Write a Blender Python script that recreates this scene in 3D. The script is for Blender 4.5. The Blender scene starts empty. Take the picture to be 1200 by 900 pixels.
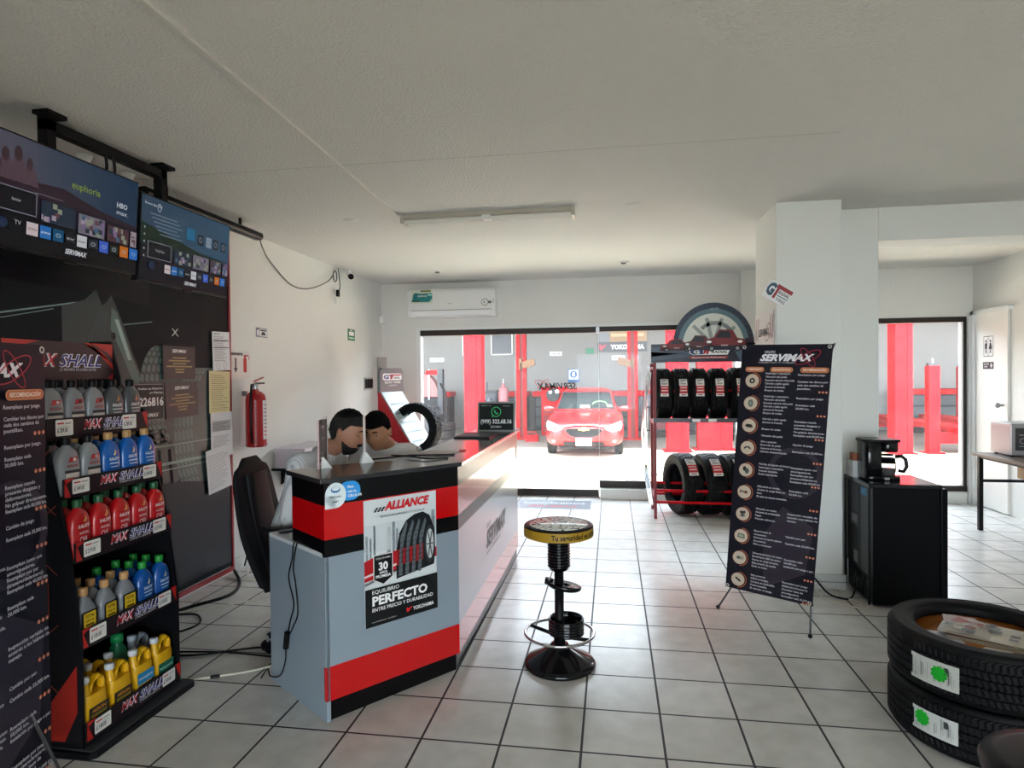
import bpy, math, random
from mathutils import Vector, Matrix
PI = math.pi
random.seed(7)
SC = bpy.context.scene
COL = SC.collection
V = Vector

# ------------------------------------------------------------------ materials
def lin(h):
    h = h.lstrip('#')
    o = []
    for i in (0, 2, 4):
        c = int(h[i:i+2], 16) / 255
        o.append(c / 12.92 if c <= .04045 else ((c + .055) / 1.055) ** 2.4)
    return (o[0], o[1], o[2], 1)
MATS = {}
def mat(name, col='#808080', rough=.5, metal=0, spec=.5, noise=0, nscale=8, bump=0, bscale=60, trans=0, coat=0, emit=None, es=1, alpha=1, ior=1.45):
    if name in MATS: return MATS[name]
    m = bpy.data.materials.new(name); m.use_nodes = True
    nt = m.node_tree; b = nt.nodes['Principled BSDF']
    c = lin(col) if isinstance(col, str) else col
    b.inputs['Base Color'].default_value = c
    b.inputs['Roughness'].default_value = rough
    b.inputs['Metallic'].default_value = metal
    b.inputs['Specular IOR Level'].default_value = spec if max(c[:3]) > .02 or metal else spec*.5
    b.inputs['IOR'].default_value = ior
    b.inputs['Coat Weight'].default_value = coat
    b.inputs['Coat Roughness'].default_value = .08
    b.inputs['Transmission Weight'].default_value = trans
    b.inputs['Alpha'].default_value = alpha
    if emit:
        b.inputs['Emission Color'].default_value = lin(emit)
        b.inputs['Emission Strength'].default_value = es
    tc = nt.nodes.new('ShaderNodeTexCoord')
    if noise:
        n = nt.nodes.new('ShaderNodeTexNoise'); n.inputs['Scale'].default_value = nscale; n.inputs['Detail'].default_value = 4
        nt.links.new(tc.outputs['Object'], n.inputs['Vector'])
        mx = nt.nodes.new('ShaderNodeMix'); mx.data_type = 'RGBA'
        mx.inputs[6].default_value = tuple(min(1, x * (1 + noise)) for x in c[:3]) + (1,)
        mx.inputs[7].default_value = tuple(x * (1 - noise) for x in c[:3]) + (1,)
        nt.links.new(n.outputs['Fac'], mx.inputs[0]); nt.links.new(mx.outputs[2], b.inputs['Base Color'])
    if bump:
        n = nt.nodes.new('ShaderNodeTexNoise'); n.inputs['Scale'].default_value = bscale; n.inputs['Detail'].default_value = 3
        nt.links.new(tc.outputs['Object'], n.inputs['Vector'])
        bp = nt.nodes.new('ShaderNodeBump'); bp.inputs['Strength'].default_value = bump; bp.inputs['Distance'].default_value = .006
        nt.links.new(n.outputs['Fac'], bp.inputs['Height']); nt.links.new(bp.outputs['Normal'], b.inputs['Normal'])
    MATS[name] = m
    return m
def P(hexc, rough=.45):            # flat printed colour
    return mat('print_%s_%d' % (hexc.strip('#'), int(rough*100)), hexc, rough)
def G(hexc, s=1.0):                # lit screen pixel colour
    return mat('screen_%s_%d' % (hexc.strip('#'), int(s*10)), '#050506', .25, emit=hexc, es=s*.22)
wall_m = mat('wall_paint', '#e3e2de', .8, bump=.9, bscale=75, noise=.02, nscale=3)
ceil_m = mat('ceiling_paint', '#d2d0cb', .9, bump=1.0, bscale=80, noise=.02, nscale=3)
smooth_wall = mat('smooth_paint', '#e2e3df', .7, noise=.015, nscale=2)
white_pl = mat('white_plastic', '#e9e9e7', .35)
white_al = mat('white_aluminium', '#e6e8e8', .35)
black_pl = mat('black_plastic', '#0c0c0e', .35)
black_mt = mat('black_metal', '#0b0b0d', .4, noise=.2)
black_lam = mat('black_laminate', '#060608', .3, coat=.1)
red_lam = mat('red_laminate', '#c8060c', .2, coat=.6)
grey_lam = mat('grey_laminate', '#8b99a5', .28, coat=.5, noise=.03, nscale=5)
chrome = mat('chrome', '#c8c8c8', .15, metal=1)
steel = mat('steel', '#9a9b9d', .35, metal=1)
rubber = mat('tyre_rubber', '#09090b', .6, noise=.15, nscale=30)
dark_wood = mat('table_wood', '#6d5a4d', .35, noise=.12, nscale=12)
red_pt = mat('red_paint', '#b5000e', .6, spec=.15, noise=.05, nscale=3)
darkred_pt = mat('dark_red_paint', '#7d0c16', .45)
cable_bk = mat('cable_black', '#0b0b0c', .5)
cable_wt = mat('cable_white', '#c9c4b6', .5)
fabric_bk = mat('black_fabric', '#0d0d10', .75, bump=.3, bscale=300)

# ------------------------------------------------------------------ mesh building
WM = {}
def superell(a, n): 
    c, s = math.cos(a), math.sin(a)
    return (math.copysign(abs(c)**(2/n), c), math.copysign(abs(s)**(2/n), s))
class MB:
    def __init__(s): s.v = []; s.f = []; s.mi = []; s.sm = []; s.mats = []
    def m(s, mt):
        if mt not in s.mats: s.mats.append(mt)
        return s.mats.index(mt)
    def add(s, vs, fs, mt, smooth=False, X=None):
        o = len(s.v); k = s.m(mt)
        s.v += [ (X @ V(p)) if X else V(p) for p in vs]
        for f in fs: s.f.append([i + o for i in f]); s.mi.append(k); s.sm.append(smooth)
        return s
    def box(s, lo, hi, mt, X=None):
        x0, y0, z0 = lo; x1, y1, z1 = hi
        vs = [(x0,y0,z0),(x1,y0,z0),(x1,y1,z0),(x0,y1,z0),(x0,y0,z1),(x1,y0,z1),(x1,y1,z1),(x0,y1,z1)]
        return s.add(vs, [(3,2,1,0),(4,5,6,7),(0,1,5,4),(1,2,6,5),(2,3,7,6),(3,0,4,7)], mt, False, X)
    def prism(s, base, dz, mt, X=None, smooth=False):   # base: list of 3d pts, dz: vector
        n = len(base); dz = V(dz)
        b = [V(p) for p in base]
        s.add(b + [p + dz for p in b], [list(range(n))[::-1], list(range(n, 2*n))] + [(i, (i+1) % n, n + (i+1) % n, n + i) for i in range(n)], mt, smooth, X)
        return s
    def cyl(s, p0, p1, r0, mt, r1=None, n=20, caps=True, smooth=True, X=None):
        r1 = r0 if r1 is None else r1
        p0 = V(p0); p1 = V(p1); d = (p1 - p0).normalized()
        a = d.orthogonal().normalized(); b = d.cross(a)
        vs = []
        for p, r in ((p0, r0), (p1, r1)):
            for i in range(n):
                t = 2*PI*i/n; vs.append(p + (a*math.cos(t) + b*math.sin(t))*r)
        s.add(vs, [(i, (i+1) % n, n + (i+1) % n, n + i) for i in range(n)], mt, smooth, X)
        if caps: s.add(vs, [list(range(n))[::-1], list(range(n, 2*n))], mt, False, X)
        return s
    def tube(s, pts, r, mt, n=8, X=None, closed=False):
        pts = [V(p) for p in pts]
        if len(pts) > 2 and not closed and not isinstance(r, (list, tuple)) and ('cable' in mt.name or 'hose' in mt.name):
            q = []; e = [pts[0]*2 - pts[1]] + pts + [pts[-1]*2 - pts[-2]]
            for i in range(1, len(e)-2):
                for k in range(6):
                    f = k/6; a, b, c, d = e[i-1:i+3]
                    q.append(.5*((2*b) + (c-a)*f + (2*a-5*b+4*c-d)*f*f + (3*b-a-3*c+d)*f**3))
            pts = q + [pts[-1]]
        N = len(pts); vs = []; pa = None
        for i, p in enumerate(pts):
            if closed: d = pts[(i+1) % N] - pts[i-1]
            else: d = pts[min(i+1, N-1)] - pts[max(i-1, 0)]
            d.normalize()
            a = d.orthogonal().normalized() if pa is None else (pa - d*pa.dot(d)).normalized()
            pa = a; b = d.cross(a)
            rr = r[i] if isinstance(r, (list, tuple)) else r
            for k in range(n): 
                t = 2*PI*k/n; vs.append(p + (a*math.cos(t) + b*math.sin(t))*rr)
        fs = []
        for i in range(N if closed else N-1):
            j = (i+1) % N
            for k in range(n): fs.append((i*n+k, i*n+(k+1) % n, j*n+(k+1) % n, j*n+k))
        if not closed: fs += [list(range(n))[::-1], list(range((N-1)*n, N*n))]
        return s.add(vs, fs, mt, True, X)
    def loft(s, rings, mt, caps=True, smooth=True, X=None):
        n = len(rings[0]); vs = [p for r in rings for p in r]; fs = []
        for i in range(len(rings)-1):
            for k in range(n): fs.append((i*n+k, i*n+(k+1) % n, (i+1)*n+(k+1) % n, (i+1)*n+k))
        s.add(vs, fs, mt, smooth, X)
        if caps: s.add(vs, [list(range(n))[::-1], list(range((len(rings)-1)*n, len(rings)*n))], mt, False, X)
        return s
    def lathe(s, prof, mt, n=32, X=None, caps=True, smooth=True, closed=False, sx=1, sy=1):
        rings = [[(r*math.cos(2*PI*k/n)*sx, r*math.sin(2*PI*k/n)*sy, z) for k in range(n)] for r, z in prof]
        if closed: rings.append(rings[0])
        return s.loft(rings, mt, caps and not closed, smooth, X)
    def ball(s, c, r, mt, n=16, X=None):
        rx, ry, rz = (r, r, r) if not isinstance(r, (tuple, list)) else r
        rings = []
        for i in range(1, n):
            t = PI*i/n
            rings.append([(c[0]+rx*math.sin(t)*math.cos(2*PI*k/n), c[1]+ry*math.sin(t)*math.sin(2*PI*k/n), c[2]-rz*math.cos(t)) for k in range(n)])
        return s.loft(rings, mt, True, True, X)
    def grid(s, fn, nu, nv, mt, X=None, smooth=True):
        vs = [fn(i/nu, j/nv) for j in range(nv+1) for i in range(nu+1)]
        fs = [(j*(nu+1)+i, j*(nu+1)+i+1, (j+1)*(nu+1)+i+1, (j+1)*(nu+1)+i) for j in range(nv) for i in range(nu)]
        return s.add(vs, fs, mt, smooth, X)
    def build(s, name, parent=None, world=True, loc=None, bevel=0, solid=0, sub=0):
        me = bpy.data.meshes.new(name)
        inv = None
        if parent is not None and world: inv = WM[parent.name].inverted()
        elif parent is None and loc is not None and world: inv = Matrix.Translation(-V(loc))
        vs = [(inv @ p) if inv is not None else p for p in s.v]
        me.from_pydata([tuple(p) for p in vs], [], s.f)
        for mt in s.mats: me.materials.append(mt)
        me.polygons.foreach_set('material_index', s.mi); me.polygons.foreach_set('use_smooth', s.sm)
        me.update()
        o = bpy.data.objects.new(name, me); COL.objects.link(o)
        if parent is not None:
            o.parent = parent; WM[o.name] = WM[parent.name]
        else:
            if loc is not None: o.location = loc
            WM[o.name] = Matrix.Translation(V(loc)) if loc is not None else Matrix()
        if solid:
            md = o.modifiers.new('solid', 'SOLIDIFY'); md.thickness = solid; md.offset = 0
        if bevel:
            md = o.modifiers.new('bevel', 'BEVEL'); md.width = bevel; md.segments = 2; md.limit_method = 'ANGLE'; md.angle_limit = .7
        if sub:
            md = o.modifiers.new('sub', 'SUBSURF'); md.levels = sub; md.render_levels = sub
        return o
def tag(o, label, cat, group=None, kind=None):
    o['label'] = label; o['category'] = cat
    if group: o['group'] = group
    if kind: o['kind'] = kind
    return o
def thing(name, label, cat, loc=(0,0,0), rz=0, group=None):
    o = bpy.data.objects.new(name, None); COL.objects.link(o); o.empty_display_size = .1
    o.location = loc; o.rotation_euler = (0, 0, rz)
    WM[o.name] = Matrix.Translation(V(loc)) @ Matrix.Rotation(rz, 4, 'Z')
    return tag(o, label, cat, group)
def struct(o, label=None):
    o['kind'] = 'structure'
    if label: o['label'] = label
    return o
KIDS = {}
def dup(root, M, label, group=None):
    kids = [c for c in COL.objects if c.parent == root]
    r = root.copy(); COL.objects.link(r); r.matrix_world = M; WM[r.name] = M.copy()
    r['label'] = label
    if group: r['group'] = group
    for ch in kids:
        c = ch.copy(); COL.objects.link(c); c.parent = r; WM[c.name] = WM[r.name]
        for g in [x for x in COL.objects if x.parent == ch]:
            d = g.copy(); COL.objects.link(d); d.parent = c; WM[d.name] = WM[r.name]
    return r
def place(root, M):
    root.matrix_world = M; WM[root.name] = M.copy()
def TR(x, y, z, rz=0): return Matrix.Translation((x, y, z)) @ Matrix.Rotation(rz, 4, 'Z')

# ------------------------------------------------------------------ text and flat prints
TXT = {}
def text_geo(t, bold, shear):
    k = (t, bold, shear)
    if k not in TXT:
        cu = bpy.data.curves.new('t', 'FONT'); cu.body = t; cu.size = 1; cu.offset = bold; cu.shear = shear; cu.resolution_u = 2
        ob = bpy.data.objects.new('t', cu)
        me = ob.to_mesh()
        vs = [(v.co.x, v.co.y) for v in me.vertices]; fs = [list(p.vertices) for p in me.polygons]
        ob.to_mesh_clear(); bpy.data.objects.remove(ob); bpy.data.curves.remove(cu)
        if vs: bb = (min(v[0] for v in vs), min(v[1] for v in vs), max(v[0] for v in vs), max(v[1] for v in vs))
        else: bb = (0, 0, 1, 1)
        TXT[k] = (vs, fs, bb)
    return TXT[k]
CAP = .73
class Cv:
    """flat print: 2D shapes laid on a plane of the mesh, each layer a hair above the last"""
    def __init__(s, mb, o, u, v, n=None, step=.0005):
        s.mb = mb; s.o = V(o); s.u = V(u); s.v = V(v)
        s.n = V(n).normalized() if n is not None else s.u.cross(s.v).normalized()
        s.k = 1; s.step = step
    def pt(s, x, y): return s.o + s.u*x + s.v*y + s.n*(s.k*s.step)
    def up(s, k=1): s.k += k; return s
    def poly(s, pts, m): s.mb.add([s.pt(*p) for p in pts], [list(range(len(pts)))], m); return s
    def rect(s, x0, y0, x1, y1, m): return s.poly([(x0,y0),(x1,y0),(x1,y1),(x0,y1)], m)
    def ell(s, cx, cy, rx, ry, m, n=24, a0=0, a1=2*PI):
        full = abs(a1-a0-2*PI) < 1e-6
        return s.poly([(cx+rx*math.cos(a0+(a1-a0)*i/n), cy+ry*math.sin(a0+(a1-a0)*i/n)) for i in range(n if full else n+1)], m)
    def ring(s, cx, cy, rx, ry, w, m, n=28, a0=0, a1=2*PI, rot=0):
        c, sn = math.cos(rot), math.sin(rot)
        for i in range(n):
            q = []
            for a, k in ((i, 0), (i+1, 0), (i+1, 1), (i, 1)):
                t = a0+(a1-a0)*a/n; ax, ay = (rx-w*k)*math.cos(t), (ry-w*k)*math.sin(t)
                q.append((cx+ax*c-ay*sn, cy+ax*sn+ay*c))
            s.poly(q, m)
        return s
    def rrect(s, x0, y0, x1, y1, r, m):
        pts = []
        for cx, cy, a in ((x1-r, y0+r, -PI/2), (x1-r, y1-r, 0), (x0+r, y1-r, PI/2), (x0+r, y0+r, PI)):
            pts += [(cx+r*math.cos(a+PI/2*i/4), cy+r*math.sin(a+PI/2*i/4)) for i in range(5)]
        return s.poly(pts, m)
    def line(s, x0, y0, x1, y1, w, m):
        dx, dy = x1-x0, y1-y0; L = math.hypot(dx, dy) or 1; nx, ny = -dy/L*w/2, dx/L*w/2
        return s.poly([(x0-nx,y0-ny),(x1-nx,y1-ny),(x1+nx,y1+ny),(x0+nx,y0+ny)], m)
    def text(s, t, x, y, h, m, al='l', w=None, bold=.008, shear=0, rot=0, flip=False):
        vs, fs, bb = text_geo(t, bold, shear)
        k = h/CAP; kx = k
        W = (bb[2]-bb[0])*k
        if w: kx = k*w/W; W = w
        ox = {'l': 0, 'c': -W/2, 'r': -W}[al]
        c, sn = math.cos(rot), math.sin(rot); q = []
        for a, b in vs:
            px, py = (a-bb[0])*kx+ox, b*k
            if flip: px = -px
            q.append(s.pt(x+px*c-py*sn, y+px*sn+py*c))
        s.mb.add(q, fs, m); return s
def board(mb, o, u, v, w, h, t, m):       # thin slab whose front face is the plane o,u,v
    o, u, v = V(o), V(u), V(v); n = u.cross(v).normalized()
    mb.prism([o - n*t, o + u*w - n*t, o + u*w + v*h - n*t, o + v*h - n*t], n*t, m)
    return Cv(mb, o, u, v)
UX, UY, UZ = V((1,0,0)), V((0,1,0)), V((0,0,1))

# ================================================================== ROOM
XL, XR, YB, ZC, YF = -2.93, 4.05, 7.76, 2.69, -2.4
fm = bpy.data.materials.new('floor_tiles'); fm.use_nodes = True
nt = fm.node_tree; b = nt.nodes['Principled BSDF']
tc = nt.nodes.new('ShaderNodeTexCoord'); mp = nt.nodes.new('ShaderNodeMapping')
T = .33
mp.inputs['Location'].default_value = ((1.4064*T) % T, -((.5562*T) % T), 0)
nt.links.new(tc.outputs['Object'], mp.inputs['Vector'])
br = nt.nodes.new('ShaderNodeTexBrick'); br.offset = 0; br.squash = 1
br.inputs['Scale'].default_value = 1; br.inputs['Brick Width'].default_value = T; br.inputs['Row Height'].default_value = T
br.inputs['Mortar Size'].default_value = .0054; br.inputs['Mortar Smooth'].default_value = .1
br.inputs['Color1'].default_value = lin('#dad9d6'); br.inputs['Color2'].default_value = lin('#d3d2cf'); br.inputs['Mortar'].default_value = lin('#232528')
nt.links.new(mp.outputs['Vector'], br.inputs['Vector'])
nz = nt.nodes.new('ShaderNodeTexNoise'); nz.inputs['Scale'].default_value = 9; nz.inputs['Detail'].default_value = 6
nt.links.new(tc.outputs['Object'], nz.inputs['Vector'])
mx = nt.nodes.new('ShaderNodeMix'); mx.data_type = 'RGBA'; mx.blend_type = 'MULTIPLY'; mx.inputs[0].default_value = 1
cr = nt.nodes.new('ShaderNodeValToRGB'); cr.color_ramp.elements[0].position = .3; cr.color_ramp.elements[0].color = (.84,.84,.83,1); cr.color_ramp.elements[1].position = .7; cr.color_ramp.elements[1].color = (1,1,1,1)
nt.links.new(nz.outputs['Fac'], cr.inputs['Fac'])
nt.links.new(br.outputs['Color'], mx.inputs[6]); nt.links.new(cr.outputs['Color'], mx.inputs[7]); nt.links.new(mx.outputs[2], b.inputs['Base Color'])
mr = nt.nodes.new('ShaderNodeMapRange'); mr.inputs['To Min'].default_value = .26; mr.inputs['To Max'].default_value = .6
nt.links.new(br.outputs['Fac'], mr.inputs['Value']); nt.links.new(mr.outputs[0], b.inputs['Roughness'])
bp = nt.nodes.new('ShaderNodeBump'); bp.inputs['Strength'].default_value = .12; bp.inputs['Distance'].default_value = .004
n2 = nt.nodes.new('ShaderNodeTexNoise'); n2.inputs['Scale'].default_value = 30
nt.links.new(tc.outputs['Object'], n2.inputs['Vector']); nt.links.new(n2.outputs['Fac'], bp.inputs['Height']); nt.links.new(bp.outputs['Normal'], b.inputs['Normal'])

struct(MB().box((XL-.15, YF-.2, -.35), (XR+.15, 7.95, 0), fm).build('floor'))
w = MB(); w.box((XL-.15, YF-.2, ZC), (XR+.15, 8.1, ZC+.2), ceil_m); w.box((-2.9, 3.345, ZC-.0012), (1.13, 3.349, ZC), P('#bcb9b2', .8))
struct(w.build('ceiling'))
struct(MB().box((XL-.15, YF, 0), (XL, 8.1, ZC), wall_m).build('wall_left'))
w = MB(); w.box((XR, YF, 0), (XR+.15, 8.1, ZC), wall_m)
struct(w.build('wall_right'))
# back wall: pieces around the big window and the window of the side room
w = MB()
w.box((XL, YB, 0), (-2.47, 7.95, ZC), wall_m)
w.box((-2.47, YB, 2.12), (1.48, 7.95, ZC), wall_m)
w.box((1.48, 7.6, 0), (1.95, 7.95, ZC), smooth_wall)
w.box((1.95, 7.88, 2.12), (XR, 8.0, ZC), wall_m)
w.box((1.95, 7.88, 0), (2.3, 8.0, 2.12), wall_m)
w.box((3.98, 7.88, 0), (XR, 8.0, 2.12), wall_m)
w.box((1.95, 7.88, 0), (3.98, 8.0, .12), smooth_wall)
struct(w.build('wall_back'))
# pillar with two faces, and the beam that runs to the right wall
w = MB(); w.box((1.135, 4.63, 0), (1.565, 5.26, ZC), smooth_wall); w.box((1.565, 4.93, 0), (1.915, 5.26, ZC), smooth_wall)
struct(w.build('wall_pillar', bevel=.006), 'white square pillar in the middle of the shop')
struct(MB().box((1.915, 4.93, 2.45), (XR, 5.24, ZC), smooth_wall).build('ceiling_beam'))
w = MB(); w.box((1.128, 4.615, 0), (1.58, 4.63, .105), mat('skirting_tile', '#cfd0cc', .35, noise=.04)); w.box((1.125, 4.612, .05), (1.58, 4.615, .056), P('#8f9090'))
w.box((1.12, 4.615, 0), (1.135, 5.26, .105), MATS['skirting_tile'])
struct(w.build('baseboard_pillar'))
w = MB(); w.box((XL, 4.55, 0), (XL+.012, YB, .09), MATS['skirting_tile']); w.box((XL, YF, 0), (XL+.012, 4.55, .09), MATS['skirting_tile'])
struct(w.build('baseboard_left'))
w = MB(); w.box((XL, YB-.012, 0), (-2.47, YB, .09), MATS['skirting_tile']); struct(w.build('baseboard_back'))
# front wall behind the viewpoint: wide open shop front
w = MB()
w.box((XL, YF-.15, 2.1), (XR, YF, ZC), wall_m); w.box((XL, YF-.15, 0), (-1.0, YF, 2.25), wall_m); w.box((2.2, YF-.15, 0), (XR, YF, 2.25), wall_m)
struct(w.build('wall_front'))

# glass: clear panes, slightly dusty
def glassmat(name, dust, tint=(1,1,1,1)):
    m = bpy.data.materials.new(name); m.use_nodes = True; nt = m.node_tree; nt.nodes.clear()
    out = nt.nodes.new('ShaderNodeOutputMaterial'); tr = nt.nodes.new('ShaderNodeBsdfTransparent'); tr.inputs[0].default_value = tint
    gl = nt.nodes.new('ShaderNodeBsdfGlossy'); gl.inputs['Roughness'].default_value = .02
    fr = nt.nodes.new('ShaderNodeFresnel'); fr.inputs[0].default_value = 1.18
    a = nt.nodes.new('ShaderNodeMixShader'); nt.links.new(fr.outputs[0], a.inputs[0]); nt.links.new(tr.outputs[0], a.inputs[1]); nt.links.new(gl.outputs[0], a.inputs[2])
    df = nt.nodes.new('ShaderNodeBsdfTranslucent'); df.inputs[0].default_value = (.9,.9,.9,1)
    d2 = nt.nodes.new('ShaderNodeBsdfDiffuse'); d2.inputs[0].default_value = (.85,.85,.85,1)
    dm = nt.nodes.new('ShaderNodeMixShader'); nt.links.new(df.outputs[0], dm.inputs[1]); nt.links.new(d2.outputs[0], dm.inputs[2])
    tc = nt.nodes.new('ShaderNodeTexCoord')
    n1 = nt.nodes.new('ShaderNodeTexNoise'); n1.inputs['Scale'].default_value = 1.4; n1.inputs['Detail'].default_value = 8; n1.inputs['Roughness'].default_value = .65
    n2 = nt.nodes.new('ShaderNodeTexNoise'); n2.inputs['Scale'].default_value = 38; n2.inputs['Detail'].default_value = 2
    nt.links.new(tc.outputs['Object'], n1.inputs[0]); nt.links.new(tc.outputs['Object'], n2.inputs[0])
    r1 = nt.nodes.new('ShaderNodeMapRange'); r1.inputs[1].default_value = .4; r1.inputs[2].default_value = .75; r1.inputs[3].default_value = dust*.4; r1.inputs[4].default_value = dust
    r2 = nt.nodes.new('ShaderNodeMapRange'); r2.inputs[1].default_value = .66; r2.inputs[2].default_value = .74; r2.inputs[3].default_value = 0; r2.inputs[4].default_value = dust*2.5
    nt.links.new(n1.outputs[0], r1.inputs[0]); nt.links.new(n2.outputs[0], r2.inputs[0])
    ad = nt.nodes.new('ShaderNodeMath'); nt.links.new(r1.outputs[0], ad.inputs[0]); nt.links.new(r2.outputs[0], ad.inputs[1])
    b = nt.nodes.new('ShaderNodeMixShader'); nt.links.new(ad.outputs[0], b.inputs[0]); nt.links.new(a.outputs[0], b.inputs[1]); nt.links.new(dm.outputs[0], b.inputs[2])
    nt.links.new(b.outputs[0], out.inputs[0])
    return m
dusty = glassmat('dusty_glass', .035); acrylic = glassmat('clear_acrylic', .008); film = glassmat('plastic_film', .16)
edge_m = mat('glass_edge', '#dfe9e6', .2)
rail = mat('dark_rail', '#2a211d', .5, noise=.2, nscale=20)

w1 = thing('window_1', 'wide frameless glass front looking onto the red workshop yard', 'window', (-.5, 7.8, 0)); struct(w1)
MB().box((-2.41, 7.80, .03), (-1.205, 7.81, 2.02), dusty).build('pane', w1)
MB().box((-1.20, 7.812, .03), (-.165, 7.822, 2.02), dusty).build('pane', w1)
MB().box((-.16, 7.80, .14), (1.48, 7.81, 2.02), dusty).build('pane', w1)
m_ = MB()
m_.box((-2.42, 7.77, 2.02), (-.17, 7.84, 2.09), rail); m_.box((-.155, 7.77, 2.03), (1.48, 7.84, 2.105), rail)
m_.box((-2.41, 7.78, .0), (-1.21, 7.83, .03), rail); m_.box((-1.2, 7.78, .005), (-.17, 7.83, .085), rail); m_.box((-.16, 7.78, .115), (1.48, 7.83, .2), rail)
m_.build('rail', w1)
m_ = MB(); m_.box((-2.47, 7.745, 0), (-2.42, 7.86, 2.12), white_al); m_.box((-2.42, 7.745, 2.09), (1.48, 7.86, 2.12), white_al)
m_.build('window_frame', w1)
m_ = MB()
for x in (-1.207, -.165): m_.box((x, 7.798, .08), (x+.006, 7.824, 2.02), edge_m)
m_.box((-.19, 7.765, 2.015), (-.15, 7.845, 2.11), steel); m_.box((-2.40, 7.798, .04), (-2.392, 7.812, 2.0), edge_m)
m_.build('pane_edge', w1)
m_ = MB(); m_.box((-.155, 7.66, 0), (1.48, 7.95, .115), smooth_wall); m_.box((-.155, 7.955, -.0), (1.48, 7.95, .115), smooth_wall)
m_.build('window_sill', w1)
w2 = thing('window_2', 'fixed glass pane of the side room looking onto the car lift', 'window', (3, 7.9, 0)); struct(w2)
MB().box((2.3, 7.91, .16), (3.97, 7.92, 2.08), dusty).build('pane', w2)
m_ = MB(); m_.box((2.3, 7.87, 2.06), (3.98, 7.95, 2.12), rail); m_.box((2.3, 7.86, .12), (3.98, 7.95, .19), rail)
m_.build('rail', w2)
m_ = MB(); m_.box((3.93, 7.87, .19), (3.945, 7.94, 2.06), white_al); m_.box((3.945, 7.87, .19), (3.98, 7.9, 2.06), rail)
m_.box((3.985, 7.84, 0), (4.045, 7.9, 2.16), white_al)
m_.build('window_frame', w2)
m_ = MB(); m_.box((2.0, 7.8, 0), (3.95, 7.88, .13), MATS['skirting_tile']); m_.box((3.6, 7.797, 0), (3.605, 7.8, .13), P('#777777'))
m_.build('window_sill', w2)
# toilet door in the right wall
d1 = thing('door_1', 'plain white toilet door in the right wall of the side room', 'door', (4.04, 7.5, 0)); struct(d1)
dl = MB().box((4.025, 7.2, .01), (4.06, 7.78, 2.13), mat('door_paint', '#eceae6', .5)).build('door_leaf', d1, bevel=.003)
m_ = MB(); m_.box((4.0, 7.78, 0), (4.06, 7.84, 2.17), white_al); m_.box((4.0, 7.14, 2.13), (4.06, 7.84, 2.17), white_al)
m_.build('door_frame', d1)
m_ = MB(); m_.cyl((4.03, 7.27, 1.14), (3.985, 7.27, 1.14), .012, steel); m_.ball((3.97, 7.27, 1.14), .028, steel)
m_.build('door_knob', dl)

# ------------------------------------------------------------------ ceiling fittings
t = thing('fluorescent_light', 'long white twin tube ceiling light, switched off', 'ceiling light', (-.89, 4.52, ZC))
m_ = MB(); m_.box((-1.53, 4.455, 2.665), (-.25, 4.585, 2.69), mat('lamp_housing', '#b9b2a4', .4)); m_.box((-1.53, 4.455, 2.63), (-1.505, 4.585, 2.665), MATS['lamp_housing']); m_.box((-.275, 4.455, 2.63), (-.25, 4.585, 2.665), MATS['lamp_housing'])
m_.prism([(-1.5, 4.50, 2.665), (-1.5, 4.54, 2.665), (-1.5, 4.52, 2.64)], (1.22, 0, 0), white_pl); m_.box((-.92,4.46,2.64),(-.86,4.58,2.668), white_pl)
m_.build('housing', t)
for y in (4.483, 4.557): MB().cyl((-1.505, y, 2.645), (-.275, y, 2.645), .0125, mat('tube_glass', '#e9e6de', .2), n=12).build('tube', t)
m_ = MB(); pts = [(-1.42, YF+.05, 2.683), (-1.43, 1.5, 2.683), (-1.48, 3, 2.683), (-1.555, 4.40, 2.683), (-1.52, 4.47, 2.683)]
for a, c in zip(pts, pts[1:]):
    a = V(a); c = V(c); d = (c-a).normalized(); s = V((-d.y, d.x, 0))*.011
    m_.prism([a-s-V((0,0,.006)), a+s-V((0,0,.006)), a+s+V((0,0,.007)), a-s+V((0,0,.007))], c-a, mat('conduit', '#cfccc4', .5))
tag(m_.build('cable_trunking', loc=(-1.45, 2, 2.68)), 'long white cable trunking running along ceiling to the tube light', 'cable trunking')
for x, y, lb in ((-1.94, 6.9, 'small recessed round ceiling spotlight above the air conditioner side'), (.13, 6.76, 'small recessed round ceiling spotlight above the car window')):
    t = thing('spotlight', lb, 'spotlight', (x, y, ZC), group='recessed spotlights')
    MB().lathe([(.055, 2.69), (.06, 2.686), (.058, 2.682), (.042, 2.68), (.04, 2.69)], white_pl, X=Matrix.Translation((x, y, 0)), closed=True).build('rim', t)
    MB().ball((x, y, 2.682), (.03, .03, .018), mat('spot_bulb', '#55524c', .3), n=12).build('bulb', t)
for x, y, r, lb in ((.167, 4.48, .07, 'round white cover plate on ceiling right of tube light'), (-1.94, 4.52, .06, 'round white cover plate on ceiling left of tube light')):
    tag(MB().lathe([(.0005, 2.684), (r*.6, 2.684), (r*.65, 2.687), (r*.9, 2.687), (r, 2.69)], ceil_m, X=Matrix.Translation((x, y, 0))).build('cover_plate', loc=(x, y, 2.69)), lb, 'cover plate', 'ceiling cover plates')

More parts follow.
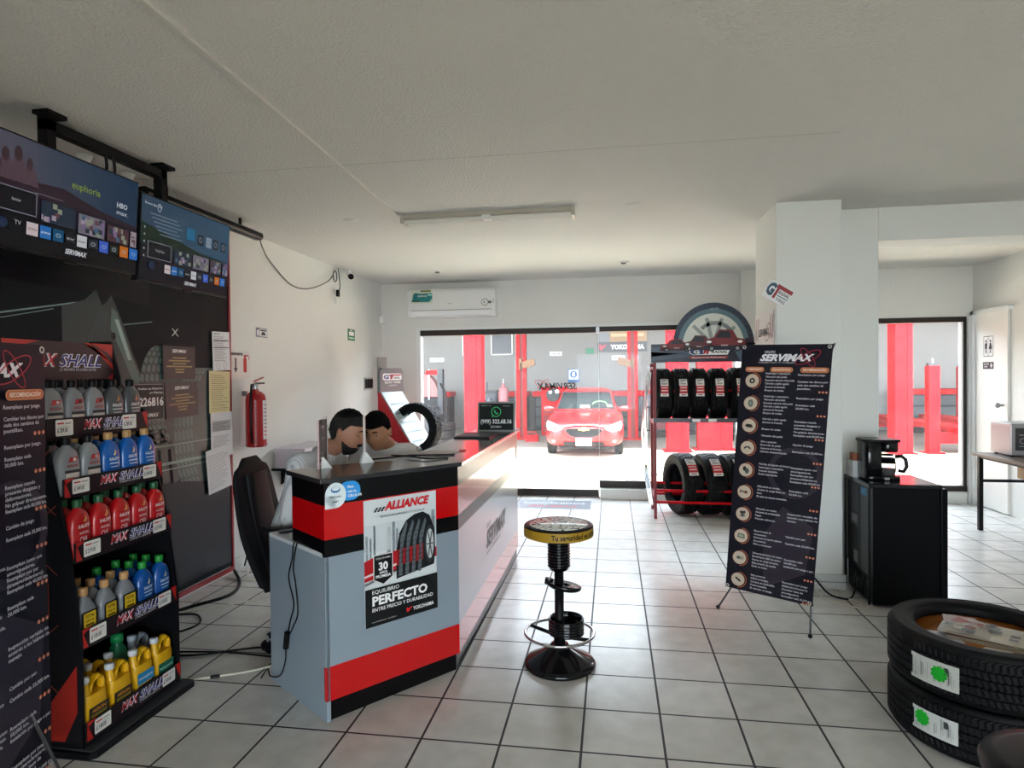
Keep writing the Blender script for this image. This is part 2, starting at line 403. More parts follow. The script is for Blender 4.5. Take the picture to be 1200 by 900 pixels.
# ------------------------------------------------------------------ left wall: mural panel
t = thing('mural_panel', 'large dark printed wall panel with tyres and horse, red frame', 'wall panel', (-2.89, 3, 0))
dkp = mat('mural_dark', '#10161b', .55, spec=.3, noise=.25, nscale=1.5)
Y0, Y1, Z0, Z1, XM = .2, 4.43, .06, 2.56, -2.908
m_ = MB(); cv = board(m_, (XM, Y0, Z0), UY, UZ, Y1-Y0, Z1-Z0, .025, dkp)
def mp_(Y, Z): return (Y-Y0, Z-Z0)
teal = [P(c, .4) for c in ('#2f3b3c', '#3b4b4b', '#56706c', '#7d9a94', '#9db8b0')]
blk = P('#0b0c0e', .4)
cv.poly([mp_(Y0, 2.02), mp_(3.2, 2.0), mp_(3.6, 1.97), mp_(3.6, 2.5), mp_(Y0, 2.56)], P('#0c0e13', .3))
for a in [(2.0, 1.70, 3.05, 1.93, .008), (2.0, 1.66, 2.9, 1.88, .004), (3.1, 1.79, 3.62, 1.87, .006), (2.0, 1.62, 2.6, 1.70, .01)]: 
    cv.line(*mp_(a[0], a[1]), *mp_(a[2], a[3]), a[4], teal[3])
for i, (a, z) in enumerate([(2.02, 1.79), (2.12, 1.84), (2.18, 1.88), (2.05, 1.92), (2.2, 1.80)]):
    cv.poly([mp_(a, z), mp_(a+.16, z+.05), mp_(a+.17, z+.06), mp_(a+.02, z+.025)], teal[2 + i % 2])
# horse head
cv.up(); cv.poly([mp_(*p) for p in [(3.18,2.02),(3.22,1.93),(3.26,1.96),(3.29,2.0),(3.33,1.93),(3.38,1.83),(3.45,1.66),(3.53,1.50),(3.56,1.38),(3.52,1.31),(3.45,1.33),(3.38,1.45),(3.30,1.55),(3.20,1.62),(3.1,1.55),(2.95,1.45),(2.95,1.9),(3.1,1.95)]], teal[0])
cv.up(); cv.poly([mp_(*p) for p in [(3.29,1.93),(3.33,1.90),(3.40,1.74),(3.50,1.52),(3.52,1.42),(3.46,1.46),(3.36,1.66),(3.28,1.80)]], teal[2]); cv.up()
cv.poly([mp_(*p) for p in [(3.31,1.86),(3.34,1.86),(3.44,1.62),(3.41,1.62)]], teal[4]); cv.ell(*mp_(3.30,1.76), .018, .022, blk)
for i in range(6): cv.line(*mp_(3.02+i*.03, 1.5), *mp_(3.2+i*.012, 1.9), .006, teal[1])
# tyres: shapes with ribs
def mural_tyre(cy, cz, ry, rz, w, dark, light, rim=True):
    cv.up(); cv.ell(*mp_(cy+w, cz), ry, rz, dark, n=40); cv.up(.5); cv.poly([mp_(cy, cz+rz), mp_(cy+w, cz+rz), mp_(cy+w, cz-rz), mp_(cy, cz-rz)], dark); cv.up(.5); cv.ell(*mp_(cy, cz), ry, rz, dark, n=40)
    cv.up()
    for k in range(5):
        for i in range(14):
            a = PI*.52 + PI*.9*i/14; a2 = a + PI*.9/14*.72
            x0 = cy + w*(k)/5; x1 = cy + w*(k+.72)/5; sh = .05
            cv.poly([mp_(x0+ry*math.cos(a), cz+rz*math.sin(a)), mp_(x1+ry*math.cos(a+sh), cz+rz*math.sin(a+sh)), mp_(x1+ry*math.cos(a2+sh), cz+rz*math.sin(a2+sh)), mp_(x0+ry*math.cos(a2), cz+rz*math.sin(a2))], light)
    if not rim: return
    cv.up(); cv.ell(*mp_(cy+w, cz), ry*.62, rz*.62, blk, n=32)
    for i in range(9):
        a = 2*PI*i/9; cv.line(*mp_(cy+w, cz), *mp_(cy+w+ry*.55*math.cos(a), cz+rz*.55*math.sin(a)), .022, teal[3])
    cv.ring(*mp_(cy+w, cz), ry*.66, rz*.66, .014, teal[4])
mural_tyre(3.66, 1.38, .17, .34, .22, teal[0], teal[2], False)
for k in range(4):
    cv.poly([mp_(3.48+.09*k, 1.18), mp_(3.54+.09*k, 1.18), mp_(3.56+.1*k, .82), mp_(3.49+.1*k, .80)], teal[0])
mural_tyre(4.02, 1.12, .22, .46, .20, teal[1], teal[2], False)
cv.up(4)
for z, h in ((.935, .018), (1.06, .008), (.90, .008)): cv.rect(*mp_(3.3, z), *mp_(4.4, z+h), teal[3])
cv.poly([mp_(Y0, .10), mp_(4.41, .10), mp_(4.41, .72), mp_(3.9, .80), mp_(3.4, .84), mp_(Y0, .86)], P('#161b24', .4))
cv.text('X', *mp_(3.79, 1.79), .055, P('#c9d2d0'), bold=0, w=.07)
cv.line(*mp_(4.14, 2.12), *mp_(4.15, 2.16), .006, teal[4])
m_.build('mural_print', t)
m_ = MB(); rf = mat('frame_red', '#8c1420', .4)
m_.box((-2.93, Y1, .02), (-2.9, Y1+.02, 2.58), rf); m_.box((-2.93, Y0, .02), (-2.9, Y1, .05), rf); m_.box((-2.93, Y0, 2.56), (-2.9, Y1, 2.58), rf)
m_.build('frame', t)

# papers pinned on the panel
def sheet(name, label, cat, y0, z0, w_, h_, base, lines, tilt=0, x=-2.895, curl=.0, group='papers pinned on the dark panel'):
    m_ = MB(); c, s = math.cos(tilt), math.sin(tilt)
    cv = board(m_, (x, y0, z0), V((0, c, s)), V((0, -s, c)), w_, h_, .003, base)
    lines(cv, w_, h_)
    o = m_.build(name, loc=(x, y0 + w_/2, z0)); tag(o, label, cat, group); o.location.y += .03; return o
inkm = P('#3a3a40'); inkl = P('#8e8e94')
def rows(cv, w_, h_, n, a=.1, b=.9, m=inkl, x0=.08, x1=.92, th=.35):
    for i in range(n):
        y = h_*(a + (b-a)*i/n); r = random.uniform(.6, 1)
        cv.rect(w_*x0, y, w_*(x0+(x1-x0)*r), y + h_*(b-a)/n*th, m)
def f1(cv, w_, h_):
    rows(cv, w_, h_, 16, .25, .9); cv.rect(w_*.05, h_*.58, w_*.95, h_*.6, inkm); cv.rect(w_*.05, h_*.76, w_*.95, h_*.78, inkm); cv.text('SERVICIO', w_*.1, h_*.92, .012, inkm)
    cv.ring(w_*.28, h_*.14, .02, .03, .002, inkm); cv.ring(w_*.68, h_*.14, .02, .03, .002, inkm)
sheet('notice_sheet', 'white printed form pinned topmost beside the red frame', 'paper', 4.19, 1.56, .21, .29, P('#d9dadd'), f1, .03)
def f2(cv, w_, h_): rows(cv, w_, h_, 18, .06, .94, P('#8f8768'), th=.3)
sheet('notice_sheet', 'yellow handwritten sheet pinned below the white printed form', 'paper', 4.13, 1.25, .25, .31, P('#cfc493'), f2, -.02, x=-2.891)
def f3(cv, w_, h_): rows(cv, w_, h_, 14, .08, .5); cv.rect(w_*.06, h_*.58, w_*.9, h_*.82, P('#a5a7ad')); rows(cv, w_, h_, 6, .6, .8, inkm)
sheet('notice_sheet', 'white sheet with grey table block below the yellow sheet', 'paper', 4.14, .92, .26, .33, P('#cfd1d8'), f3, 0, x=-2.887)
def f4(cv, w_, h_): rows(cv, w_, h_, 15, .1, .9, P('#a9abb2'))
sheet('notice_sheet', 'creased white sheet hanging lowest of the pinned papers', 'paper', 4.10, .66, .28, .32, P('#d2d4d9'), f4, .10, x=-2.883)
crd = P('#3a2c2e', .5); crdl = P('#a58f5c'); wht = P('#f2f2f2')
def f5(cv, w_, h_):
    cv.text('SERVIMAX', w_*.5, h_*.8, .022, wht, 'c', w=w_*.45, shear=.3, bold=.02)
    for i, q in enumerate((.5, .8, .5, .95, .35, .3)): cv.rect(w_*(.5-q*.42), h_*(.62-.085*i), w_*(.5+q*.42), h_*(.62-.085*i)+.009, crdl)
sheet('card', 'brown square notice card with rows of gold text, upper of two', 'card', 3.66, 1.50, .32, .225, crd, f5, 0, x=-2.89, group='brown cards on the dark panel')
sheet('card', 'brown square notice card with rows of gold text, lower of two', 'card', 3.68, 1.24, .33, .235, crd, f5, .03, x=-2.89, group='brown cards on the dark panel')
def f6(cv, w_, h_):
    cv.text('Realiza tus Reservas', w_*.95, h_*.84, .014, wht, 'r', w=w_*.8); cv.text('por WhatsApp', w_*.95, h_*.73, .014, wht, 'r'); cv.text('3226816', w_*.97, h_*.4, .055, wht, 'r', w=w_*.93, bold=.03); cv.text('SERVIMAX', w_*.5, h_*.1, .025, wht, 'c', shear=.3, bold=.02)
    for q in ((.01, .01, .03, .99), (.97, .01, .99, .99), (.01, .01, .99, .03), (.01, .97, .99, .99)): cv.rect(w_*q[0], h_*q[1], w_*q[2], h_*q[3], inkl)
sheet('card', 'black phone number card beside the top shelf of oil bottles', 'card', 3.40, 1.24, .265, .235, P('#17181b'), f6, 0, x=-2.89, group='brown cards on the dark panel')
# wall signs
m_ = MB(); cv = board(m_, (-2.922, 4.475, 1.50), UY, UZ, .27, .22, .003, P('#dcd9d4'))
cv.up(); cv.rect(.01, .185, .16, .205, P('#55555a')); cv.text('EXTINTOR', .015, .19, .011, wht, w=.13); cv.rect(.055, .08, .075, .165, inkm); cv.poly([(.04,.085),(.09,.085),(.065,.045)], inkm)
cv.rrect(.17, .05, .215, .165, .012, P('#b8261f')); cv.rect(.18, .165, .205, .185, P('#b8261f')); cv.rect(.175, .18, .24, .19, P('#b8261f')); cv.line(.24,.185,.25,.15,.008,P('#b8261f'))
tag(m_.build('sign', loc=(-2.926, 4.6, 1.5)), 'white wall sign with arrow and red extinguisher symbol', 'sign')
m_ = MB(); cv = board(m_, (-2.926, 4.84, 1.845), UY, UZ, .175, .085, .003, P('#c9cdd0')); cv.up(); cv.rect(.005, .005, .17, .08, P('#394a55')); cv.up(); cv.rect(.05,.01,.165,.075,P('#e0e4e4')); cv.up(); cv.ell(.027,.04,.014,.03,wht); cv.poly([(.07,.02),(.15,.02),(.13,.05),(.09,.05)], inkm); cv.rect(.06,.055,.155,.068,inkm)
tag(m_.build('sign', loc=(-2.926, 4.93, 1.845)), 'small grey safety sign high on wall above extinguisher', 'sign')
m_ = MB(); cv = board(m_, (-2.926, 6.69, 1.92), UY, UZ, .19, .13, .003, P('#157a4f')); cv.up(); cv.rect(.03,.055,.16,.1,wht); cv.rect(.02,.02,.17,.035,P('#cfe6da')); cv.rect(.06,.11,.13,.12,wht)
tag(m_.build('sign', loc=(-2.926, 6.78, 1.92)), 'small green safety sign on left wall below camera', 'sign')
# fire extinguisher
t = thing('fire_extinguisher', 'red fire extinguisher hung on the left wall beside dark panel', 'fire extinguisher', (-2.82, 4.73, .955))
XE = Matrix.Translation((-2.82, 4.73, .955)); EXT = t; ex = mat('extinguisher_red', '#a30d14', .25, coat=.5)
MB().lathe([(.0, 0), (.075, 0), (.082, .008), (.082, .02), (.079, .03), (.079, .37), (.072, .41), (.05, .435), (.025, .445), (.022, .46), (.0, .46)], ex, X=XE, n=32).build('cylinder', t)
m_ = MB(); m_.cyl((-2.82, 4.73, 1.41), (-2.82, 4.73, 1.455), .02, steel); m_.cyl((-2.82, 4.70, 1.45), (-2.82, 4.77, 1.45), .012, steel)
m_.box((-2.83, 4.73, 1.455), (-2.81, 4.85, 1.468), black_mt, X=None); m_.prism([(-2.83, 4.72, 1.475), (-2.81, 4.72, 1.475), (-2.81, 4.84, 1.505), (-2.83, 4.84, 1.505)], (0,0,.008), ex)
m_.build('valve', t)
MB().tube([(-2.82, 4.70, 1.45), (-2.81, 4.66, 1.45), (-2.80, 4.635, 1.40), (-2.80, 4.625, 1.3), (-2.80, 4.63, 1.1), (-2.80, 4.64, .99)], .009, black_pl).build('hose', t)
m_ = MB()
for i in range(8):
    a0, a1 = -.62+i*.11+.3, -.62+(i+1)*.11+.3
    f = lambda a, z, r=.0805: (-2.82+r*math.cos(a), 4.73+r*math.sin(a), .955+z)
    m_.add([f(a0,.06),f(a1,.06),f(a1,.37),f(a0,.37)], [(0,1,2,3)], P('#cfcbd0'), True)
    if 0 < i < 7:
        for k in range(9): m_.add([f(a0,.09+k*.03,.0811),f(a1,.09+k*.03,.0811),f(a1,.1+k*.03,.0811),f(a0,.1+k*.03,.0811)], [(0,1,2,3)], P('#7b7480') if k > 2 else P('#b5433f'), True)
m_.build('label_sticker', t)
MB().box((-2.93, 4.715, 1.36), (-2.89, 4.745, 1.40), steel).build('bracket', t); t.location.y -= .085

# bracket shelf with stacked boxes
t = thing('wall_shelf', 'small black wall shelf holding white boxes', 'shelf', (-2.8, 5.35, .67))
MB().box((-2.93, 5.05, .695), (-2.62, 5.72, .715), black_pl).build('board', t)
for y in (5.2, 5.55): MB().prism([(-2.925, y, .695), (-2.70, y, .695), (-2.925, y, .55)], (0, .012, 0), black_mt).build('bracket', t)
for i, (z, d) in enumerate(((.716, 0), (.774, .008), (.832, -.004))):
    m_ = MB(); m_.box((-2.91, 5.07+d, z), (-2.62+d, 5.70+d, z+.056), P('#ccc5cf'))
    cv = Cv(m_, (-2.62+d, 5.07+d, z), UY, UZ); 
    for k in range(3): cv.rect(.03+k*.2, .012, .09+k*.2, .02, P('#9b6d8c')); cv.rect(.03+k*.2, .03, .13+k*.2, .034, P('#8d8790'))
    tag(m_.build('paper_box', loc=(-2.76, 5.38, z), bevel=.002), 'flat pale box on the wall shelf, %s of three' % ('bottom', 'middle', 'topmost')[i], 'box', 'boxes on the wall shelf')
t = thing('potted_plant', 'tiny dark plant on top of the stacked white boxes', 'plant', (-2.72, 5.64, .889))
MB().lathe([(.0, .0), (.03, 0), (.04, .05), (.034, .05), (.0, .045)], black_pl, X=TR(-2.72, 5.64, .889), n=16).build('pot', t)
m_ = MB(); random.seed(3)
for i in range(22):
    a = random.uniform(0, 2*PI); r = random.uniform(.02, .06); h = random.uniform(.04, .13)
    p = V((-2.72, 5.64, .93)); q = p + V((r*math.cos(a), r*math.sin(a), h)); s = V((-math.sin(a), math.cos(a), .2))*.014
    m_.add([p, (p+q)/2+s, q, (p+q)/2-s], [(0,1,2,3)], mat('leaf', '#1c2a1a', .5))
m_.build('foliage', t, solid=.002)
# camera on ceiling + cable, sensor, conduit boxes
t = thing('security_camera', 'small white bullet security camera on left wall under ceiling', 'camera', (-2.86, 6.55, 2.66))
m_ = MB(); m_.cyl((-2.88, 6.6, 2.69), (-2.88, 6.6, 2.655), .035, white_pl); m_.cyl((-2.88, 6.6, 2.66), (-2.86, 6.58, 2.63), .012, white_pl); m_.build('mount', t)
MB().cyl((-2.88, 6.63, 2.645), (-2.80, 6.50, 2.60), .032, white_pl).build('body', t)
MB().cyl((-2.80, 6.50, 2.60), (-2.792, 6.487, 2.5955), .031, black_pl).build('lens', t)
m_ = MB(); loop = [(-2.90, 6.32+.045*math.sin(a), 2.58+.06*math.cos(a)) for a in [2*PI*i/14 for i in range(15)]]
m_.tube([(-2.70, 4.53, 2.60), (-2.8, 4.75, 2.56), (-2.91, 5.05, 2.51), (-2.91, 5.4, 2.36), (-2.91, 5.75, 2.37), (-2.90, 6.15, 2.5), (-2.90, 6.3, 2.62)] + loop, .006, mat('cable_grey', '#6f6a66', .5))
m_.tube([(-2.90, 6.4, 2.68), (-2.9, 6.42, 2.6), (-2.9, 6.44, 2.48), (-2.9, 6.38, 2.4)], .006, MATS['cable_grey']); m_.box((-2.91, 6.36, 2.37), (-2.885, 6.4, 2.44), black_pl); m_.box((-2.91, 6.32, 2.29), (-2.885, 6.36, 2.36), white_pl)
tag(m_.build('camera_cable', loc=(-2.9, 5.5, 2.4)), 'grey cable sagging along the left wall to the camera', 'cable')
tag(MB().box((-2.92, 7.64, 2.18), (-2.86, 7.74, 2.27), white_pl).build('motion_sensor', loc=(-2.9, 7.7, 2.18), bevel=.008), 'small white sensor box in the back left corner', 'sensor')
m_ = MB(); m_.box((-2.93, 7.14, 1.35), (-2.92, 7.4, 1.5), P('#b9b6b0'))
for k in range(3): m_.box((-2.92, 7.16+k*.08, 1.37), (-2.905, 7.21+k*.08, 1.48), black_pl)
tag(m_.build('wall_outlet', loc=(-2.92, 7.27, 1.35)), 'three black sockets on left wall near the back corner', 'outlet')
m_ = MB(); m_.box((-2.925, 4.62, .47), (-2.87, 4.72, .62), black_pl); m_.tube([(-2.88, 4.65, .47), (-2.87, 4.64, .35), (-2.87, 4.62, .2), (-2.88, 4.55, .02)], .006, cable_bk)
for k in range(3): m_.ball((-2.86, 4.64+k*.025, .34-.03*k), .02, cable_bk, n=8)
m_.tube([(-2.88, 4.70, .5), (-2.86, 4.72, .3), (-2.86, 4.6, .05), (-2.7, 4.3, .01)], .004, cable_wt)
tag(m_.build('power_outlet', loc=(-2.9, 4.67, .47)), 'black power outlet with dangling plugs beside office chair', 'outlet')

# ------------------------------------------------------------------ televisions
def tv(label, y0, w_, z0, h_, draw, xx=-2.33):
    t = thing('television', label, 'television', (xx, y0+w_/2, z0), group='wall menu televisions')
    tl = .07
    u, v = UY, V((tl, 0, 1)).normalized(); n = u.cross(v)
    m_ = MB(); cv = board(m_, (xx, y0, z0), u, v, w_, h_, .035, black_pl); m_.build('bezel', t, bevel=.003)
    m_ = MB(); b_ = .008
    cv = Cv(m_, V((xx, y0, z0)) + n*.001, u, v, n); cv.o += u*b_ + v*.014
    cv.rect(0, 0, w_-2*b_, h_-.022, G('#0b0c12', .9)); cv.up(); draw(cv, w_-2*b_, h_-.022)
    m_.build('screen', t)
    m_ = MB(); m_.box((xx+.0, y0+w_/2-.03, z0-.012), (xx+.01, y0+w_/2+.03, z0+.0), black_pl); m_.build('logo_bar', t)
    return t
def apps(cv, x0, y0, s, sc=.9):
    lst = [('#e8d9dc','NETFLIX','#7a2230'),('#2f7fd0','prime','#ffffff'),('#155a85','',''),('#202227','tv','#dddddd'),('#e4e6ea','max','#333333'),('#30343c','',''),('#4a6fe0','',''),('#24302a','','#ffffff'),('#e07a1c','',''),('#2d7ddb','','')]
    x = x0
    for i, (c, tx, tcx) in enumerate(lst):
        k = .72 if i in (3, 5, 7) else 1
        cv.rect(x, y0 + s*(1-k)/2, x+s, y0 + s*(1+k)/2, G(c, sc))
        if tx: cv.up(); cv.text(tx, x+s/2, y0+s*.4, s*.2, G(tcx, 1), 'c', w=s*.8); cv.up(-1)
        else: cv.up(); cv.ring(x+s/2, y0+s/2, s*.25, s*.16, s*.05, G('#cfe4f5', .8), n=10); cv.up(-1)
        x += s*1.17
def sky_top(cv, W, H, c0, c1, k=14):
    a = lin(c0); b_ = lin(c1)
    for i in range(k):
        f = i/(k-1); hx = '#%02x%02x%02x' % tuple(int(int(c0[j:j+2],16)*(1-f)+int(c1[j:j+2],16)*f) for j in (1,3,5))
        cv.rect(W*i/k, H*.42, W*(i+1)/k, H, G(hx, .8))
def tv1(cv, W, H):
    sky_top(cv, W, H, '#6b6674', '#23415e'); cv.up()
    cv.poly([(0, H*.42), (W, H*.42), (W, H*.5), (W*.7, H*.56), (W*.45, H*.66), (W*.3, H*.64), (0, H*.72)], G('#3a2734', .8)); cv.up()
    cv.poly([(0, H*.30), (W, H*.30), (W, H*.46), (W*.6, H*.5), (0, H*.5)], G('#191521', .9)); cv.up()
    for x, y, r in ((.10, .80, .05), (.17, .84, .055), (.235, .78, .045), (.06, .7, .045)):
        cv.ell(W*x, H*y, W*r*.42, H*r*1.3, G('#4d3a3f', .8), n=12); cv.poly([(W*(x-.05), H*.6), (W*(x+.06), H*.58), (W*(x+.03), H*(y-.03)), (W*(x-.02), H*(y-.03))], G('#6d5560', .7))
    cv.up(); cv.text('euphoria', W*.50, H*.70, H*.075, G('#a9c23c', .8), 'l', w=W*.2, bold=0); cv.text('HBO', W*.83, H*.66, H*.055, G('#d8dde8', .9), 'l', w=W*.085, bold=.03); cv.text('max', W*.83, H*.585, H*.05, G('#d8dde8', .9), 'l', w=W*.085)
    cv.rect(W*.27, H*.535, W*.45, H*.543, G('#8b8794', .6))
    def tile(x0, y0, x1, y1, c, bits):
        cv.rect(W*x0, H*y0, W*x1, H*y1, G(c, .8)); cv.up()
        random.seed(int(x0*100)); 
        for k in range(bits): 
            a, b_ = random.uniform(x0, x1-.03), random.uniform(y0, y1-.05)
            cv.rect(W*a, H*b_, W*(a+.028), H*(b_+.05), G(random.choice(['#9a7fb0','#b0b7a0','#5a7a9a','#c7b6c7','#7b5560','#384a55']), .7)); cv.up(.1)
        cv.up(-1)
    cv.rect(W*.05, H*.31, W*.285, H*.53, G('#a8acba', .7)); cv.up(); cv.rect(W*.055, H*.318, W*.28, H*.522, G('#17181f', .9)); cv.up(); cv.text('Inicio', W*.165, H*.41, H*.03, G('#cdd0da', .8), 'c')
    tile(.31, .29, .53, .49, '#2b3b4d', 9); tile(.55, .27, .74, .47, '#8a8494', 22); tile(.76, .27, .93, .44, '#5d3f48', 12); tile(.945, .27, .995, .44, '#b9a6ac', 5)
    cv.ell(W*.09, H*.19, W*.03, H*.05, G('#26385a', .8), n=16); cv.text('TV', W*.175, H*.2, H*.04, G('#cfd2dc', .8), 'c')
    apps(cv, W*.225, H*.13, W*.068)
    cv.up(); cv.text('SERVIMAX', W*.54, H*.035, H*.05, G('#e8eaf0', 1), 'c', w=W*.15, shear=.3, bold=.03)
def tv2(cv, W, H):
    sky_top(cv, W, H, '#3d566e', '#38617f'); cv.up()
    cv.poly([(0, H*.38), (W, H*.38), (W, H*.46), (W*.6, H*.50), (W*.35, H*.58), (0, H*.68)], G('#1d3324', .8)); cv.up(); cv.rect(0, 0, W, H*.42, G('#131420', .9)); cv.up()
    cv.text('Buenos días  9:00', W*.03, H*.9, H*.03, G('#dfe6ee', .9))
    cv.ring(W*.17, H*.9, W*.02, H*.05, W*.004, G('#dfe6ee', .9), n=12)
    for i in range(6): cv.rect(W*(.08+.02*i), H*(.80-.045*i), W*(.36+.03*(i % 3)), H*(.812-.045*i), G('#8aa3b8', .7))
    cv.rect(W*.47, H*.63, W*.56, H*.78, G('#1c7ba8', .9)); 
    for x, c in ((.6, '#1b2030'), (.70, '#9fb3c6'), (.79, '#20222e'), (.89, '#1e2a44')): cv.rect(W*x, H*.60, W*(x+.065), H*.74, G(c, .8)); cv.up(); cv.ring(W*(x+.03), H*.67, W*.02, H*.04, W*.008, G('#a8b4c4', .6), n=9); cv.up(-1)
    for i in range(5): cv.ell(W*.035, H*(.62-.085*i), W*.008, H*.014, G('#c9ceda', .7), n=8)
    cv.rect(W*.07, H*.27, W*.31, H*.47, G('#a8acba', .7)); cv.up(); cv.rect(W*.076, H*.278, W*.304, H*.462, G('#17181f', .9)); cv.up(); cv.text('YouTube', W*.19, H*.36, H*.03, G('#cdd0da', .8), 'c')
    for x0, x1, c in ((.34, .53, '#2b3b4d'), (.55, .74, '#8a8494'), (.76, .9, '#5d4a55'), (.92, .99, '#6d5f90')):
        cv.rect(W*x0, H*.27, W*x1, H*.45, G(c, .8)); cv.up(); random.seed(int(x0*97))
        for k in range(12): a, b_ = random.uniform(x0, x1-.03), random.uniform(.27, .4); cv.rect(W*a, H*b_, W*(a+.026), H*(b_+.045), G(random.choice(['#9a7fb0','#b0b7a0','#5a7a9a','#c7b6c7','#384a55']), .7)); cv.up(.1)
        cv.up(-1)
    cv.ell(W*.11, H*.18, W*.03, H*.05, G('#26385a', .8), n=16); apps(cv, W*.24, H*.12, W*.062)
    cv.up(); cv.text('SERVIMAX', W*.53, H*.03, H*.045, G('#e8eaf0', 1), 'c', w=W*.14, shear=.3, bold=.03)
tv('nearer large television showing a streaming home screen with dark figures', 2.015, .775, 2.02, .455, tv1)
tv('farther large television showing a green and blue home screen', 2.825, .745, 2.0, .445, tv2, -2.35)
t = thing('ceiling_bracket', 'black steel frame hanging televisions from the ceiling', 'bracket', (-2.44, 2.8, ZC))
m_ = MB()
m_.box((-2.49, 2.42, 2.61), (-2.44, 3.17, 2.655), black_mt); m_.build('crossbar', t)
for y, z in ((2.42, 2.3), (3.13, 2.3)):
    MB().box((-2.49, y, z), (-2.44, y+.045, 2.68), black_mt).build('post', t)
    MB().box((-2.50, y-.015, 2.672), (-2.42, y+.085, 2.6895), black_mt).build('ceiling_plate', t)
m_ = MB(); m_.box((-2.46, 2.05, 2.28), (-2.37, 3.55, 2.31), black_mt); m_.build('rear_rail', t)
t = thing('projector_case', 'slim black case hanging from ceiling beyond the farther television', 'equipment case', (-2.7, 4.0, 2.55))

m_ = MB()
m_.loft([[(x + .035*c_*1.2, y, z + .03*s_) for c_, s_ in (superell(2*PI*k/16, 3) for k in range(16))] for x, y, z in ((-2.70, 3.3, 2.60), (-2.70, 3.9, 2.60), (-2.70, 4.52, 2.60))], black_pl)
m_.build('case', t, bevel=.004)
m_ = MB(); m_.tube([(-2.70, 4.28, 2.685), (-2.70, 4.28, 2.62)], .012, black_mt); m_.build('hanger', t); m_ = MB(); m_.tube([(-2.70, 3.5, 2.685), (-2.70, 3.5, 2.62)], .012, black_mt); m_.build('hanger', t)
m_ = MB()
for y in (2.75, 2.80): m_.tube([(-2.45, y, 2.64), (-2.45, y+.01, 2.56), (-2.46, y+.02, 2.5), (-2.42, 2.8, 2.42)], .007, cable_bk)
m_.tube([(-2.55, 2.50, 2.66), (-2.5, 2.52, 2.54), (-2.46, 2.6, 2.5), (-2.42, 2.62, 2.42)], .006, cable_bk); m_.tube([(-2.5, 2.72, 2.55), (-2.45, 2.66, 2.5), (-2.42, 2.7, 2.45)], .006, cable_bk)
tag(m_.build('cable_bundle', loc=(-2.45, 2.7, 2.5)), 'black cables looping down behind the televisions', 'cable')
for y, lb in ((2.95, 'white ceiling socket above the nearer television'), (3.25, 'white ceiling socket between the two televisions')):
    tag(MB().lathe([(.0, -.05), (.018, -.045), (.025, -.03), (.04, 0), (.0, 0)], white_pl, X=TR(-2.75, y, 2.69), n=16).build('ceiling_socket', loc=(-2.75, y, 2.69)), lb, 'socket', 'ceiling sockets')

# ------------------------------------------------------------------ air conditioner
t = thing('air_conditioner', 'white wall air conditioner above the window', 'air conditioner', (-1.95, 7.76, 2.24))
prof = [(7.76, 2.24), (7.62, 2.245), (7.575, 2.27), (7.555, 2.31), (7.55, 2.36), (7.55, 2.55), (7.565, 2.585), (7.60, 2.595), (7.76, 2.595)]
m_ = MB(); m_.prism([(-2.52, y, z) for y, z in prof], (1.12, 0, 0), white_pl); m_.build('body', t, bevel=.012)
m_ = MB(); m_.prism([(-2.45, 7.547, 2.315), (-2.45, 7.565, 2.262), (-2.45, 7.60, 2.252), (-2.45, 7.56, 2.315)], (.98, 0, 0), mat('ac_flap', '#f2f3f3', .25)); m_.box((-2.46, 7.546, 2.318), (-1.45, 7.552, 2.323), P('#6d6d6b')); m_.build('louver', t)
m_ = MB(); cv = board(m_, (-2.46, 7.546, 2.41), UX, UZ, .27, .165, .002, P('#d5dccb')); cv.up()
cv.poly([(0,.02),(.23,.015),(.27,.06),(.26,.13),(.15,.12),(.04,.13)], P('#1d7f80')); cv.up(); cv.ring(.05,.095,.028,.028,.009,P('#123f58')); cv.text('HISENSE', .08,.08,.022,P('#e8f2ee'),w=.12); cv.rect(.02,.02,.1,.04,P('#31513c')); cv.rect(.12,.14,.25,.16,P('#6b7a2f')); cv.rect(.21,.09,.26,.12,P('#8fd0c6'))
m_.build('energy_sticker', t)
m_ = MB(); cv = Cv(m_, (-2.52, 7.5495, 2.24), UX, UZ, n=(0,-1,0)); cv.text('Hisense', .55, .155, .012, P('#77777a'), 'c'); cv.ring(.99,.165,.045,.042,.006,P('#4c5357')); cv.text('R', .975,.15,.03,P('#4c5357')); cv.rect(1.03,.15,1.075,.18,P('#6c7377')); cv.rect(1.095,.15,1.1,.21,P('#4c5357'))
m_.build('badge', t)

# ------------------------------------------------------------------ COUNTER
t = thing('reception_counter', 'grey, red and black reception counter with angled front', 'counter', (-1.0, 3.3, 0))
P0 = V((-1.236, 2.548, 0)); P1 = V((-.779, 3.106, 0)); P2 = V((-1.69, 2.885, 0)); P3 = V((-.779, 5.12, 0))
df = (P1-P0).normalized(); nb = V((-df.y, df.x, 0))            # along front; inwards
bands = [(0, .09, black_lam), (.09, .24, red_lam), (.24, .72, grey_lam), (.72, .795, black_lam), (.795, .945, red_lam), (.945, 1.045, black_lam)]
dep = .34
def offp(a, b_, c):     # inner corner at P1 between the two wings, offset c inwards
    return None
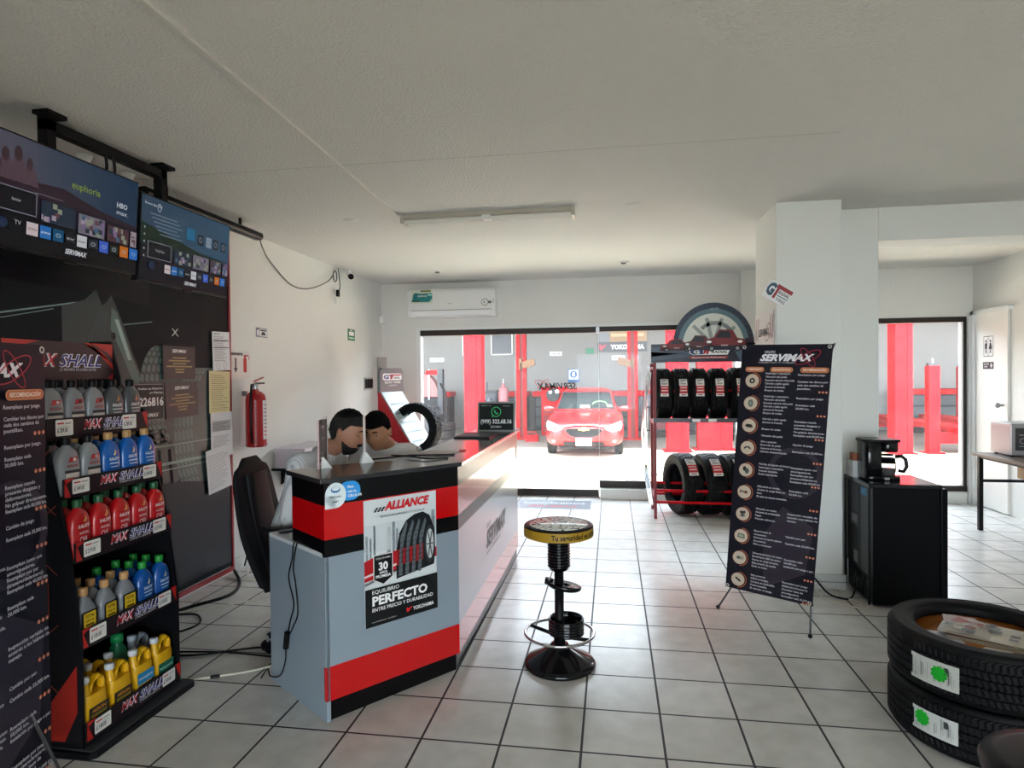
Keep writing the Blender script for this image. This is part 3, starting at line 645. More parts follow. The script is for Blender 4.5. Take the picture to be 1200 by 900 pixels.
# inner corner of riser: intersection of line P0+nb*dep along df and x=-.779-dep2
d2_ = .32
A0 = P0 + nb*dep; k = ((P1.x - d2_) - A0.x)/df.x; IC = A0 + df*k; P3i = V((P1.x-d2_, P3.y, 0))
foot = [P0, P1, P3, P3i, IC, A0]
m_ = MB()
for z0, z1, mt in bands:
    if z0 < .715:
        # lower body: a touch recessed plinth for the lowest band
        ins = .012 if z0 == 0 else 0
        q0 = P0 + nb*ins + df*ins; q1 = P1 + nb*ins; q3 = P3.copy(); q1.x -= ins; q3.x -= ins
        w_ = .02
        m_.prism([q0 + UZ*z0, q1 + UZ*z0, q1 + nb*w_ + UZ*z0, q0 + nb*w_ + UZ*z0], (0,0,z1-z0), mt)
        m_.prism([q1 + UZ*z0, q3 + UZ*z0, q3 + V((-w_,0,z0)), q1 + V((-w_,.02,z0))], (0,0,z1-z0), mt)
m_.build('front_panel', t)
m_ = MB()
for z0, z1, mt in bands:
    if z0 >= .715: m_.prism([p + UZ*z0 for p in foot], (0,0,z1-z0), mt)
m_.build('riser', t)
m_ = MB(); o = .025
tp = [P0 - nb*o - df*o, V((P1.x+o, P1.y - .012, 0)), V((P3.x+o, P3.y+.02, 0)), V((P3i.x-.01, P3.y+.02, 0)), IC, A0 - df*o + nb*.01]
m_.prism([p + UZ*1.045 for p in tp], (0,0,.022), mat('counter_top', '#26262a', .25, coat=.3, noise=.2)); m_.build('countertop', t, bevel=.003)
# side panel P0-P2 and lower desk surface
m_ = MB(); wd = .02; a = P0 + df*.001; 
m_.prism([a, a + df*wd, P2 + df*wd, P2], (0,0,.72), grey_lam); m_.build('side_panel', t, bevel=.002)
m_ = MB()
q = [P0 + nb*.02, P1 + nb*.02, V((P1.x-.02, P3.y, 0)), V((P1.x-.62, P3.y, 0)), V((P1.x-.62, 3.75, 0)), P2 + df*.62, P2]
m_.prism([p + UZ*.715 for p in q], (0,0,.02), mat('desk_top', '#c9cdd0', .35)); m_.build('desk_surface', t, bevel=.002)
m_ = MB(); m_.box((-1.4, 5.1, 0), (-.8, 5.12, .715), grey_lam); m_.build('side_panel', t)
m_ = MB(); cv = Cv(m_, (P1.x+.0006, P1.y, 0), UY, UZ, n=(1,0,0)); cv.text('GRUPO', .72, .55, .03, P('#4a4f55'), bold=.02); cv.text('SERVIMAX', .70, .43, .11, P('#42474d'), w=.72, bold=.03, shear=.25); cv.rect(.7,.39,1.2,.4,P('#6b7077'))
cv.ring(1.32,.47,.1,.05,.006,P('#b07a80'),rot=.5); cv.rect(1.93,.82,2.0,.93,P('#b9bcc0')); cv.up(); cv.rect(1.94,.83,1.99,.92,P('#6d7075'))
m_.build('lettering', t)
# payment sticker
t = thing('payment_sticker', 'round white and blue payment sticker on counter front', 'sticker', tuple(P0 + UZ*.95))
m_ = MB(); cv = Cv(m_, P0 + UZ*.925 - nb*.0005, df, UZ, -nb)
cv.up(); cv.rrect(.07,.03,.175,.115,.04,P('#2f9be8')); cv.up(); cv.ell(.055,.06,.05,.056,P('#e6f0f4')); cv.rect(.005,.004,.055,.06,P('#e6f0f4')); cv.up(); cv.ell(.055,.085,.022,.014,P('#2a6fae')); cv.up(); cv.ell(.055,.089,.018,.009,P('#e6f0f4')); cv.text('mercado', .055,.05,.011,P('#1b2f55'),'c'); cv.text('pago', .055,.03,.011,P('#1b2f55'),'c')
for i, s_ in enumerate(('Paga','con tu','CELULAR')): cv.text(s_, .112,.085-.02*i,.012,wht,bold=.03)
m_.build('print', t)
# poster ALLIANCE
t = thing('poster', 'tyre advertising poster on the counter front', 'poster', tuple(P0 + df*.34 + UZ*.36))
W_, H_ = .42, .58; off0 = (V((-1.118, 2.695, 0)) - P0).length
po = P0 + df*off0 + UZ*.36 - nb*.001; S = .395
m_ = MB(); cv = Cv(m_, po, df, UZ, -nb); W, H = S, H_
cv.rect(0,0,W,H,P('#d7dde0')); cv.up(); cv.rect(0,H*.58,W,H*.80,P('#cdd5d9')); 
for x, w2, h2 in ((.02,.03,.72),(.07,.025,.70),(.12,.03,.79),(.3,.05,.76),(.37,.04,.80),(.42,.03,.74),(.93,.05,.84)): cv.rect(W*x,H*.5,W*(x+w2),H*h2,P('#8f9ca3')); 
cv.up(); cv.poly([(0,H*.36),(W,H*.44),(W,H*.52),(W*.5,H*.56),(W*.2,H*.56),(0,H*.52)],P('#b3101a')); cv.up(); cv.line(0,H*.40,W*.5,H*.46,.01,P('#e8d2d4')); cv.line(0,H*.34,W*.5,H*.41,.012,P('#3a1013')); cv.poly([(0,H*.31),(W*.45,H*.37),(W*.45,H*.40),(0,H*.35)],P('#c9cdd0'))
cv.up(); dkt = P('#1b1e21'); ty = P('#5a6268')
cv.poly([(W*.42,H*.33),(W*.42,H*.55),(W*.47,H*.70),(W*.56,H*.79),(W*.68,H*.83),(W*.80,H*.84),(W*.90,H*.80),(W*.97,H*.68),(W*.98,H*.5),(W*.96,H*.38)],dkt); cv.up()
for k in range(4):
    x = .45+.09*k
    cv.poly([(W*x,H*.35),(W*(x+.05),H*.35),(W*(x+.07),H*.6),(W*(x+.13),H*.76),(W*(x+.115),H*.79),(W*(x+.03),H*.66)],ty)
    for j in range(9): cv.up(); cv.line(W*x,H*(.37+.04*j),W*(x+.08),H*(.38+.04*j),.0022,dkt); cv.up(-1)
cv.poly([(W*.42,H*.44),(W*.80,H*.44),(W*.80,H*.575),(W*.42,H*.565)],P('#9c1018')); cv.up()
for j in range(7): cv.line(W*(.45+.05*j),H*.45,W*(.45+.05*j),H*.56,.004,P('#3a0d10'))
cv.ell(W*.895,H*.56,W*.075,H*.16,P('#2a2e31')); cv.up(); cv.ell(W*.9,H*.56,W*.055,H*.125,P('#c3c8ca')); cv.up()
for j in range(6): a = 2*PI*j/6; cv.line(W*.9,H*.56,W*.9+W*.05*math.cos(a),H*.56+H*.115*math.sin(a),.006,P('#3e4347'))
cv.up(); cv.poly([(W*.11,H*.36),(W*.24,H*.31),(W*.37,H*.36),(W*.37,H*.56),(W*.11,H*.56)],P('#e0e0e0')); cv.up(); cv.poly([(W*.12,H*.367),(W*.24,H*.32),(W*.36,H*.367),(W*.36,H*.553),(W*.12,H*.553)],P('#131416')); cv.up(); cv.text('YOKOHAMA',W*.24,H*.52,.010,P('#c8c8c8'),'c'); cv.text('30',W*.24,H*.435,.036,wht,'c',bold=.04); cv.text('AÑOS',W*.24,H*.405,.011,wht,'c',bold=.03); cv.text('PROMESA',W*.24,H*.375,.013,wht,'c',bold=.03,w=W*.2)
cv.rect(0,0,W,H*.30,P('#17181a')); cv.up()
cv.text('EQUILIBRIO',W*.09,H*.255,.018,wht,w=W*.36); cv.text('PERFECTO',W*.09,H*.165,.042,wht,w=W*.76,bold=.04); cv.text('ENTRE PRECIO Y DURABILIDAD',W*.09,H*.115,.017,wht,w=W*.84,bold=.01); cv.text('YOKOHAMA',W*.64,H*.04,.018,wht,w=W*.3,bold=.02); cv.poly([(W*.55,H*.04),(W*.575,H*.04),(W*.635,H*.075),(W*.60,H*.075),(W*.585,H*.06),(W*.565,H*.075),(W*.545,H*.075)],P('#d3131e')); cv.text('www.llantasalliance.mx   llantasalliance',W*.08,H*.03,.006,P('#b9b9b9'))
cv.text('ALLIANCE',W*.26,H*.905,.038,P('#d0101b'),w=W*.63,bold=.05,shear=.25); cv.text('TECNOLOGÍA JAPONESA A TU ALCANCE',W*.2,H*.85,.010,P('#33373a'),w=W*.62)
for r_ in range(2):
    for k in range(3): cv.poly([(W*(.12+.045*k+.02*r_),H*(.90+.018*r_)),(W*(.15+.045*k+.02*r_),H*(.90+.018*r_)),(W*(.165+.045*k+.02*r_),H*(.915+.018*r_)),(W*(.135+.045*k+.02*r_),H*(.915+.018*r_))],P('#1a1a1a'))
m_.build('print', t)
# things on the counter
t = thing('acrylic_screen', 'clear acrylic guard standing on left end of the counter top', 'screen', (-1.33, 2.95, 1.067))
def pane(a, b_, z0, z1, mt, name, th=.005):
    a = V(a); b_ = V(b_); d = (b_-a).normalized(); s = V((-d.y, d.x, 0))*th
    m_ = MB(); m_.prism([a-s/2+UZ*z0, b_-s/2+UZ*z0, b_+s/2+UZ*z0, a+s/2+UZ*z0], (0,0,z1-z0), mt); return m_.build(name, t)
pane((-1.375, 2.79, 0), (-1.385, 2.90, 0), 1.067, 1.30, glassmat('acrylic_painted_reflection', .35, (.95,.72,.72,1)), 'side_pane')  # red reflection on this pane painted in as a pink tint
pane((-1.385, 2.90, 0), (-1.245, 3.03, 0), 1.067, 1.30, acrylic, 'front_pane', .004)
m_ = MB(); pk = mat('acrylic_edge', '#d9b9ba', .2)
m_.box((-1.378, 2.786, 1.067), (-1.372, 2.792, 1.30), pk); m_.box((-1.388, 2.897, 1.067), (-1.382, 2.903, 1.31), white_pl); m_.box((-1.25, 3.026, 1.067), (-1.24, 3.034, 1.305), mat('acrylic_edge_light', '#cfcac6', .2))
m_.prism([(-1.375,2.79,1.297),(-1.385,2.90,1.307),(-1.38,2.90,1.311),(-1.37,2.79,1.301)], (.003,0,.002), pk); m_.build('pane_edge', t)
for x, y in ((-1.375, 2.83), (-1.24, 3.03)):
    MB().prism([(x-.012, y-.03, 1.067), (x+.04, y+.02, 1.067), (x+.005, y, 1.12), (x-.005, y-.01, 1.12)], (-.015, .015, 0), white_pl).build('foot', t)
for (x, y, a, lb) in ((-1.17, 3.22, .6, 'upper loose white sheet lying on counter top'), (-1.02, 3.42, 1.0, 'lower loose white sheet lying on counter top beside plastic cover')):
    X = TR(x, y, 1.0675, a); m_ = MB(); m_.box((-.14, -.1, 0), (.14, .1, .001), P('#b9b9ba'), X); cv = Cv(m_, X @ V((-.14,-.1,.001)), X.to_3x3() @ UX, X.to_3x3() @ UY, UZ)
    for k in range(5): cv.rect(.02, .03+.03*k, .24, .033+.03*k, P('#77777b'))
    tag(m_.build('paper_sheet', loc=(x, y, 1.0675)), lb, 'paper', 'loose sheets on counter')
m_ = MB(); m_.tube([(-1.27,3.08,1.072),(-1.15,3.2,1.075),(-1.06,3.28,1.074),(-.95,3.33,1.072),(-.86,3.36,1.071)], .004, cable_bk); m_.tube([(-1.2,3.3,1.072),(-1.05,3.2,1.078),(-.95,3.15,1.074),(-.86,3.22,1.071)], .004, cable_bk)
tag(m_.build('cable_on_counter', loc=(-1.05, 3.2, 1.07)), 'thin black cable lying across papers on counter top', 'cable')
t = thing('counter_sign', 'framed black sign with phone number at far end of counter', 'sign', (-.9, 4.83, 1.067))
m_ = MB(); v_ = V((0, .12, 1)).normalized(); cv = board(m_, (-1.045, 4.80, 1.067), UX, v_, .30, .235, .014, mat('sign_frame', '#8d8f8c', .35)); m_.build('frame', t, bevel=.003)
m_ = MB(); cv = Cv(m_, (-1.045, 4.7995, 1.067), UX, v_, n=(0,-1,.12)); cv.rect(.014,.014,.286,.221,P('#101615',.3)); cv.up(); grn = P('#2fb56a',.3)
cv.ring(.15,.155,.04,.04,.007,grn); cv.poly([(.118,.112),(.135,.124),(.118,.135)],grn); cv.poly([(.132,.165),(.14,.172),(.146,.162),(.142,.156),(.152,.146),(.158,.15),(.166,.143),(.16,.135),(.148,.137),(.135,.15)],grn)
cv.text('(999) 322.68.16',.15,.065,.032,P('#e6e8e6'),'c',w=.245,bold=.03); cv.text('SERVIMAX',.15,.03,.018,P('#c9cbc9'),'c',w=.09,shear=.3); cv.text('Agenda tu cita',.03,.2,.010,P('#9aa39f')); cv.line(.2,.2,.26,.2,.003,P('#9aa39f'))
m_.build('print', t)
MB().box((-.96, 4.81, 1.067), (-.85, 4.90, 1.072), MATS['sign_frame']).build('foot', t)
m_ = MB(); m_.box((-1.09, 4.25, 1.067), (-.84, 4.62, 1.078), mat('tray_black', '#17171a', .3))
for k in range(9): m_.box((-1.085, 4.27+k*.038, 1.078), (-.845, 4.29+k*.038, 1.083), P('#3c3c42'))
tag(m_.build('keyboard', loc=(-.96, 4.43, 1.067)), 'flat black keyboard in front of the framed phone sign', 'keyboard')
m_ = MB(); X = TR(-.86, 3.55, 1.067, .2); m_.box((-.02,-.05,0),(.02,.05,.003),P('#c9302f'),X)
tag(m_.build('pen_tray', loc=(-.86, 3.55, 1.067)), 'small red card lying on the long counter top', 'card')
m_ = MB(); X = TR(-1.60, 2.90, .735, .7); m_.box((-.04,-.02,0),(.04,.02,.012),black_pl,X)
tag(m_.build('phone_charger', loc=(-1.6, 2.9, .735)), 'small black adapter lying on grey desk edge beside counter', 'adapter')
m_ = MB(); sd = (P2-P0).normalized(); ns = V((-df.x, -df.y, 0))
def sp(a, z, o_=.006): return P0 + sd*a + ns*o_ + UZ*z
m_.tube([sp(.27,.745,-.02), sp(.28,.735), sp(.30,.66), sp(.34,.56), sp(.29,.45), sp(.33,.36), sp(.36,.28)], .0032, cable_bk)
m_.tube([sp(.24,.745,-.02), sp(.25,.735), sp(.29,.62), sp(.27,.55), sp(.25,.42), sp(.30,.34), sp(.35,.28)], .0032, cable_bk)
m_.cyl(sp(.35,.30,.012), sp(.37,.22,.012), .014, cable_bk, n=10); m_.tube([sp(.37,.22,.012), sp(.39,.15), sp(.45,.06), sp(.53,.035,.02), sp(.56,.06,.02), sp(.57,.02,.05)], .0032, cable_bk)
tag(m_.build('charger_cable', loc=tuple(sp(.3,.5))), 'black cable with switch hanging down grey side of counter', 'cable')

# ------------------------------------------------------------------ office chair
def office_chair(label):
    t = thing('office_chair', label, 'chair', (0,0,0))
    m_ = MB(); m_.cyl((0,0,.09), (0,0,.42), .028, black_mt); m_.cyl((0,0,.09),(0,0,.2),.04,black_mt); m_.build('gas_column', t)
    for i in range(5):
        a = 2*PI*i/5 + .3; c, s = math.cos(a), math.sin(a)
        m_ = MB(); m_.tube([(0,0,.12), (.14*c,.14*s,.115), (.29*c,.29*s,.085)], [.026,.022,.016], black_pl); lg = m_.build('leg', t)
        m_ = MB(); p = V((.29*c,.29*s,.03)); q = V((-s, c, 0))
        m_.cyl(p - q*.028, p - q*.008, .03, black_pl, n=16); m_.cyl(p + q*.008, p + q*.028, .03, black_pl, n=16); m_.cyl(p + UZ*.0, p + UZ*.06, .008, steel, n=8); m_.build('caster', lg)
    def cush(cx, cy, cz, hx, hy, hz, X=None, name='seat', dome=0):
        m_ = MB(); rings = []
        for k, zz in enumerate((-1, -.8, 0, .8, 1)):
            sc = (.86, .98, 1, .98, .86)[k]
            rings.append([(cx+hx*sc*superell(2*PI*i/28, 4)[0], cy+hy*sc*superell(2*PI*i/28, 4)[1], cz+hz*zz) for i in range(28)])
        m_.loft(rings, fabric_bk, X=X); return m_.build(name, t)
    cush(.02, 0, .46, .24, .245, .045)
    X = Matrix.Translation((-.22, 0, .48)) @ Matrix.Rotation(math.radians(-14), 4, 'Y') @ Matrix.Rotation(PI/2, 4, 'Y')
    # backrest: tall, tapering to the top, curved
    m_ = MB(); rings = []
    for k in range(37):
        f = k/36; z = -.14 + .76*f; hw = .24*(1 - .25*abs(f-.45)**1.5*2) * (1 if f < .93 else .8); th = .035*(1-.4*f); xo = -.02*math.sin(f*PI*1.2) 
        hw *= math.sqrt(max(.05, 1-max(0, (f-.82)/.2)**2)) * (.86 if f < .04 else 1)
        rings.append([(xo+th*superell(2*PI*i/24, 3)[0], hw*superell(2*PI*i/24, 3)[1], z) for i in range(24)])
    m_.loft(rings, fabric_bk, X=Matrix.Translation((-.24, 0, .44)) @ Matrix.Rotation(math.radians(-15), 4, 'Y')); m_.build('backrest', t)
    m_ = MB(); m_.loft([[(.012-.02*math.sin(f*PI*1.2)+.03*superell(2*PI*i/16,3)[0], .15*superell(2*PI*i/16,3)[1]*(1-.25*f), -.06+.58*f) for i in range(16)] for f in (0,.25,.5,.75,1)], mat('vinyl_black','#0d0d10',.6), X=Matrix.Translation((-.24, 0, .44)) @ Matrix.Rotation(math.radians(-15), 4, 'Y')); m_.build('back_panel', t)
    m_ = MB(); m_.tube([(-.02,0,.42),(-.2,0,.40),(-.30,0,.44),(-.33,0,.56)], .022, black_mt); m_.build('back_bracket', t)
    for s in (-1, 1):
        m_ = MB(); m_.tube([(-.08, s*.23, .44), (-.10, s*.29, .46), (-.10, s*.29, .64), (-.05, s*.29, .675)], .014, black_pl); m_.loft([[(x_, s*.29+.03*superell(2*PI*i/12,3)[1], .685+.014*superell(2*PI*i/12,3)[0]) for i in range(12)] for x_ in (-.16,-.15,.12,.13)], black_pl); m_.build('armrest', t)
    return t
oc = office_chair('black high back office chair behind the counter, back turned'); place(oc, TR(-1.72, 3.42, 0, math.radians(4)))

# ------------------------------------------------------------------ bar stool made of car parts
t = thing('bar_stool', 'bar stool made of shock absorber with yellow rimmed seat', 'stool', (-.28, 3.24, 0))
XS = TR(-.28, 3.24, 0)
blg = mat('gloss_black', '#0a0a0c', .18, coat=.4)
MB().lathe([(.0,0),(.182,0),(.186,.012),(.18,.022),(.165,.03),(.06,.088),(.05,.1),(.045,.11),(0,.11)], blg, X=XS, n=48).build('base', t)
MB().lathe([(0,.1),(.03,.1),(.03,.19),(.024,.2),(.024,.52),(0,.52)], black_mt, X=XS, n=24).build('pole', t)
m_ = MB(); prof = [(.052,.47)]
for k in range(10): prof += [(.056,.478+k*.015),(.06,.482+k*.015),(.056,.486+k*.015),(.046,.4895+k*.015)]
prof = [(.035,.455),(.05,.465)] + prof[1:] + [(.05,.635),(0,.635)]
m_.lathe([(0,.455)] + prof, blg, X=TR(-.28, 3.24, .035), n=32); m_.build('spring_boot', t)
m_ = MB(); prof = [(.085,.165)]
for k in range(5): prof += [(.092,.168+k*.014),(.092,.175+k*.014),(.086,.179+k*.014)]
prof += [(.092,.243),(.088,.248),(.08,.243),(.08,.165)]
m_.lathe(prof, blg, X=TR(-.245, 3.24, 0), n=40, closed=True); m_.build('lower_coil', t)
# spring perch: tilted dished disc
m_ = MB(); X = TR(-.255, 3.24, .415) @ Matrix.Rotation(.16, 4, 'Y') @ Matrix.Rotation(-.1, 4, 'X')
m_.lathe([(.03,-.012),(.07,-.02),(.085,-.01),(.088,.004),(.08,.008),(.05,0),(.03,.004)], blg, X=X, n=36, closed=True, sx=1.05, sy=.9); m_.cyl((-.08,0,-.01),(-.08,0,.02),.022,blg,X=X,n=12); m_.build('spring_perch', t)
m_ = MB(); m_.tube([(-.28+.178*math.cos(a), 3.24+.178*math.sin(a), .168) for a in [2*PI*i/48 for i in range(48)]], .0075, chrome, n=10, closed=True); m_.build('foot_ring', t)
m_ = MB()
for a in (2.7, -.45): m_.tube([(-.28+.03*math.cos(a),3.24+.03*math.sin(a),.15),(-.28+.175*math.cos(a),3.24+.175*math.sin(a),.166)], .01, black_mt)
m_.build('foot_strut', t)
m_ = MB(); m_.lathe([(0,.625),(.15,.625),(.17,.632),(.178,.645),(.178,.685),(.172,.69),(0,.69)], black_pl, X=TR(-.28, 3.24, .042), n=48)
m_.build('seat', t)
# yellow band with text
m_ = MB(); yl = mat('yellow_band', '#a07c12', .5); m_.lathe([(.1795,.678),(.1795,.724)], yl, X=XS, n=64, caps=False)
def curved_text(m_, s_, cx, cy, R_, z, h, a0, mt, w_, bold=.03):
    vs, fs, bb = text_geo(s_, bold, 0); k = h/CAP; kx = w_/(bb[2]-bb[0])
    m_.add([(cx+R_*math.cos(a0+(x-bb[0])*kx/R_), cy+R_*math.sin(a0+(x-bb[0])*kx/R_), z+y*k) for x, y in vs], fs, mt)
curved_text(m_, 'Tu seguridad es primero', -.28, 3.24, .1802, .690, .026, -PI/2-.12, P('#1b1a12'), .32)
m_.build('rim_band', t)
# patterned top
ptm = bpy.data.materials.new('seat_pattern'); ptm.use_nodes = True; n_ = ptm.node_tree; b = n_.nodes['Principled BSDF']; b.inputs['Roughness'].default_value = .15
vo = n_.nodes.new('ShaderNodeTexNoise'); vo.inputs['Scale'].default_value = 45; vo.inputs['Detail'].default_value = 3; tc = n_.nodes.new('ShaderNodeTexCoord'); cr = n_.nodes.new('ShaderNodeValToRGB')
cr.color_ramp.elements[0].position = .42; cr.color_ramp.elements[0].color = (.02,.02,.02,1); cr.color_ramp.elements[1].position = .45; cr.color_ramp.elements[1].color = (.85,.87,.84,1)
n_.links.new(tc.outputs['Object'], vo.inputs['Vector']); n_.links.new(vo.outputs['Fac'], cr.inputs['Fac']); n_.links.new(cr.outputs['Color'], b.inputs['Base Color'])
MB().lathe([(0,.692),(.15,.692),(.152,.6905),(0,.6905)], ptm, X=TR(-.28, 3.24, .042), n=40, caps=False).build('seat_pad', t)
# ------------------------------------------------------------------ motor oil rack
RY0, RY1 = 2.2, 2.75
t = thing('display_rack', 'black oil display rack with five printed shelf fronts', 'display rack', (-2.3, 2.47, 0))
rk = mat('rack_black', '#111114', .35)
shelves = [(-2.245, 1.262, 1.345), (-2.172, 1.028, 1.102), (-2.125, .772, .848), (-2.105, .422, .498), (-2.09, .05, .125)]
m_ = MB(); tray = [(-2.05,2.165),(-2.03,2.185),(-2.03,2.77),(-2.05,2.79),(-2.62,2.78),(-2.62,2.17)]
m_.prism([(x,y,0) for x,y in tray], (0,0,.022), rk); m_.prism([(x,y,.022) for x,y in [(-2.045,2.18),(-2.045,2.775),(-2.6,2.75),(-2.6,2.2)]], (0,0,.004), mat('tray_grey','#3a3b3d',.3)); m_.build('base_tray', t)
for y0, y1 in ((RY0-.012, RY0), (RY1, RY1+.012)):
    m_ = MB(); m_.prism([(-2.10, y0, .02), (-2.10, y0, .45), (-2.15, y0, .85), (-2.27, y0, 1.36), (-2.36, y0, 1.36), (-2.44, y0, 1.69), (-2.56, y0, 1.69), (-2.56, y0, .02)], (0, y1-y0, 0), rk)
    if y0 < RY0:
        cv = Cv(m_, (-2.56, y0, 0), UX, UZ, n=(0,-1,0)); orl = P('#8e3a2a'); 
        for hx_, hz_ in ((.10,.98),(.36,.86),(.23,.62),(.36,.38),(.1,.36),(.36,1.1)):
            pts = [(hx_+.1*math.cos(PI/3*i+PI/6), hz_+.14*math.sin(PI/3*i+PI/6)) for i in range(6)]
            for p, q in zip(pts, pts[1:]+pts[:1]):
                if all(0 < a[0] < .44 for a in (p, q)): cv.line(*p, *q, .004, orl)
        cv.poly([(.44,.05),(.44,.36),(.2,.05)], P('#a82318')); cv.up(); cv.poly([(.46,.05),(.455,.2),(.38,.05)], P('#16161a'))
    m_.build('side_panel', t)
MB().box((-2.575, RY0-.01, .02), (-2.56, RY1+.01, 1.3), rk).build('back_panel', t)
m_ = MB(); m_.box((-2.30, RY1+.012, .22), (-2.2, RY1+.05, .33), black_pl); m_.build('side_box', t)
def maxshall(cv, x, y, h, w_):
    for k, (mt1, mt2, bo) in enumerate(((P('#e9e6ee'), P('#e9e6ee'), .06), (P('#c2202c'), P('#2a2a78'), .012))):
        cv.text('MAX', x, y, h, mt1, w=w_*.40, bold=bo, shear=.35); cv.text('SHALL', x+w_*.41, y, h, mt2, w=w_*.59, bold=bo, shear=.35); cv.up()
    cv.text('LO MAXIMO EN LUBRICANTES', x+w_*.42, y-h*.38, h*.24, P('#cfc9d2'), w=w_*.5); cv.up(-2)
prt = P('#22181b', .4)
for i, (x, z0, z1) in enumerate(shelves):
    m_ = MB(); m_.box((-2.56, RY0, z0-.008 if i < 4 else z0), (x-.004, RY1, z0+.004), rk)
    m_.box((x-.006, RY0-.004, z0-.005), (x, RY1+.004, z1), prt)
    cv = Cv(m_, (x, RY0, z0), UY, UZ); h = z1-z0; w_ = RY1-RY0
    if i: cv.poly([(0,0),(.03,0),(0,h)], P('#b3201c')); cv.poly([(0,h*.7),(.05,h),(0,h)], P('#b3201c'))
    cv.poly([(w_,0),(w_-.015,h*.4),(w_-.035,h),(w_,h)], P('#b3201c')); cv.up()
    maxshall(cv, w_*.32, h*.36, h*.48, w_*.46)
    for k, yy in enumerate((.035, w_-.125 if i else w_-.16)):
        cv.up(3); cv.rrect(yy, h*.12, yy+.085, h*.92, .006, P('#e4e0da')); cv.up(); cv.rect(yy+.008,h*.7,yy+.04,h*.78,P('#c22d2d')); cv.rect(yy+.045,h*.7,yy+.075,h*.76,P('#8a8a8a')); cv.text(('$ 289.00','$ 349.00','$ 219.00','$ 169.00','$ 149.00')[i], yy+.008, h*.3, h*.22, P('#22222a'), w=.05, bold=.02)
        for r_ in range(2): cv.rect(yy+.01,h*(.5+.08*r_),yy+.07,h*(.52+.08*r_),P('#aaaaaa'))
        cv.up(-4)
    m_.build('shelf', t)
m_ = MB(); hz = Cv(m_, (-2.43, RY0-.02, 1.505), UY, UZ); m_.box((-2.44, RY0-.02, 1.505), (-2.43, RY1, 1.675), P('#3a2327', .4))
cv = hz; w_, h = RY1-RY0+.02, .17
cv.poly([(w_-.17,h),(w_-.135,h),(w_,.045),(w_,.075),(w_-.07,h*.8)], P('#b8302a')); cv.poly([(w_-.13,h),(w_,h),(w_,.10),(w_-.035,.13)], P('#b8302a')); cv.poly([(w_-.03,0),(w_,0),(w_,.035)], P('#b8302a')); cv.poly([(0,h),(.17,h),(.1,h-.02),(0,h-.03)], P('#b8302a'))
cv.up(2); maxshall(cv, .10, .06, .055, w_*.70); m_.build('header_board', t)

# ------------------------------------------------------------------ bottles (front faces local +X)
def ring_se(w_, d, z, yo=0, n=24, e=3.2): return [(d*superell(2*PI*i/n, e)[0], yo + w_*superell(2*PI*i/n, e)[1], z) for i in range(n)]
def bottle(kind, body, cap, lab):
    bm = mat('bottle_'+kind, body, .3, coat=.3); cm = mat('cap_'+kind, cap, .4)
    m_ = MB()
    if kind in ('gold_label',):     # sloped square-shouldered one litre bottle
        R_ = [(.044,.026,0),(.048,.03,.008),(.048,.03,.125),(.045,.029,.14),(.022,.02,.178),(.014,.014,.186),(.014,.014,.2)]
    else:
        R_ = [(.045,.024,0),(.050,.029,.008),(.051,.03,.05),(.051,.03,.12),(.048,.029,.15),(.039,.026,.175),(.024,.02,.192),(.015,.015,.198),(.015,.015,.212)]
    ht = R_[-1][2]
    m_.loft([ring_se(a, b_, z, e=3 if a > .02 else 2) for a, b_, z in R_], bm)
    root = m_.build('oil_bottle')
    m_ = MB(); m_.lathe([(0,ht-.008),(.017,ht-.008),(.018,ht-.004),(.018,ht+.02),(.016,ht+.024),(0,ht+.024)], cm, n=16)
    c = m_.build('cap', root)
    m_ = MB(); cv = Cv(m_, (.0305, -.04, .028), UY, UZ); lab(cv); m_.build('label', root)
    return root
def lab_racing(cv):
    w_ = P('#e9dcdc'); cv.text('RALOY',.04,.095,.014,w_,'c',w=.058,bold=.03,shear=.15); cv.text('RACING',.04,.07,.010,w_,'c',w=.045); cv.text('OIL',.04,.035,.026,w_,'c',w=.045,bold=.0)
    cv.up(); cv.poly([(.035,.12),(.045,.13),(.045,.15),(.055,.13),(.05,.118)], P('#d9a05a'))
def lab_blue(cv):
    w_ = P('#d5e6ee'); cv.text('RALOY',.04,.085,.013,w_,'c',w=.054,bold=.03,shear=.15); cv.rect(.015,.07,.065,.074,w_); cv.rect(.02,.055,.06,.058,w_); cv.poly([(.035,.108),(.043,.118),(.043,.134),(.052,.118),(.047,.106)], P('#e2cf9a'))
def lab_grey(cv):
    cv.rect(.008,.02,.072,.07,P('#c7bdb4')); cv.up(); cv.rect(.005,.062,.075,.074,P('#2b2b2e')); cv.text('AKRON',.04,.085,.012,P('#8d1f24'),'c',w=.05,bold=.03); cv.poly([(.02,.105),(.06,.108),(.066,.13),(.05,.124),(.03,.128)],P('#a62d2d')); cv.rect(.045,.11,.058,.122,wht); cv.rect(.015,.04,.05,.044,P('#8a8178')); cv.rect(.015,.03,.06,.033,P('#8a8178'))
def lab_dark(cv):
    w_ = P('#dcdcdc'); cv.text('RALOY',.04,.085,.013,w_,'c',w=.054,bold=.03,shear=.15)
    for k in range(3): cv.rect(.012+.004*k,.07-.015*k,.068-.006*k,.075-.015*k,P('#b9bbbd'))
    cv.poly([(.035,.11),(.043,.12),(.043,.14),(.052,.12),(.047,.108)], P('#c57a4a'))
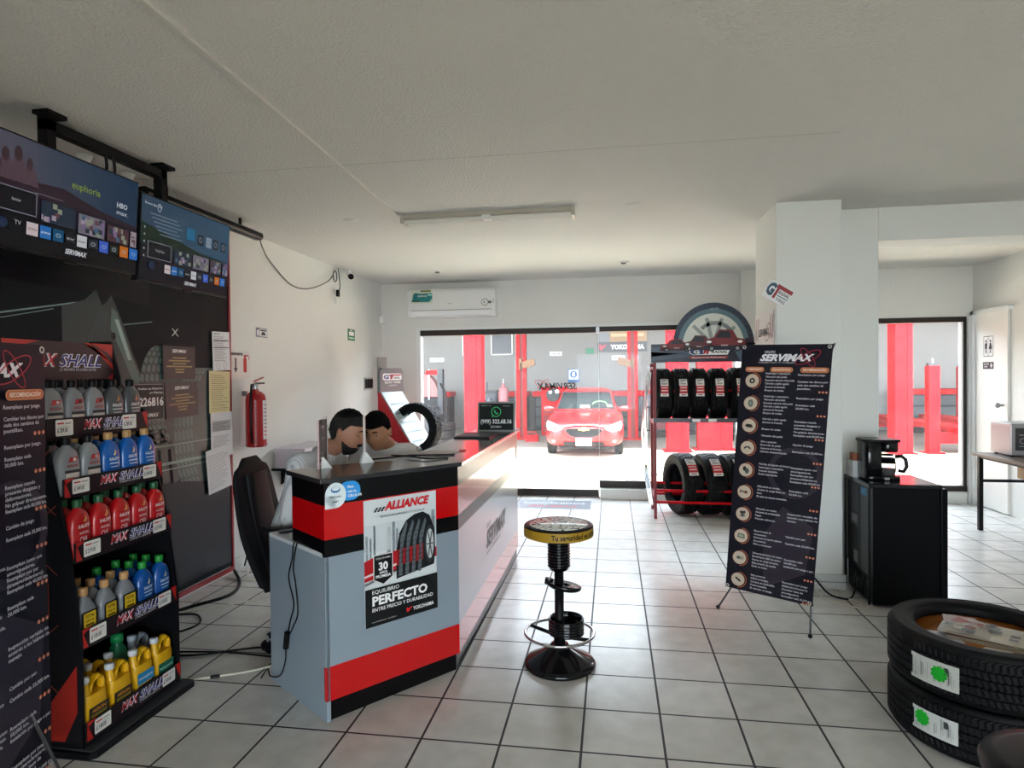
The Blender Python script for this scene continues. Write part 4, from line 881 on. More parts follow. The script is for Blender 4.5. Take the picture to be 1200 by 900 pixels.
def lab_gold(cv):
    cv.rrect(.0,.02,.08,.105,.008,P('#17181b')); cv.up(); cv.rrect(.01,.038,.07,.098,.005,P('#d9b321')); cv.up(); cv.text('TOTAL',.04,.078,.013,P('#1d1c12'),'c',w=.045,bold=.03); cv.text('10W-30',.04,.06,.010,P('#1d1c12'),'c',w=.04,bold=.02); cv.rect(.02,.045,.06,.052,P('#1d1c12')); cv.rect(.015,.026,.06,.031,P('#777777'))
KB = {
 'grey': bottle('grey','#85888c','#0e0e10',lab_grey), 'dark': bottle('dark_grey','#4b4d50','#0c0c0e',lab_dark), 'greyg': bottle('grey_gold','#85888c','#a3824e',lab_grey),
 'blue': bottle('blue','#0f5aa8','#b08a55',lab_blue), 'red': bottle('red','#b01018','#12502e',lab_racing), 'gold': bottle('gold_label','#7c7f85','#b58a58',lab_gold), 'blueg': bottle('deep_blue','#0d4c96','#1b8a2e',lab_blue)}
# yellow jug with handle
def jug(kind, body, cap, lab):
    m_ = MB(); bm = mat('jug_'+kind, body, .35, coat=.2)
    R_ = [(.052,.032,0),(.056,.036,.01),(.056,.036,.12),(.053,.034,.135)]
    m_.loft([ring_se(a, b_, z, e=4) for a, b_, z in R_], bm)
    m_.loft([ring_se(.02, .024, .133, -.032), ring_se(.016,.018,.165,-.034,e=2), ring_se(.014,.014,.185,-.034,e=2)], bm)
    m_.loft([[(.022*superell(2*PI*i/12,3)[0]*.8, y + .011*superell(2*PI*i/12,3)[1]*sy_, z + .011*superell(2*PI*i/12,3)[1]*sz_) for i in range(12)] for y, z, sy_, sz_ in ((-.016,.135,1,0),(-.012,.16,1,.4),(.006,.183,.6,1),(.03,.188,0,1),(.048,.178,-.7,1),(.052,.155,-1,.2),(.05,.13,-1,0))], bm)
    root = m_.build('antifreeze_jug')
    MB().lathe([(0,.182),(.018,.182),(.019,.186),(.019,.202),(.017,.206),(0,.206)], mat('jugcap_'+kind, cap, .4), X=Matrix.Translation((0,-.034,0)), n=16).build('cap', root)
    m_ = MB(); cv = Cv(m_, (.0366, -.05, 0), UY, UZ); lab(cv); m_.build('label', root)
    return root
def lab_j1(cv):
    cv.rect(.0,.03,.1,.085,P('#27231c')); cv.up(); cv.text('AKRON',.05,.062,.014,P('#d98a2c'),'c',w=.07,bold=.02)
    for k in range(3): cv.rect(.01,.05-.007*k,.09,.053-.007*k,P('#b59b3a'))
    cv.rect(0,.015,.1,.024,P('#bfc2c4'))
def lab_j2(cv):
    cv.rect(.0,.05,.1,.10,P('#1f83b5')); cv.up(); cv.text('Anticongelante',.05,.07,.012,wht,'c',w=.085); cv.up(-1); cv.rect(0,.02,.1,.045,P('#2c3438'))
def lab_j3(cv):
    cv.rect(.0,.03,.1,.085,P('#0f5f4b')); cv.up(); cv.text('Refrigerante',.05,.055,.012,P('#b7e3d2'),'c',w=.085)
KJ = {'y1': jug('yellow','#dba510','#c9ccd0',lab_j1), 'y2': jug('yellow_blue','#dba511','#c9ccd1',lab_j2), 'y3': jug('yellow_green','#dba512','#c9ccd2',lab_j3), 'gr': jug('grey','#7b838b','#9aa5ad',lab_j1)}
used = set()
ordw = ['first','second','third','fourth','fifth','sixth','seventh']
def put(src, x, y, z, rz, label, group):
    if src.name in used: return dup(src, TR(x, y, z, rz), label, group)
    used.add(src.name); src['label'] = label; src['category'] = 'bottle'; src['group'] = group; place(src, TR(x, y, z, rz)); return src
for kk in list(KB.values()) + list(KJ.values()): kk['category'] = 'bottle'
desc = {'grey': 'light grey bottle with black cap', 'dark': 'dark grey oil bottle with black cap', 'greyg': 'grey oil bottle with gold cap', 'blue': 'bright blue oil bottle with gold cap', 'red': 'red racing oil bottle with green cap', 'gold': 'grey oil bottle with yellow square label', 'blueg': 'blue oil bottle with green cap'}
shn = ['top', 'second', 'third', 'fourth', 'bottom']
rown = ['front', 'middle', 'back']
layout = {0: [['grey','grey','grey','dark','dark'], ['grey','grey','grey','dark','dark']],
          1: [['grey','grey','blue','blue','blue'], ['grey','greyg','blue','blue','blue']],
          2: [['red']*5, ['red']*5],
          3: [['gold','gold','gold','blueg','blueg'], ['gold','gold','gold','blueg','blueg'], ['gold','gold','blueg','blueg','blueg']]}
for si, rws in layout.items():
    x0, z0, z1 = shelves[si]; zz = z0 + .004
    for ri, rw in enumerate(rws):
        for ci, k in enumerate(rw):
            y = RY0 + .055 + .1095*ci
            put(KB[k], x0 - .045 - .068*ri, y, zz, random.uniform(-.08, .08), '%s, %s from left, %s row, %s shelf' % (desc[k].replace('oil bottle', 'bottle'), ordw[ci], rown[ri], shn[si]), '%s on the %s shelf of the oil rack' % ({'red':'red bottles','blue':'blue bottles','blueg':'blue bottles'}.get(k, 'grey bottles'), shn[si]))
x0, z0, z1 = shelves[4]
for i, (k, lb) in enumerate((('y1','yellow jug with dark label at left end of bottom shelf front row'),('y1','yellow jug with dark label, second in bottom shelf front row'),('y2','yellow jug with blue label in bottom shelf front row'),('y3','yellow jug with green label at right end of bottom shelf'))):
    put(KJ[k], x0-.05, RY0+.075+.132*i, z0+.03, 0, lb, 'yellow jugs on the bottom shelf')
for i in range(3): put(KJ['y1'], x0-.135-.002*i, RY0+.07+.115*i, z0+.03, 0, 'yellow jug behind the front row of bottom shelf, %s from left' % ordw[i], 'yellow jugs on the bottom shelf')
for i in range(2): put(KJ['y1'], x0-.215, RY0+.07+.115*i, z0+.03, 0, 'yellow jug in rearmost row of bottom shelf, %s from left' % ordw[i], 'yellow jugs on the bottom shelf')
put(KJ['gr'], x0-.14, RY0+.44, z0+.05, 0, 'grey jug standing behind the yellow jugs near right end', 'bottles')
KJ['gr'].pop('group', None) if 'group' in KJ['gr'] else None
m_ = MB(); m_.loft([ring_se(a, b_, z, e=3) for a, b_, z in ((.05,.04,0),(.055,.045,.01),(.055,.045,.13),(.045,.036,.17),(.03,.028,.2),(.02,.02,.215),(.02,.02,.24))], mat('green_jug','#0d5a38',.35), X=TR(x0-.15, RY0+.33, z0+.03))
o = m_.build('coolant_bottle'); tag(o, 'large dark green bottle behind yellow jugs on bottom shelf', 'bottle'); 
for o_ in (o,):
    for v_ in o_.data.vertices: v_.co -= V((x0-.15, RY0+.33, z0+.03))
    o_.location = (x0-.15, RY0+.33, z0+.03); WM[o_.name] = TR(x0-.15, RY0+.33, z0+.03)
MB().lathe([(0,.23),(.026,.23),(.026,.262),(0,.265)], P('#128a4a'), n=16).build('cap', o, world=False)
m_ = MB(); cv = Cv(m_, (.0455,-.045,0), UY, UZ); cv.rect(.01,.05,.08,.11,P('#d8d6d2')); cv.up(); cv.rect(.015,.07,.05,.08,P('#b32a2a')); m_.build('label', o, world=False)
m_ = MB(); m_.box((x0-.06,RY0+.01,z0+.004),(x0-.26,RY1-.01,z0+.03),rk); tag(m_.build('shelf_riser', loc=(x0-.15, 2.47, z0)), 'black riser plate under yellow jugs on the bottom shelf', 'riser')

# ------------------------------------------------------------------ banners
recs = [(['Pedal bajo o esponjoso.','Vibración del pedal.','Excesiva carrera del pedal.','Chirrido o jalón agudo','durante la frenada.','Bloqueo de ruedas.'],['Reemplazo por juego.','','Cambiar los discos por','cada dos cambios de','pastillas.']),
 (['Pedal bajo o esponjoso.','Vibración del pedal.','Excesiva carrera del pedal.','Chirrido o jalón agudo','durante la frenada.','Bloqueo de ruedas.'],['Reemplazo por juego.','','Reemplazo cada','30,000 km.']),
 (['Chirrido o jalón agudo','durante la frenada.','','Bloqueo de ruedas.','','Vibración del pedal.'],['Reemplazo cuando','presenta desgaste y','deformaciones.','No golpear directamente.','Reemplazo cada 80,000 km.']),
 (['Olor a quemado.','Recorrido de pedal.','Ausencia de frenado.','Chirrido durante frenado.'],['Cambio de juego','','Reemplazo cada 35,000 km.']),
 (['Pérdida de líquido de frenos.','Pedal bajo o esponjoso.','Frenado inestable.','Ruido inapropiado.'],['Reemplazo junto con','amortiguadores.','Reemplazo por par','(trasero/delantero).','Reemplazo cada 40,000 km.']),
 (['Dificultad en curvas.','Al tirar la carga hacia un','lado.','El auto se siente inestable.'],['Reemplazo cada','30,000 km.']),
 (['Vibración en ruedas.','Aumento de combustible.','Fugas.','Frenado deficiente.'],['Inspección variable de','acuerdo a los hábitos de','manejo.']),
 (['Motor forzado de','temperatura.','Disminuye un aporte óptimo','de potencia.','Filtro y arranque'],['Cambio por par.','','Cambio cada 25,000 km.']),
 (['Sobrecalentamiento de motor.','Rendimiento débil de motor.','Fuerza de carga excesiva.','Baja presión de aceite.','Ruido de motor.'],['Reemplazo cada','50,000 km.','Instalación por juego o par.']),
 (['Baja potencia.','Difícil arranque.','Consumo de combustible.','Pedal inestable.','El vehículo se apaga.'],['Reemplazo por juego','(delantero/trasero)','(Cambiar base de','amortiguador)','Reemplazo cada 35,000 km'])]
def banner(t, o, u, v, w_, h_, gloss=.35):
    """u and v: unit directions of the cloth, may be slightly out of square"""
    o, u, v = V(o), V(u), V(v); n = u.cross(v).normalized()
    bg = P('#1c1a24', gloss); org = P('#b8683c', gloss); cr_ = P('#c9b9a6', gloss); tx = P('#c6c3cc', gloss); red = P('#a32135', gloss)
    m_ = MB()
    m_.add([o + u*w_*i/6 + v*h_*j/10 + n*(.004*math.sin(i*1.3)*math.sin(j*.9)) - n*.002 for j in range(11) for i in range(7)], [(j*7+i, j*7+i+1, (j+1)*7+i+1, (j+1)*7+i) for j in range(10) for i in range(6)], bg, True)
    cv = Cv(m_, o + n*.003, u*w_, v*w_, n); H = h_/w_          # coordinates in banner widths
    pw = P('#2a2230', gloss)
    cv.poly([(.45,.1),(.9,.35),(.95,.9),(.6,1.1),(.4,.7)], pw); cv.ring(.7,1.5,.3,.3,.06,pw)
    cv.up(2); cv.text('GRUPO',.27,H-.10,.028,tx,w=.12,bold=.03); cv.text('SERVIMAX',.22,H-.19,.078,P('#e8e5ea',gloss),w=.60,bold=.05,shear=.35); cv.text('FUERZA PARA TU CAMINO',.21,H-.22,.016,tx,w=.4)
    cv.up(); cv.ring(.75,H-.15,.15,.055,.008,red,rot=.5); cv.ring(.75,H-.15,.13,.045,.008,red,rot=2.2)
    for x0_, x1_, s_ in ((.06,.28,'COMPONENTE'),(.35,.6,'DIAGNÓSTICO'),(.68,.98,'RECOMENDACIÓN')):
        cv.rrect(x0_,H-.325,x1_,H-.265,.028,P('#d08a58',gloss)); cv.up(); cv.rrect(x0_+.006,H-.319,x1_-.006,H-.271,.022,org); cv.up(); cv.text(s_,(x0_+x1_)/2,H-.306,.026,P('#f0e0d0',gloss),'c',w=(x1_-x0_)*.82,bold=.03,shear=.2); cv.up(-2)
    N = 10; st = (H-.56)/9
    for i in range(N):
        cy = H-.43-st*i
        cv.ring(.155,cy,.098,.098,.007,P('#c06a48',gloss),a0=-PI/2,a1=PI/2); cv.ell(.15,cy,.084,.084,P('#8f5d44',gloss)); cv.up(); cv.ell(.15,cy,.078,.078,cr_); cv.up(); k1 = P('#2c2f2e',gloss); k2 = P('#56605c',gloss)
        if i == 0: cv.ell(.15,cy,.035,.035,k1,n=8); cv.up(); cv.ell(.15,cy,.014,.014,cr_)
        elif i == 1: cv.ell(.15,cy,.03,.045,k2,n=10); cv.up(); cv.ell(.15,cy,.015,.025,P('#8b8f88'))
        elif i == 2: cv.poly([(.10,cy+.0),(.13,cy+.02),(.18,cy+.015),(.2,cy-.015),(.17,cy-.025),(.12,cy-.02)],k1)
        elif i == 3: cv.ring(.15,cy-.02,.045,.04,.018,k1,a0=.2,a1=PI-.2,n=12)
        elif i == 4: cv.ell(.135,cy+.015,.022,.03,k1,n=10); cv.ell(.165,cy-.01,.025,.035,k2,n=10)
        elif i == 5: cv.line(.1,cy+.01,.19,cy-.005,.014,k1); cv.ell(.17,cy,.022,.018,P('#7d3d2b'),n=10); cv.rect(.1,cy-.02,.108,cy+.03,k1)
        elif i == 6: cv.ell(.135,cy+.02,.02,.02,k1,n=9); cv.ell(.168,cy+.025,.018,.018,k1,n=9); cv.ell(.155,cy-.015,.026,.022,k2,n=9); cv.line(.12,cy-.03,.16,cy+.02,.012,k1)
        elif i == 7: cv.poly([(.105,cy-.022),(.195,cy-.03),(.19,cy+.025),(.115,cy+.03)],k1); cv.up(); cv.poly([(.115,cy-.014),(.185,cy-.021),(.181,cy+.018),(.122,cy+.021)],P('#8fa08c'))
        elif i == 8: cv.ell(.14,cy,.028,.02,k2,n=10); 
        else: cv.poly([(.11,cy+.015),(.13,cy+.03),(.19,cy-.01),(.175,cy-.028)],k1)
        if i == 8:
            for q in range(4): cv.line(.165,cy-.02+.012*q,.2,cy-.015+.012*q,.005,k2)
        cv.up(-2)
        a, b_ = recs[i]
        lh = .034
        for j, s_ in enumerate(a):
            if s_: cv.text(s_,.30,cy+st*.30-lh*j*(st/.23),.022,tx,bold=.02,w=.0122*len(s_))
        for j, s_ in enumerate(b_):
            if s_: cv.text(s_,.66,cy+st*.26-lh*j*(st/.23),.022,tx,bold=.02,w=min(.325,.0145*len(s_)))
        for j in range(3): cv.ell(.90+.035*j,cy-st*.42,.013,.013,P('#c5694a',gloss),n=12); cv.up(); cv.text('$',.90+.035*j,cy-st*.42-.007,.013,P('#f0d9cc',gloss),'c'); cv.up(-1)
    cv.up(0)
    for x_, y_ in ((.03,.03),(.97,.03),(.03,H-.03),(.97,H-.03)): cv.ring(x_,y_,.022,.022,.012,P('#b9b9b0',.3),n=14)
    m_.build('printed_cloth', t)
BL, BR, TL, TR_ = V((.686,4.056,.175)), V((1.122,3.805,.161)), V((.785,3.999,1.674)), V((1.226,3.745,1.664))
t = thing('standing_banner', 'dark car service banner on thin stand beside the white pillar', 'banner', (.9, 3.95, 0))
bu = (BR-BL); bv = (TL-BL); banner(t, BL, bu.normalized(), bv.normalized(), bu.length, bv.length)
bn = bu.cross(bv).normalized()
gm = mat('stand_grey', '#5c5f63', .35, metal=.6)
m_ = MB(); hub = (BL+BR+TL+TR_)/4 - bn*.06
for a, b_ in ((BL - bn*.01, TR_ - bn*.01), (BR - bn*.01, TL - bn*.01)): m_.tube([a, hub, b_], .005, gm)
m_.build('cross_frame', t)
for a, b_ in ((BL - bn*.03 + bu*.06, (.655, 4.145, .01)), (BR - bn*.03 - bu*.03, (1.093, 3.75, .01)), (hub, (1.02, 4.45, .01))):
    m_ = MB(); b_ = V(b_); m_.tube([hub, a, b_] if a != hub else [a, b_], .006, gm); lg = m_.build('leg', t); MB().ball((b_.x, b_.y, .013), .013, black_pl, n=8).build('rubber_foot', lg)
t = thing('standing_banner', 'dark car service banner in front of the oil rack', 'banner', (-1.98, 1.7, 0))
uu = V((-.2, .98, 0)).normalized(); BR2 = V((-2.035, 1.985, .085)); vv = V((-.004, .004, 1)).normalized()
banner(t, BR2 - uu*.6, uu, vv, .6, 1.545, .3); nn = uu.cross(vv).normalized()
hub = BR2 - uu*.3 + vv*.75 - nn*.05
m_ = MB()
for a, b_ in ((BR2, BR2 - uu*.6 + vv*1.54), (BR2 - uu*.6, BR2 + vv*1.54)): m_.tube([a - nn*.008, hub, b_ - nn*.008], .005, gm)
m_.build('cross_frame', t)
for b_ in (BR2 + uu*.03 - UZ*.075 + nn*.03, BR2 - uu*.63 - UZ*.075 + nn*.03, hub - nn*.25 - UZ*(hub.z-.01)):
    m_ = MB(); m_.tube([hub, b_], .006, steel); lg = m_.build('leg', t); MB().ball(tuple(b_), .012, black_pl, n=8).build('rubber_foot', lg)

# ------------------------------------------------------------------ tyres
def tyre_geo(m_, R, W, r, n=120, X=None, mt=rubber, ribs=4, per=4, gd=.006):
    h = W/2; sw = R - r
    side = [(r, -h*.62), (r+.004, -h*.80), (r+sw*.12, -h*.9), (r+sw*.14, -h*.87), (r+sw*.2, -h*.93), (r+sw*.5, -h*1.0), (r+sw*.75, -h*.96), (r+sw*.78, -h*.98), (R-sw*.12, -h*.9), (R-.008, -h*.8)]
    tread = [(R-.003, -h*.76)]; g = []
    w2 = h*1.5/(ribs+.0); 
    for k in range(ribs):
        z0 = -h*.75 + w2*k; z1 = z0 + w2
        tread += [(R, z0 + .004), (R, z1 - .006)]
        if k < ribs-1: tread += [(R-.008, z1-.004), (R-.008, z1+.002)]
    tread += [(R-.003, h*.76)]
    side2 = [(a, -b_) for a, b_ in side[::-1]]
    inner = [(r+.004, h*.5), (r+sw*.5, h*.8), (R-.018, h*.6), (R-.014, 0), (R-.018, -h*.6), (r+sw*.5, -h*.8), (r+.004, -h*.5)]
    def rings(pr, cut=None):
        out = []
        for j, (a, z) in enumerate(pr):
            rg = []
            for i in range(n):
                q = a
                if cut and cut(j, i): q = a - gd
                t_ = 2*PI*i/n + (.02*math.sin(j*1.7) if cut else 0)
                rg.append((q*math.cos(t_), q*math.sin(t_), z))
            out.append(rg)
        return out
    nt_ = len(tread)
    m_.loft(rings(side), mt, caps=False, X=X)
    m_.loft([rings(side)[-1]] + rings(tread, lambda j, i: (i % per == 0) and (j < 3 or j > nt_-4) or (i % per == 2) and 3 < j < nt_-4) + [rings(side2)[0]], mt, caps=False, smooth=False, X=X)
    m_.loft(rings(side2) + rings(inner) + [rings(side)[0]], mt, caps=False, X=X)
def tread_label(m_, R, W, a0, a1, X, draw, z0, z1):
    """sticker bent round the tread; draw(cvfun) gives coloured rects in 0..1 x 0..1"""
    n = 14
    def f(u_, v_, k): a = a0 + (a1-a0)*v_; rr = R + .0015 + .0004*k; return (rr*math.cos(a), rr*math.sin(a), z0 + (z1-z0)*u_)
    for (u0, v0, u1, v1, mt, k) in draw:
        nn_ = max(1, int(abs(v1-v0)*n)); vs = []; fs = []
        for j in range(nn_+1):
            vv_ = v0 + (v1-v0)*j/nn_; vs += [f(u0, vv_, k), f(u1, vv_, k)]
        for j in range(nn_): fs.append((2*j, 2*j+1, 2*j+3, 2*j+2))
        m_.add(vs, fs, mt, True, X)
redl = P('#b5252a'); 
lab_t = [(0,0,1,1,P('#dcdad8'),0), (0,.42,1,.85,redl,1), (.1,.5,.9,.56,P('#e6c9c9'),2), (.1,.66,.9,.72,P('#e6c9c9'),2), (.15,.05,.85,.1,P('#55555a'),1), (.15,.16,.6,.2,P('#77777a'),1), (.15,.26,.85,.34,P('#99999c'),1), (.2,.9,.8,.95,P('#8a2a2a'),1)]
t = thing('tyre_rack', 'red tyre rack with printed car header board and grey shelf', 'tyre rack', (.92, 6.8, 0))
RX0, RX1 = .42, 1.40
for x in (RX0, RX1):
    m_ = MB(); m_.box((x, 6.66, 0), (x+.03, 6.69, 1.62), darkred_pt); m_.box((x, 7.15, 0), (x+.03, 7.18, 1.62), darkred_pt); 
    for z in (.2, .98, 1.55): m_.box((x, 6.69, z), (x+.03, 7.15, z+.03), darkred_pt)
    m_.build('upright', t)
m_ = MB(); m_.box((RX0, 6.655, 1.0), (RX1+.03, 6.66, 1.045), mat('shelf_grey','#5b5c66',.4)); m_.box((RX0+.03, 6.66, 1.0), (RX1, 7.18, 1.012), MATS['shelf_grey']); cv = Cv(m_, (RX0, 6.655, 1.0), UX, UZ); cv.rect(.39,.008,.47,.037,wht); cv.rect(.55,.008,.63,.037,wht); m_.build('shelf', t)
m_ = MB(); 
for y, z in ((6.66,.16),(6.66,.28),(7.15,.16),(7.15,.28),(7.15,1.3)): MB().box((RX0+.03, y, z), (RX1, y+.025, z+.025), red_pt).build('tyre_bar', t)
# header
m_ = MB(); nav = P('#1a2438', .35); cv = board(m_, (.40, 6.65, 1.62), UX, UZ, 1.02, .19, .012, nav)
cv.poly([(0,.02),(.45,.06),(.5,.12),(0,.16)], P('#2c3c52',.35)); cv.poly([(0,.06),(.3,.09),(0,.11)], P('#3f5266',.35)); cv.poly([(.88,.01),(1.02,.01),(1.02,.17),(.8,.17)], P('#4a5f73',.35)); cv.up()
cv.rrect(.39,.035,.76,.06,.006,P('#a31c28')); cv.up(); cv.text('Experience the Performance',.575,.041,.012,wht,'c',w=.33,bold=.02)
cv.ell(.44,.105,.058,.032,wht); cv.poly([(.42,.073),(.76,.073),(.79,.137),(.42,.137)],wht); cv.up(); cv.ell(.44,.105,.05,.027,P('#23346b')); cv.rect(.43,.08,.52,.13,P('#23346b')); cv.poly([(.52,.08),(.53,.08),(.57,.12),(.78,.12),(.785,.134),(.53,.134)],P('#b3202c')); cv.poly([(.545,.08),(.57,.08),(.585,.125),(.56,.125)],P('#b3202c')); cv.up(); cv.text('G',.425,.088,.034,wht,w=.06,bold=.03); cv.text('RADIAL',.60,.09,.026,P('#33333a'),w=.16,bold=.03,shear=.3)
m_.build('header_board', t)
m_ = MB(); hx_, hz_ = 1.02, 1.795; HO = V((.40, 6.645, 1.62))
pts = [(hx_+.40*math.cos(PI*i/28), hz_+.43*math.sin(PI*i/28)) for i in range(29)]
m_.prism([(x, 6.653, z) for x, z in pts], (0,.012,0), P('#24303f',.4))
cv = Cv(m_, (0, 6.653, 0), UX, UZ, n=(0,-1,0))
cv.ring(hx_,hz_,.395,.425,.05,P('#27364a'),a0=0,a1=PI,n=36); cv.up(); cv.ring(hx_,hz_,.35,.37,.05,P('#54707c'),a0=0,a1=PI,n=30); cv.up(); cv.ell(hx_,hz_,.30,.32,P('#c9cdc6'),a0=0,a1=PI); cv.up()
for i in range(24): a = PI*(i+.5)/24; cv.line(hx_+.385*math.cos(a),hz_+.415*math.sin(a),hx_+.36*math.cos(a+.03),hz_+.385*math.sin(a+.03),.006,P('#141d2a'))
cv.text('GT',hx_-.03,hz_+.345,.03,P('#7f97a6'),w=.09,bold=.02)
for a in (.7,1.25,1.8,2.35): cv.line(hx_+.05*math.cos(a),hz_+.05*math.sin(a),hx_+.28*math.cos(a),hz_+.28*math.sin(a),.035,P('#8c9392'))
cv.ring(hx_+.02,hz_+.05,.2,.19,.04,P('#7a8181'),a0=.6,a1=2.4,n=14); cv.up(2)
def carpic(cx, cz, w_, h_, c1, c2, sk=0):
    b_ = [(-.5,0),(.5,0),(.5,.35),(.45,.52),(.30,.58),(.2,.95),(-.12,1.0),(-.25,.62),(-.45,.5),(-.5,.3)]
    cv.poly([(cx+w_*x*(1 if not sk else -1), cz+h_*y) for x, y in (b_ if not sk else b_[::-1])], c1); cv.up()
    g = [(-.2,.6),(.16,.58),(.12,.88),(-.1,.92)]; cv.poly([(cx+w_*x*(1 if not sk else -1), cz+h_*y) for x, y in (g if not sk else g[::-1])], P('#1b2230')); cv.poly([(cx-w_*.5,cz),(cx+w_*.5,cz),(cx+w_*.48,cz+h_*.22),(cx-w_*.48,cz+h_*.22)],c2); cv.up()
    for s in (-1,1): cv.ell(cx+s*w_*.36,cz+h_*.4,w_*.06,h_*.07,wht,n=10); cv.ell(cx+s*w_*.3,cz+h_*.08,w_*.075,h_*.15,P('#0d0d10'),n=12); cv.up(); cv.ell(cx+s*w_*.3,cz+h_*.08,w_*.045,h_*.09,P('#8e8e92'),n=10); cv.up(-1)
    cv.rect(cx-w_*.08,cz+h_*.2,cx+w_*.08,cz+h_*.26,P('#b9a0a0'))
carpic(1.36,1.74,.2,.12,P('#4a2430'),P('#241b24')); carpic(.66,1.74,.34,.12,P('#6d1e26'),P('#401419'),1); carpic(.88,1.745,.32,.15,P('#52222a'),P('#2c1519')); carpic(1.13,1.74,.42,.21,P('#6f232b'),P('#1c2036'))
m_.build('header_arch', t)
# tyres on the rack
m_ = MB(); tyre_geo(m_, .275, .165, .18, n=96, ribs=4)
ut = m_.build('tyre'); m_ = MB(); tread_label(m_, .275, .165, 0, 0, None, [], 0, 0)
def tl_mesh(R_, a0, a1, zw):
    m_ = MB(); tread_label(m_, R_, 0, a0, a1, None, lab_t, -zw, zw); return m_
tl_mesh(.275, -PI/2-.02, -PI/2+.66, .04).build('tyre_label', ut, world=False)
tag(ut, 'x', 'tyre', 'tyres on the upper shelf of the rack')
# axis local Z -> world X ; local -Y faces the camera side
def tyre_M(x, y, z, yaw=0, spin=0): return Matrix.Translation((x, y, z)) @ Matrix.Rotation(yaw, 4, 'Z') @ Matrix.Rotation(PI/2, 4, 'Y') @ Matrix.Rotation(spin, 4, 'Z')
# find spin so that the label (centre angle about -PI/2+.32) faces -Y world and slightly up
xs = [.535, .715, .90, 1.09, 1.285]
for i, x in enumerate(xs):
    M = tyre_M(x, 6.93, 1.012+.276, .04*math.sin(i*2), -.6)
    lb = 'upright black tyre with red white label, %s from left on upper shelf' % ordw[i]
    if i == 0: ut['label'] = lb; place(ut, M)
    else: dup(ut, M, lb)
m_ = MB(); tyre_geo(m_, .325, .215, .205, n=108, ribs=5); lt = m_.build('tyre'); tl_mesh(.325, -PI/2+.3, -PI/2+.95, .05).build('tyre_label', lt, world=False)
tag(lt, 'x', 'tyre', 'big tyres standing low in the rack')
for i, (x, yw) in enumerate(((.74, .30), (1.0, .24), (1.24, .2))):
    M = tyre_M(x, 6.96, .326, yw, -1.35)
    lb = 'large black tyre with red white label, %s from left under rack shelf' % ordw[i]
    if i == 0: lt['label'] = lb; place(lt, M)
    else: dup(lt, M, lb)
# plastic film hanging on left side of the rack
m_ = MB()
def filmf(u_, v_):
    z = .12 + 1.4*v_; y = 6.68 + .34*u_ ; return (.39 - .05*math.sin(v_*3.0) + .022*math.sin(u_*9+v_*5) + .008*math.sin(v_*13+u_*4), y, z)
m_.grid(filmf, 14, 40, film); tag(m_.build('plastic_wrap', loc=(.4, 6.8, .12)), 'crumpled clear plastic wrap hanging on left side of rack', 'plastic wrap')

# tyre stack foreground
def big_tyre(z, rot, lb, flip=False):
    m_ = MB(); tyre_geo(m_, .345, .222, .24, n=480, ribs=5, per=5, gd=.0035)
    o = m_.build('tyre'); place(o, TR(1.52, 2.88, z, 0)); tag(o, lb, 'tyre', 'two tyres stacked as a magazine table')
    m_ = MB(); g1 = P('#12b32a'); wl = P('#c9cbc6')
    rr = [(0,0,1,1,wl,0)] 
    for k, (u0, u1) in enumerate(((.1,.3),(.2,.75),(.5,.9),(.15,.6),(.4,.9),(.2,.8))):
        if k == 2: continue
        rr.append((u0, .1+.14*k, u1, .115+.14*k, P('#4a4c50'), 1)); rr.append((u0+.05, .14+.14*k, u1-.03, .15+.14*k, P('#77797c'), 1))
    for k in range(22): rr.append((.12+.05*(k*7 % 5), .06+.04*k, .5+.06*(k*5 % 7), .066+.04*k, P('#6a6c70'), 1)) if k*.04 < .85 and not (8 < k < 15) else None
    rr.append((.55,.72,.85,.80,P('#3b3d40'),2)); rr.append((.15,.0,.85,.04,P('#1b1b1e'),2))
    tread_label(m_, .345, 0, rot, rot+(.53 if not flip else .50), None, rr, -.065 if not flip else -.045, .035 if not flip else .045)
    ac = rot + (.33 if not flip else .12); zc = -.012 if not flip else .008; vs = [(.3475*math.cos(ac), .3475*math.sin(ac), zc)]
    N = 20
    for k in range(N):
        q = (.033 if k % 2 else .026); th = 2*PI*k/N; a = ac + q*math.cos(th)/.345; vs.append((.3475*math.cos(a), .3475*math.sin(a), zc + q*math.sin(th)))
    m_.add(vs, [(0, 1+k, 1+(k+1) % N) for k in range(N)], g1)
    m_.build('tyre_label', o, world=False); return o
big_tyre(.111, PI+.36, 'lower large tyre of the foreground stack with white label', True)
big_tyre(.333, PI+.34, 'upper large tyre of the foreground stack holding magazines')
t = thing('round_tabletop', 'round orange wooden board set inside the upper tyre', 'tabletop', (1.52, 2.88, .38))
m_ = MB(); wd_ = mat('orange_wood', '#a8621e', .3, noise=.15, nscale=6); m_.lathe([(0,.38),(.262,.38),(.262,.395),(0,.395)], wd_, X=TR(1.52,2.88,0), n=48)
cv = Cv(m_, (1.52,2.88,.3952), UX, UY, n=UZ); cv.poly([(-.22+.0,-.0),(-.215,.04),(-.12,.03),(-.11,-.09),(-.19,-.10)], P('#b9b6c4')); cv.poly([(-.10,-.15),(-.02,-.19),(.03,-.15),(-.05,-.11)], P('#c5c2b8'))
m_.build('board', t)
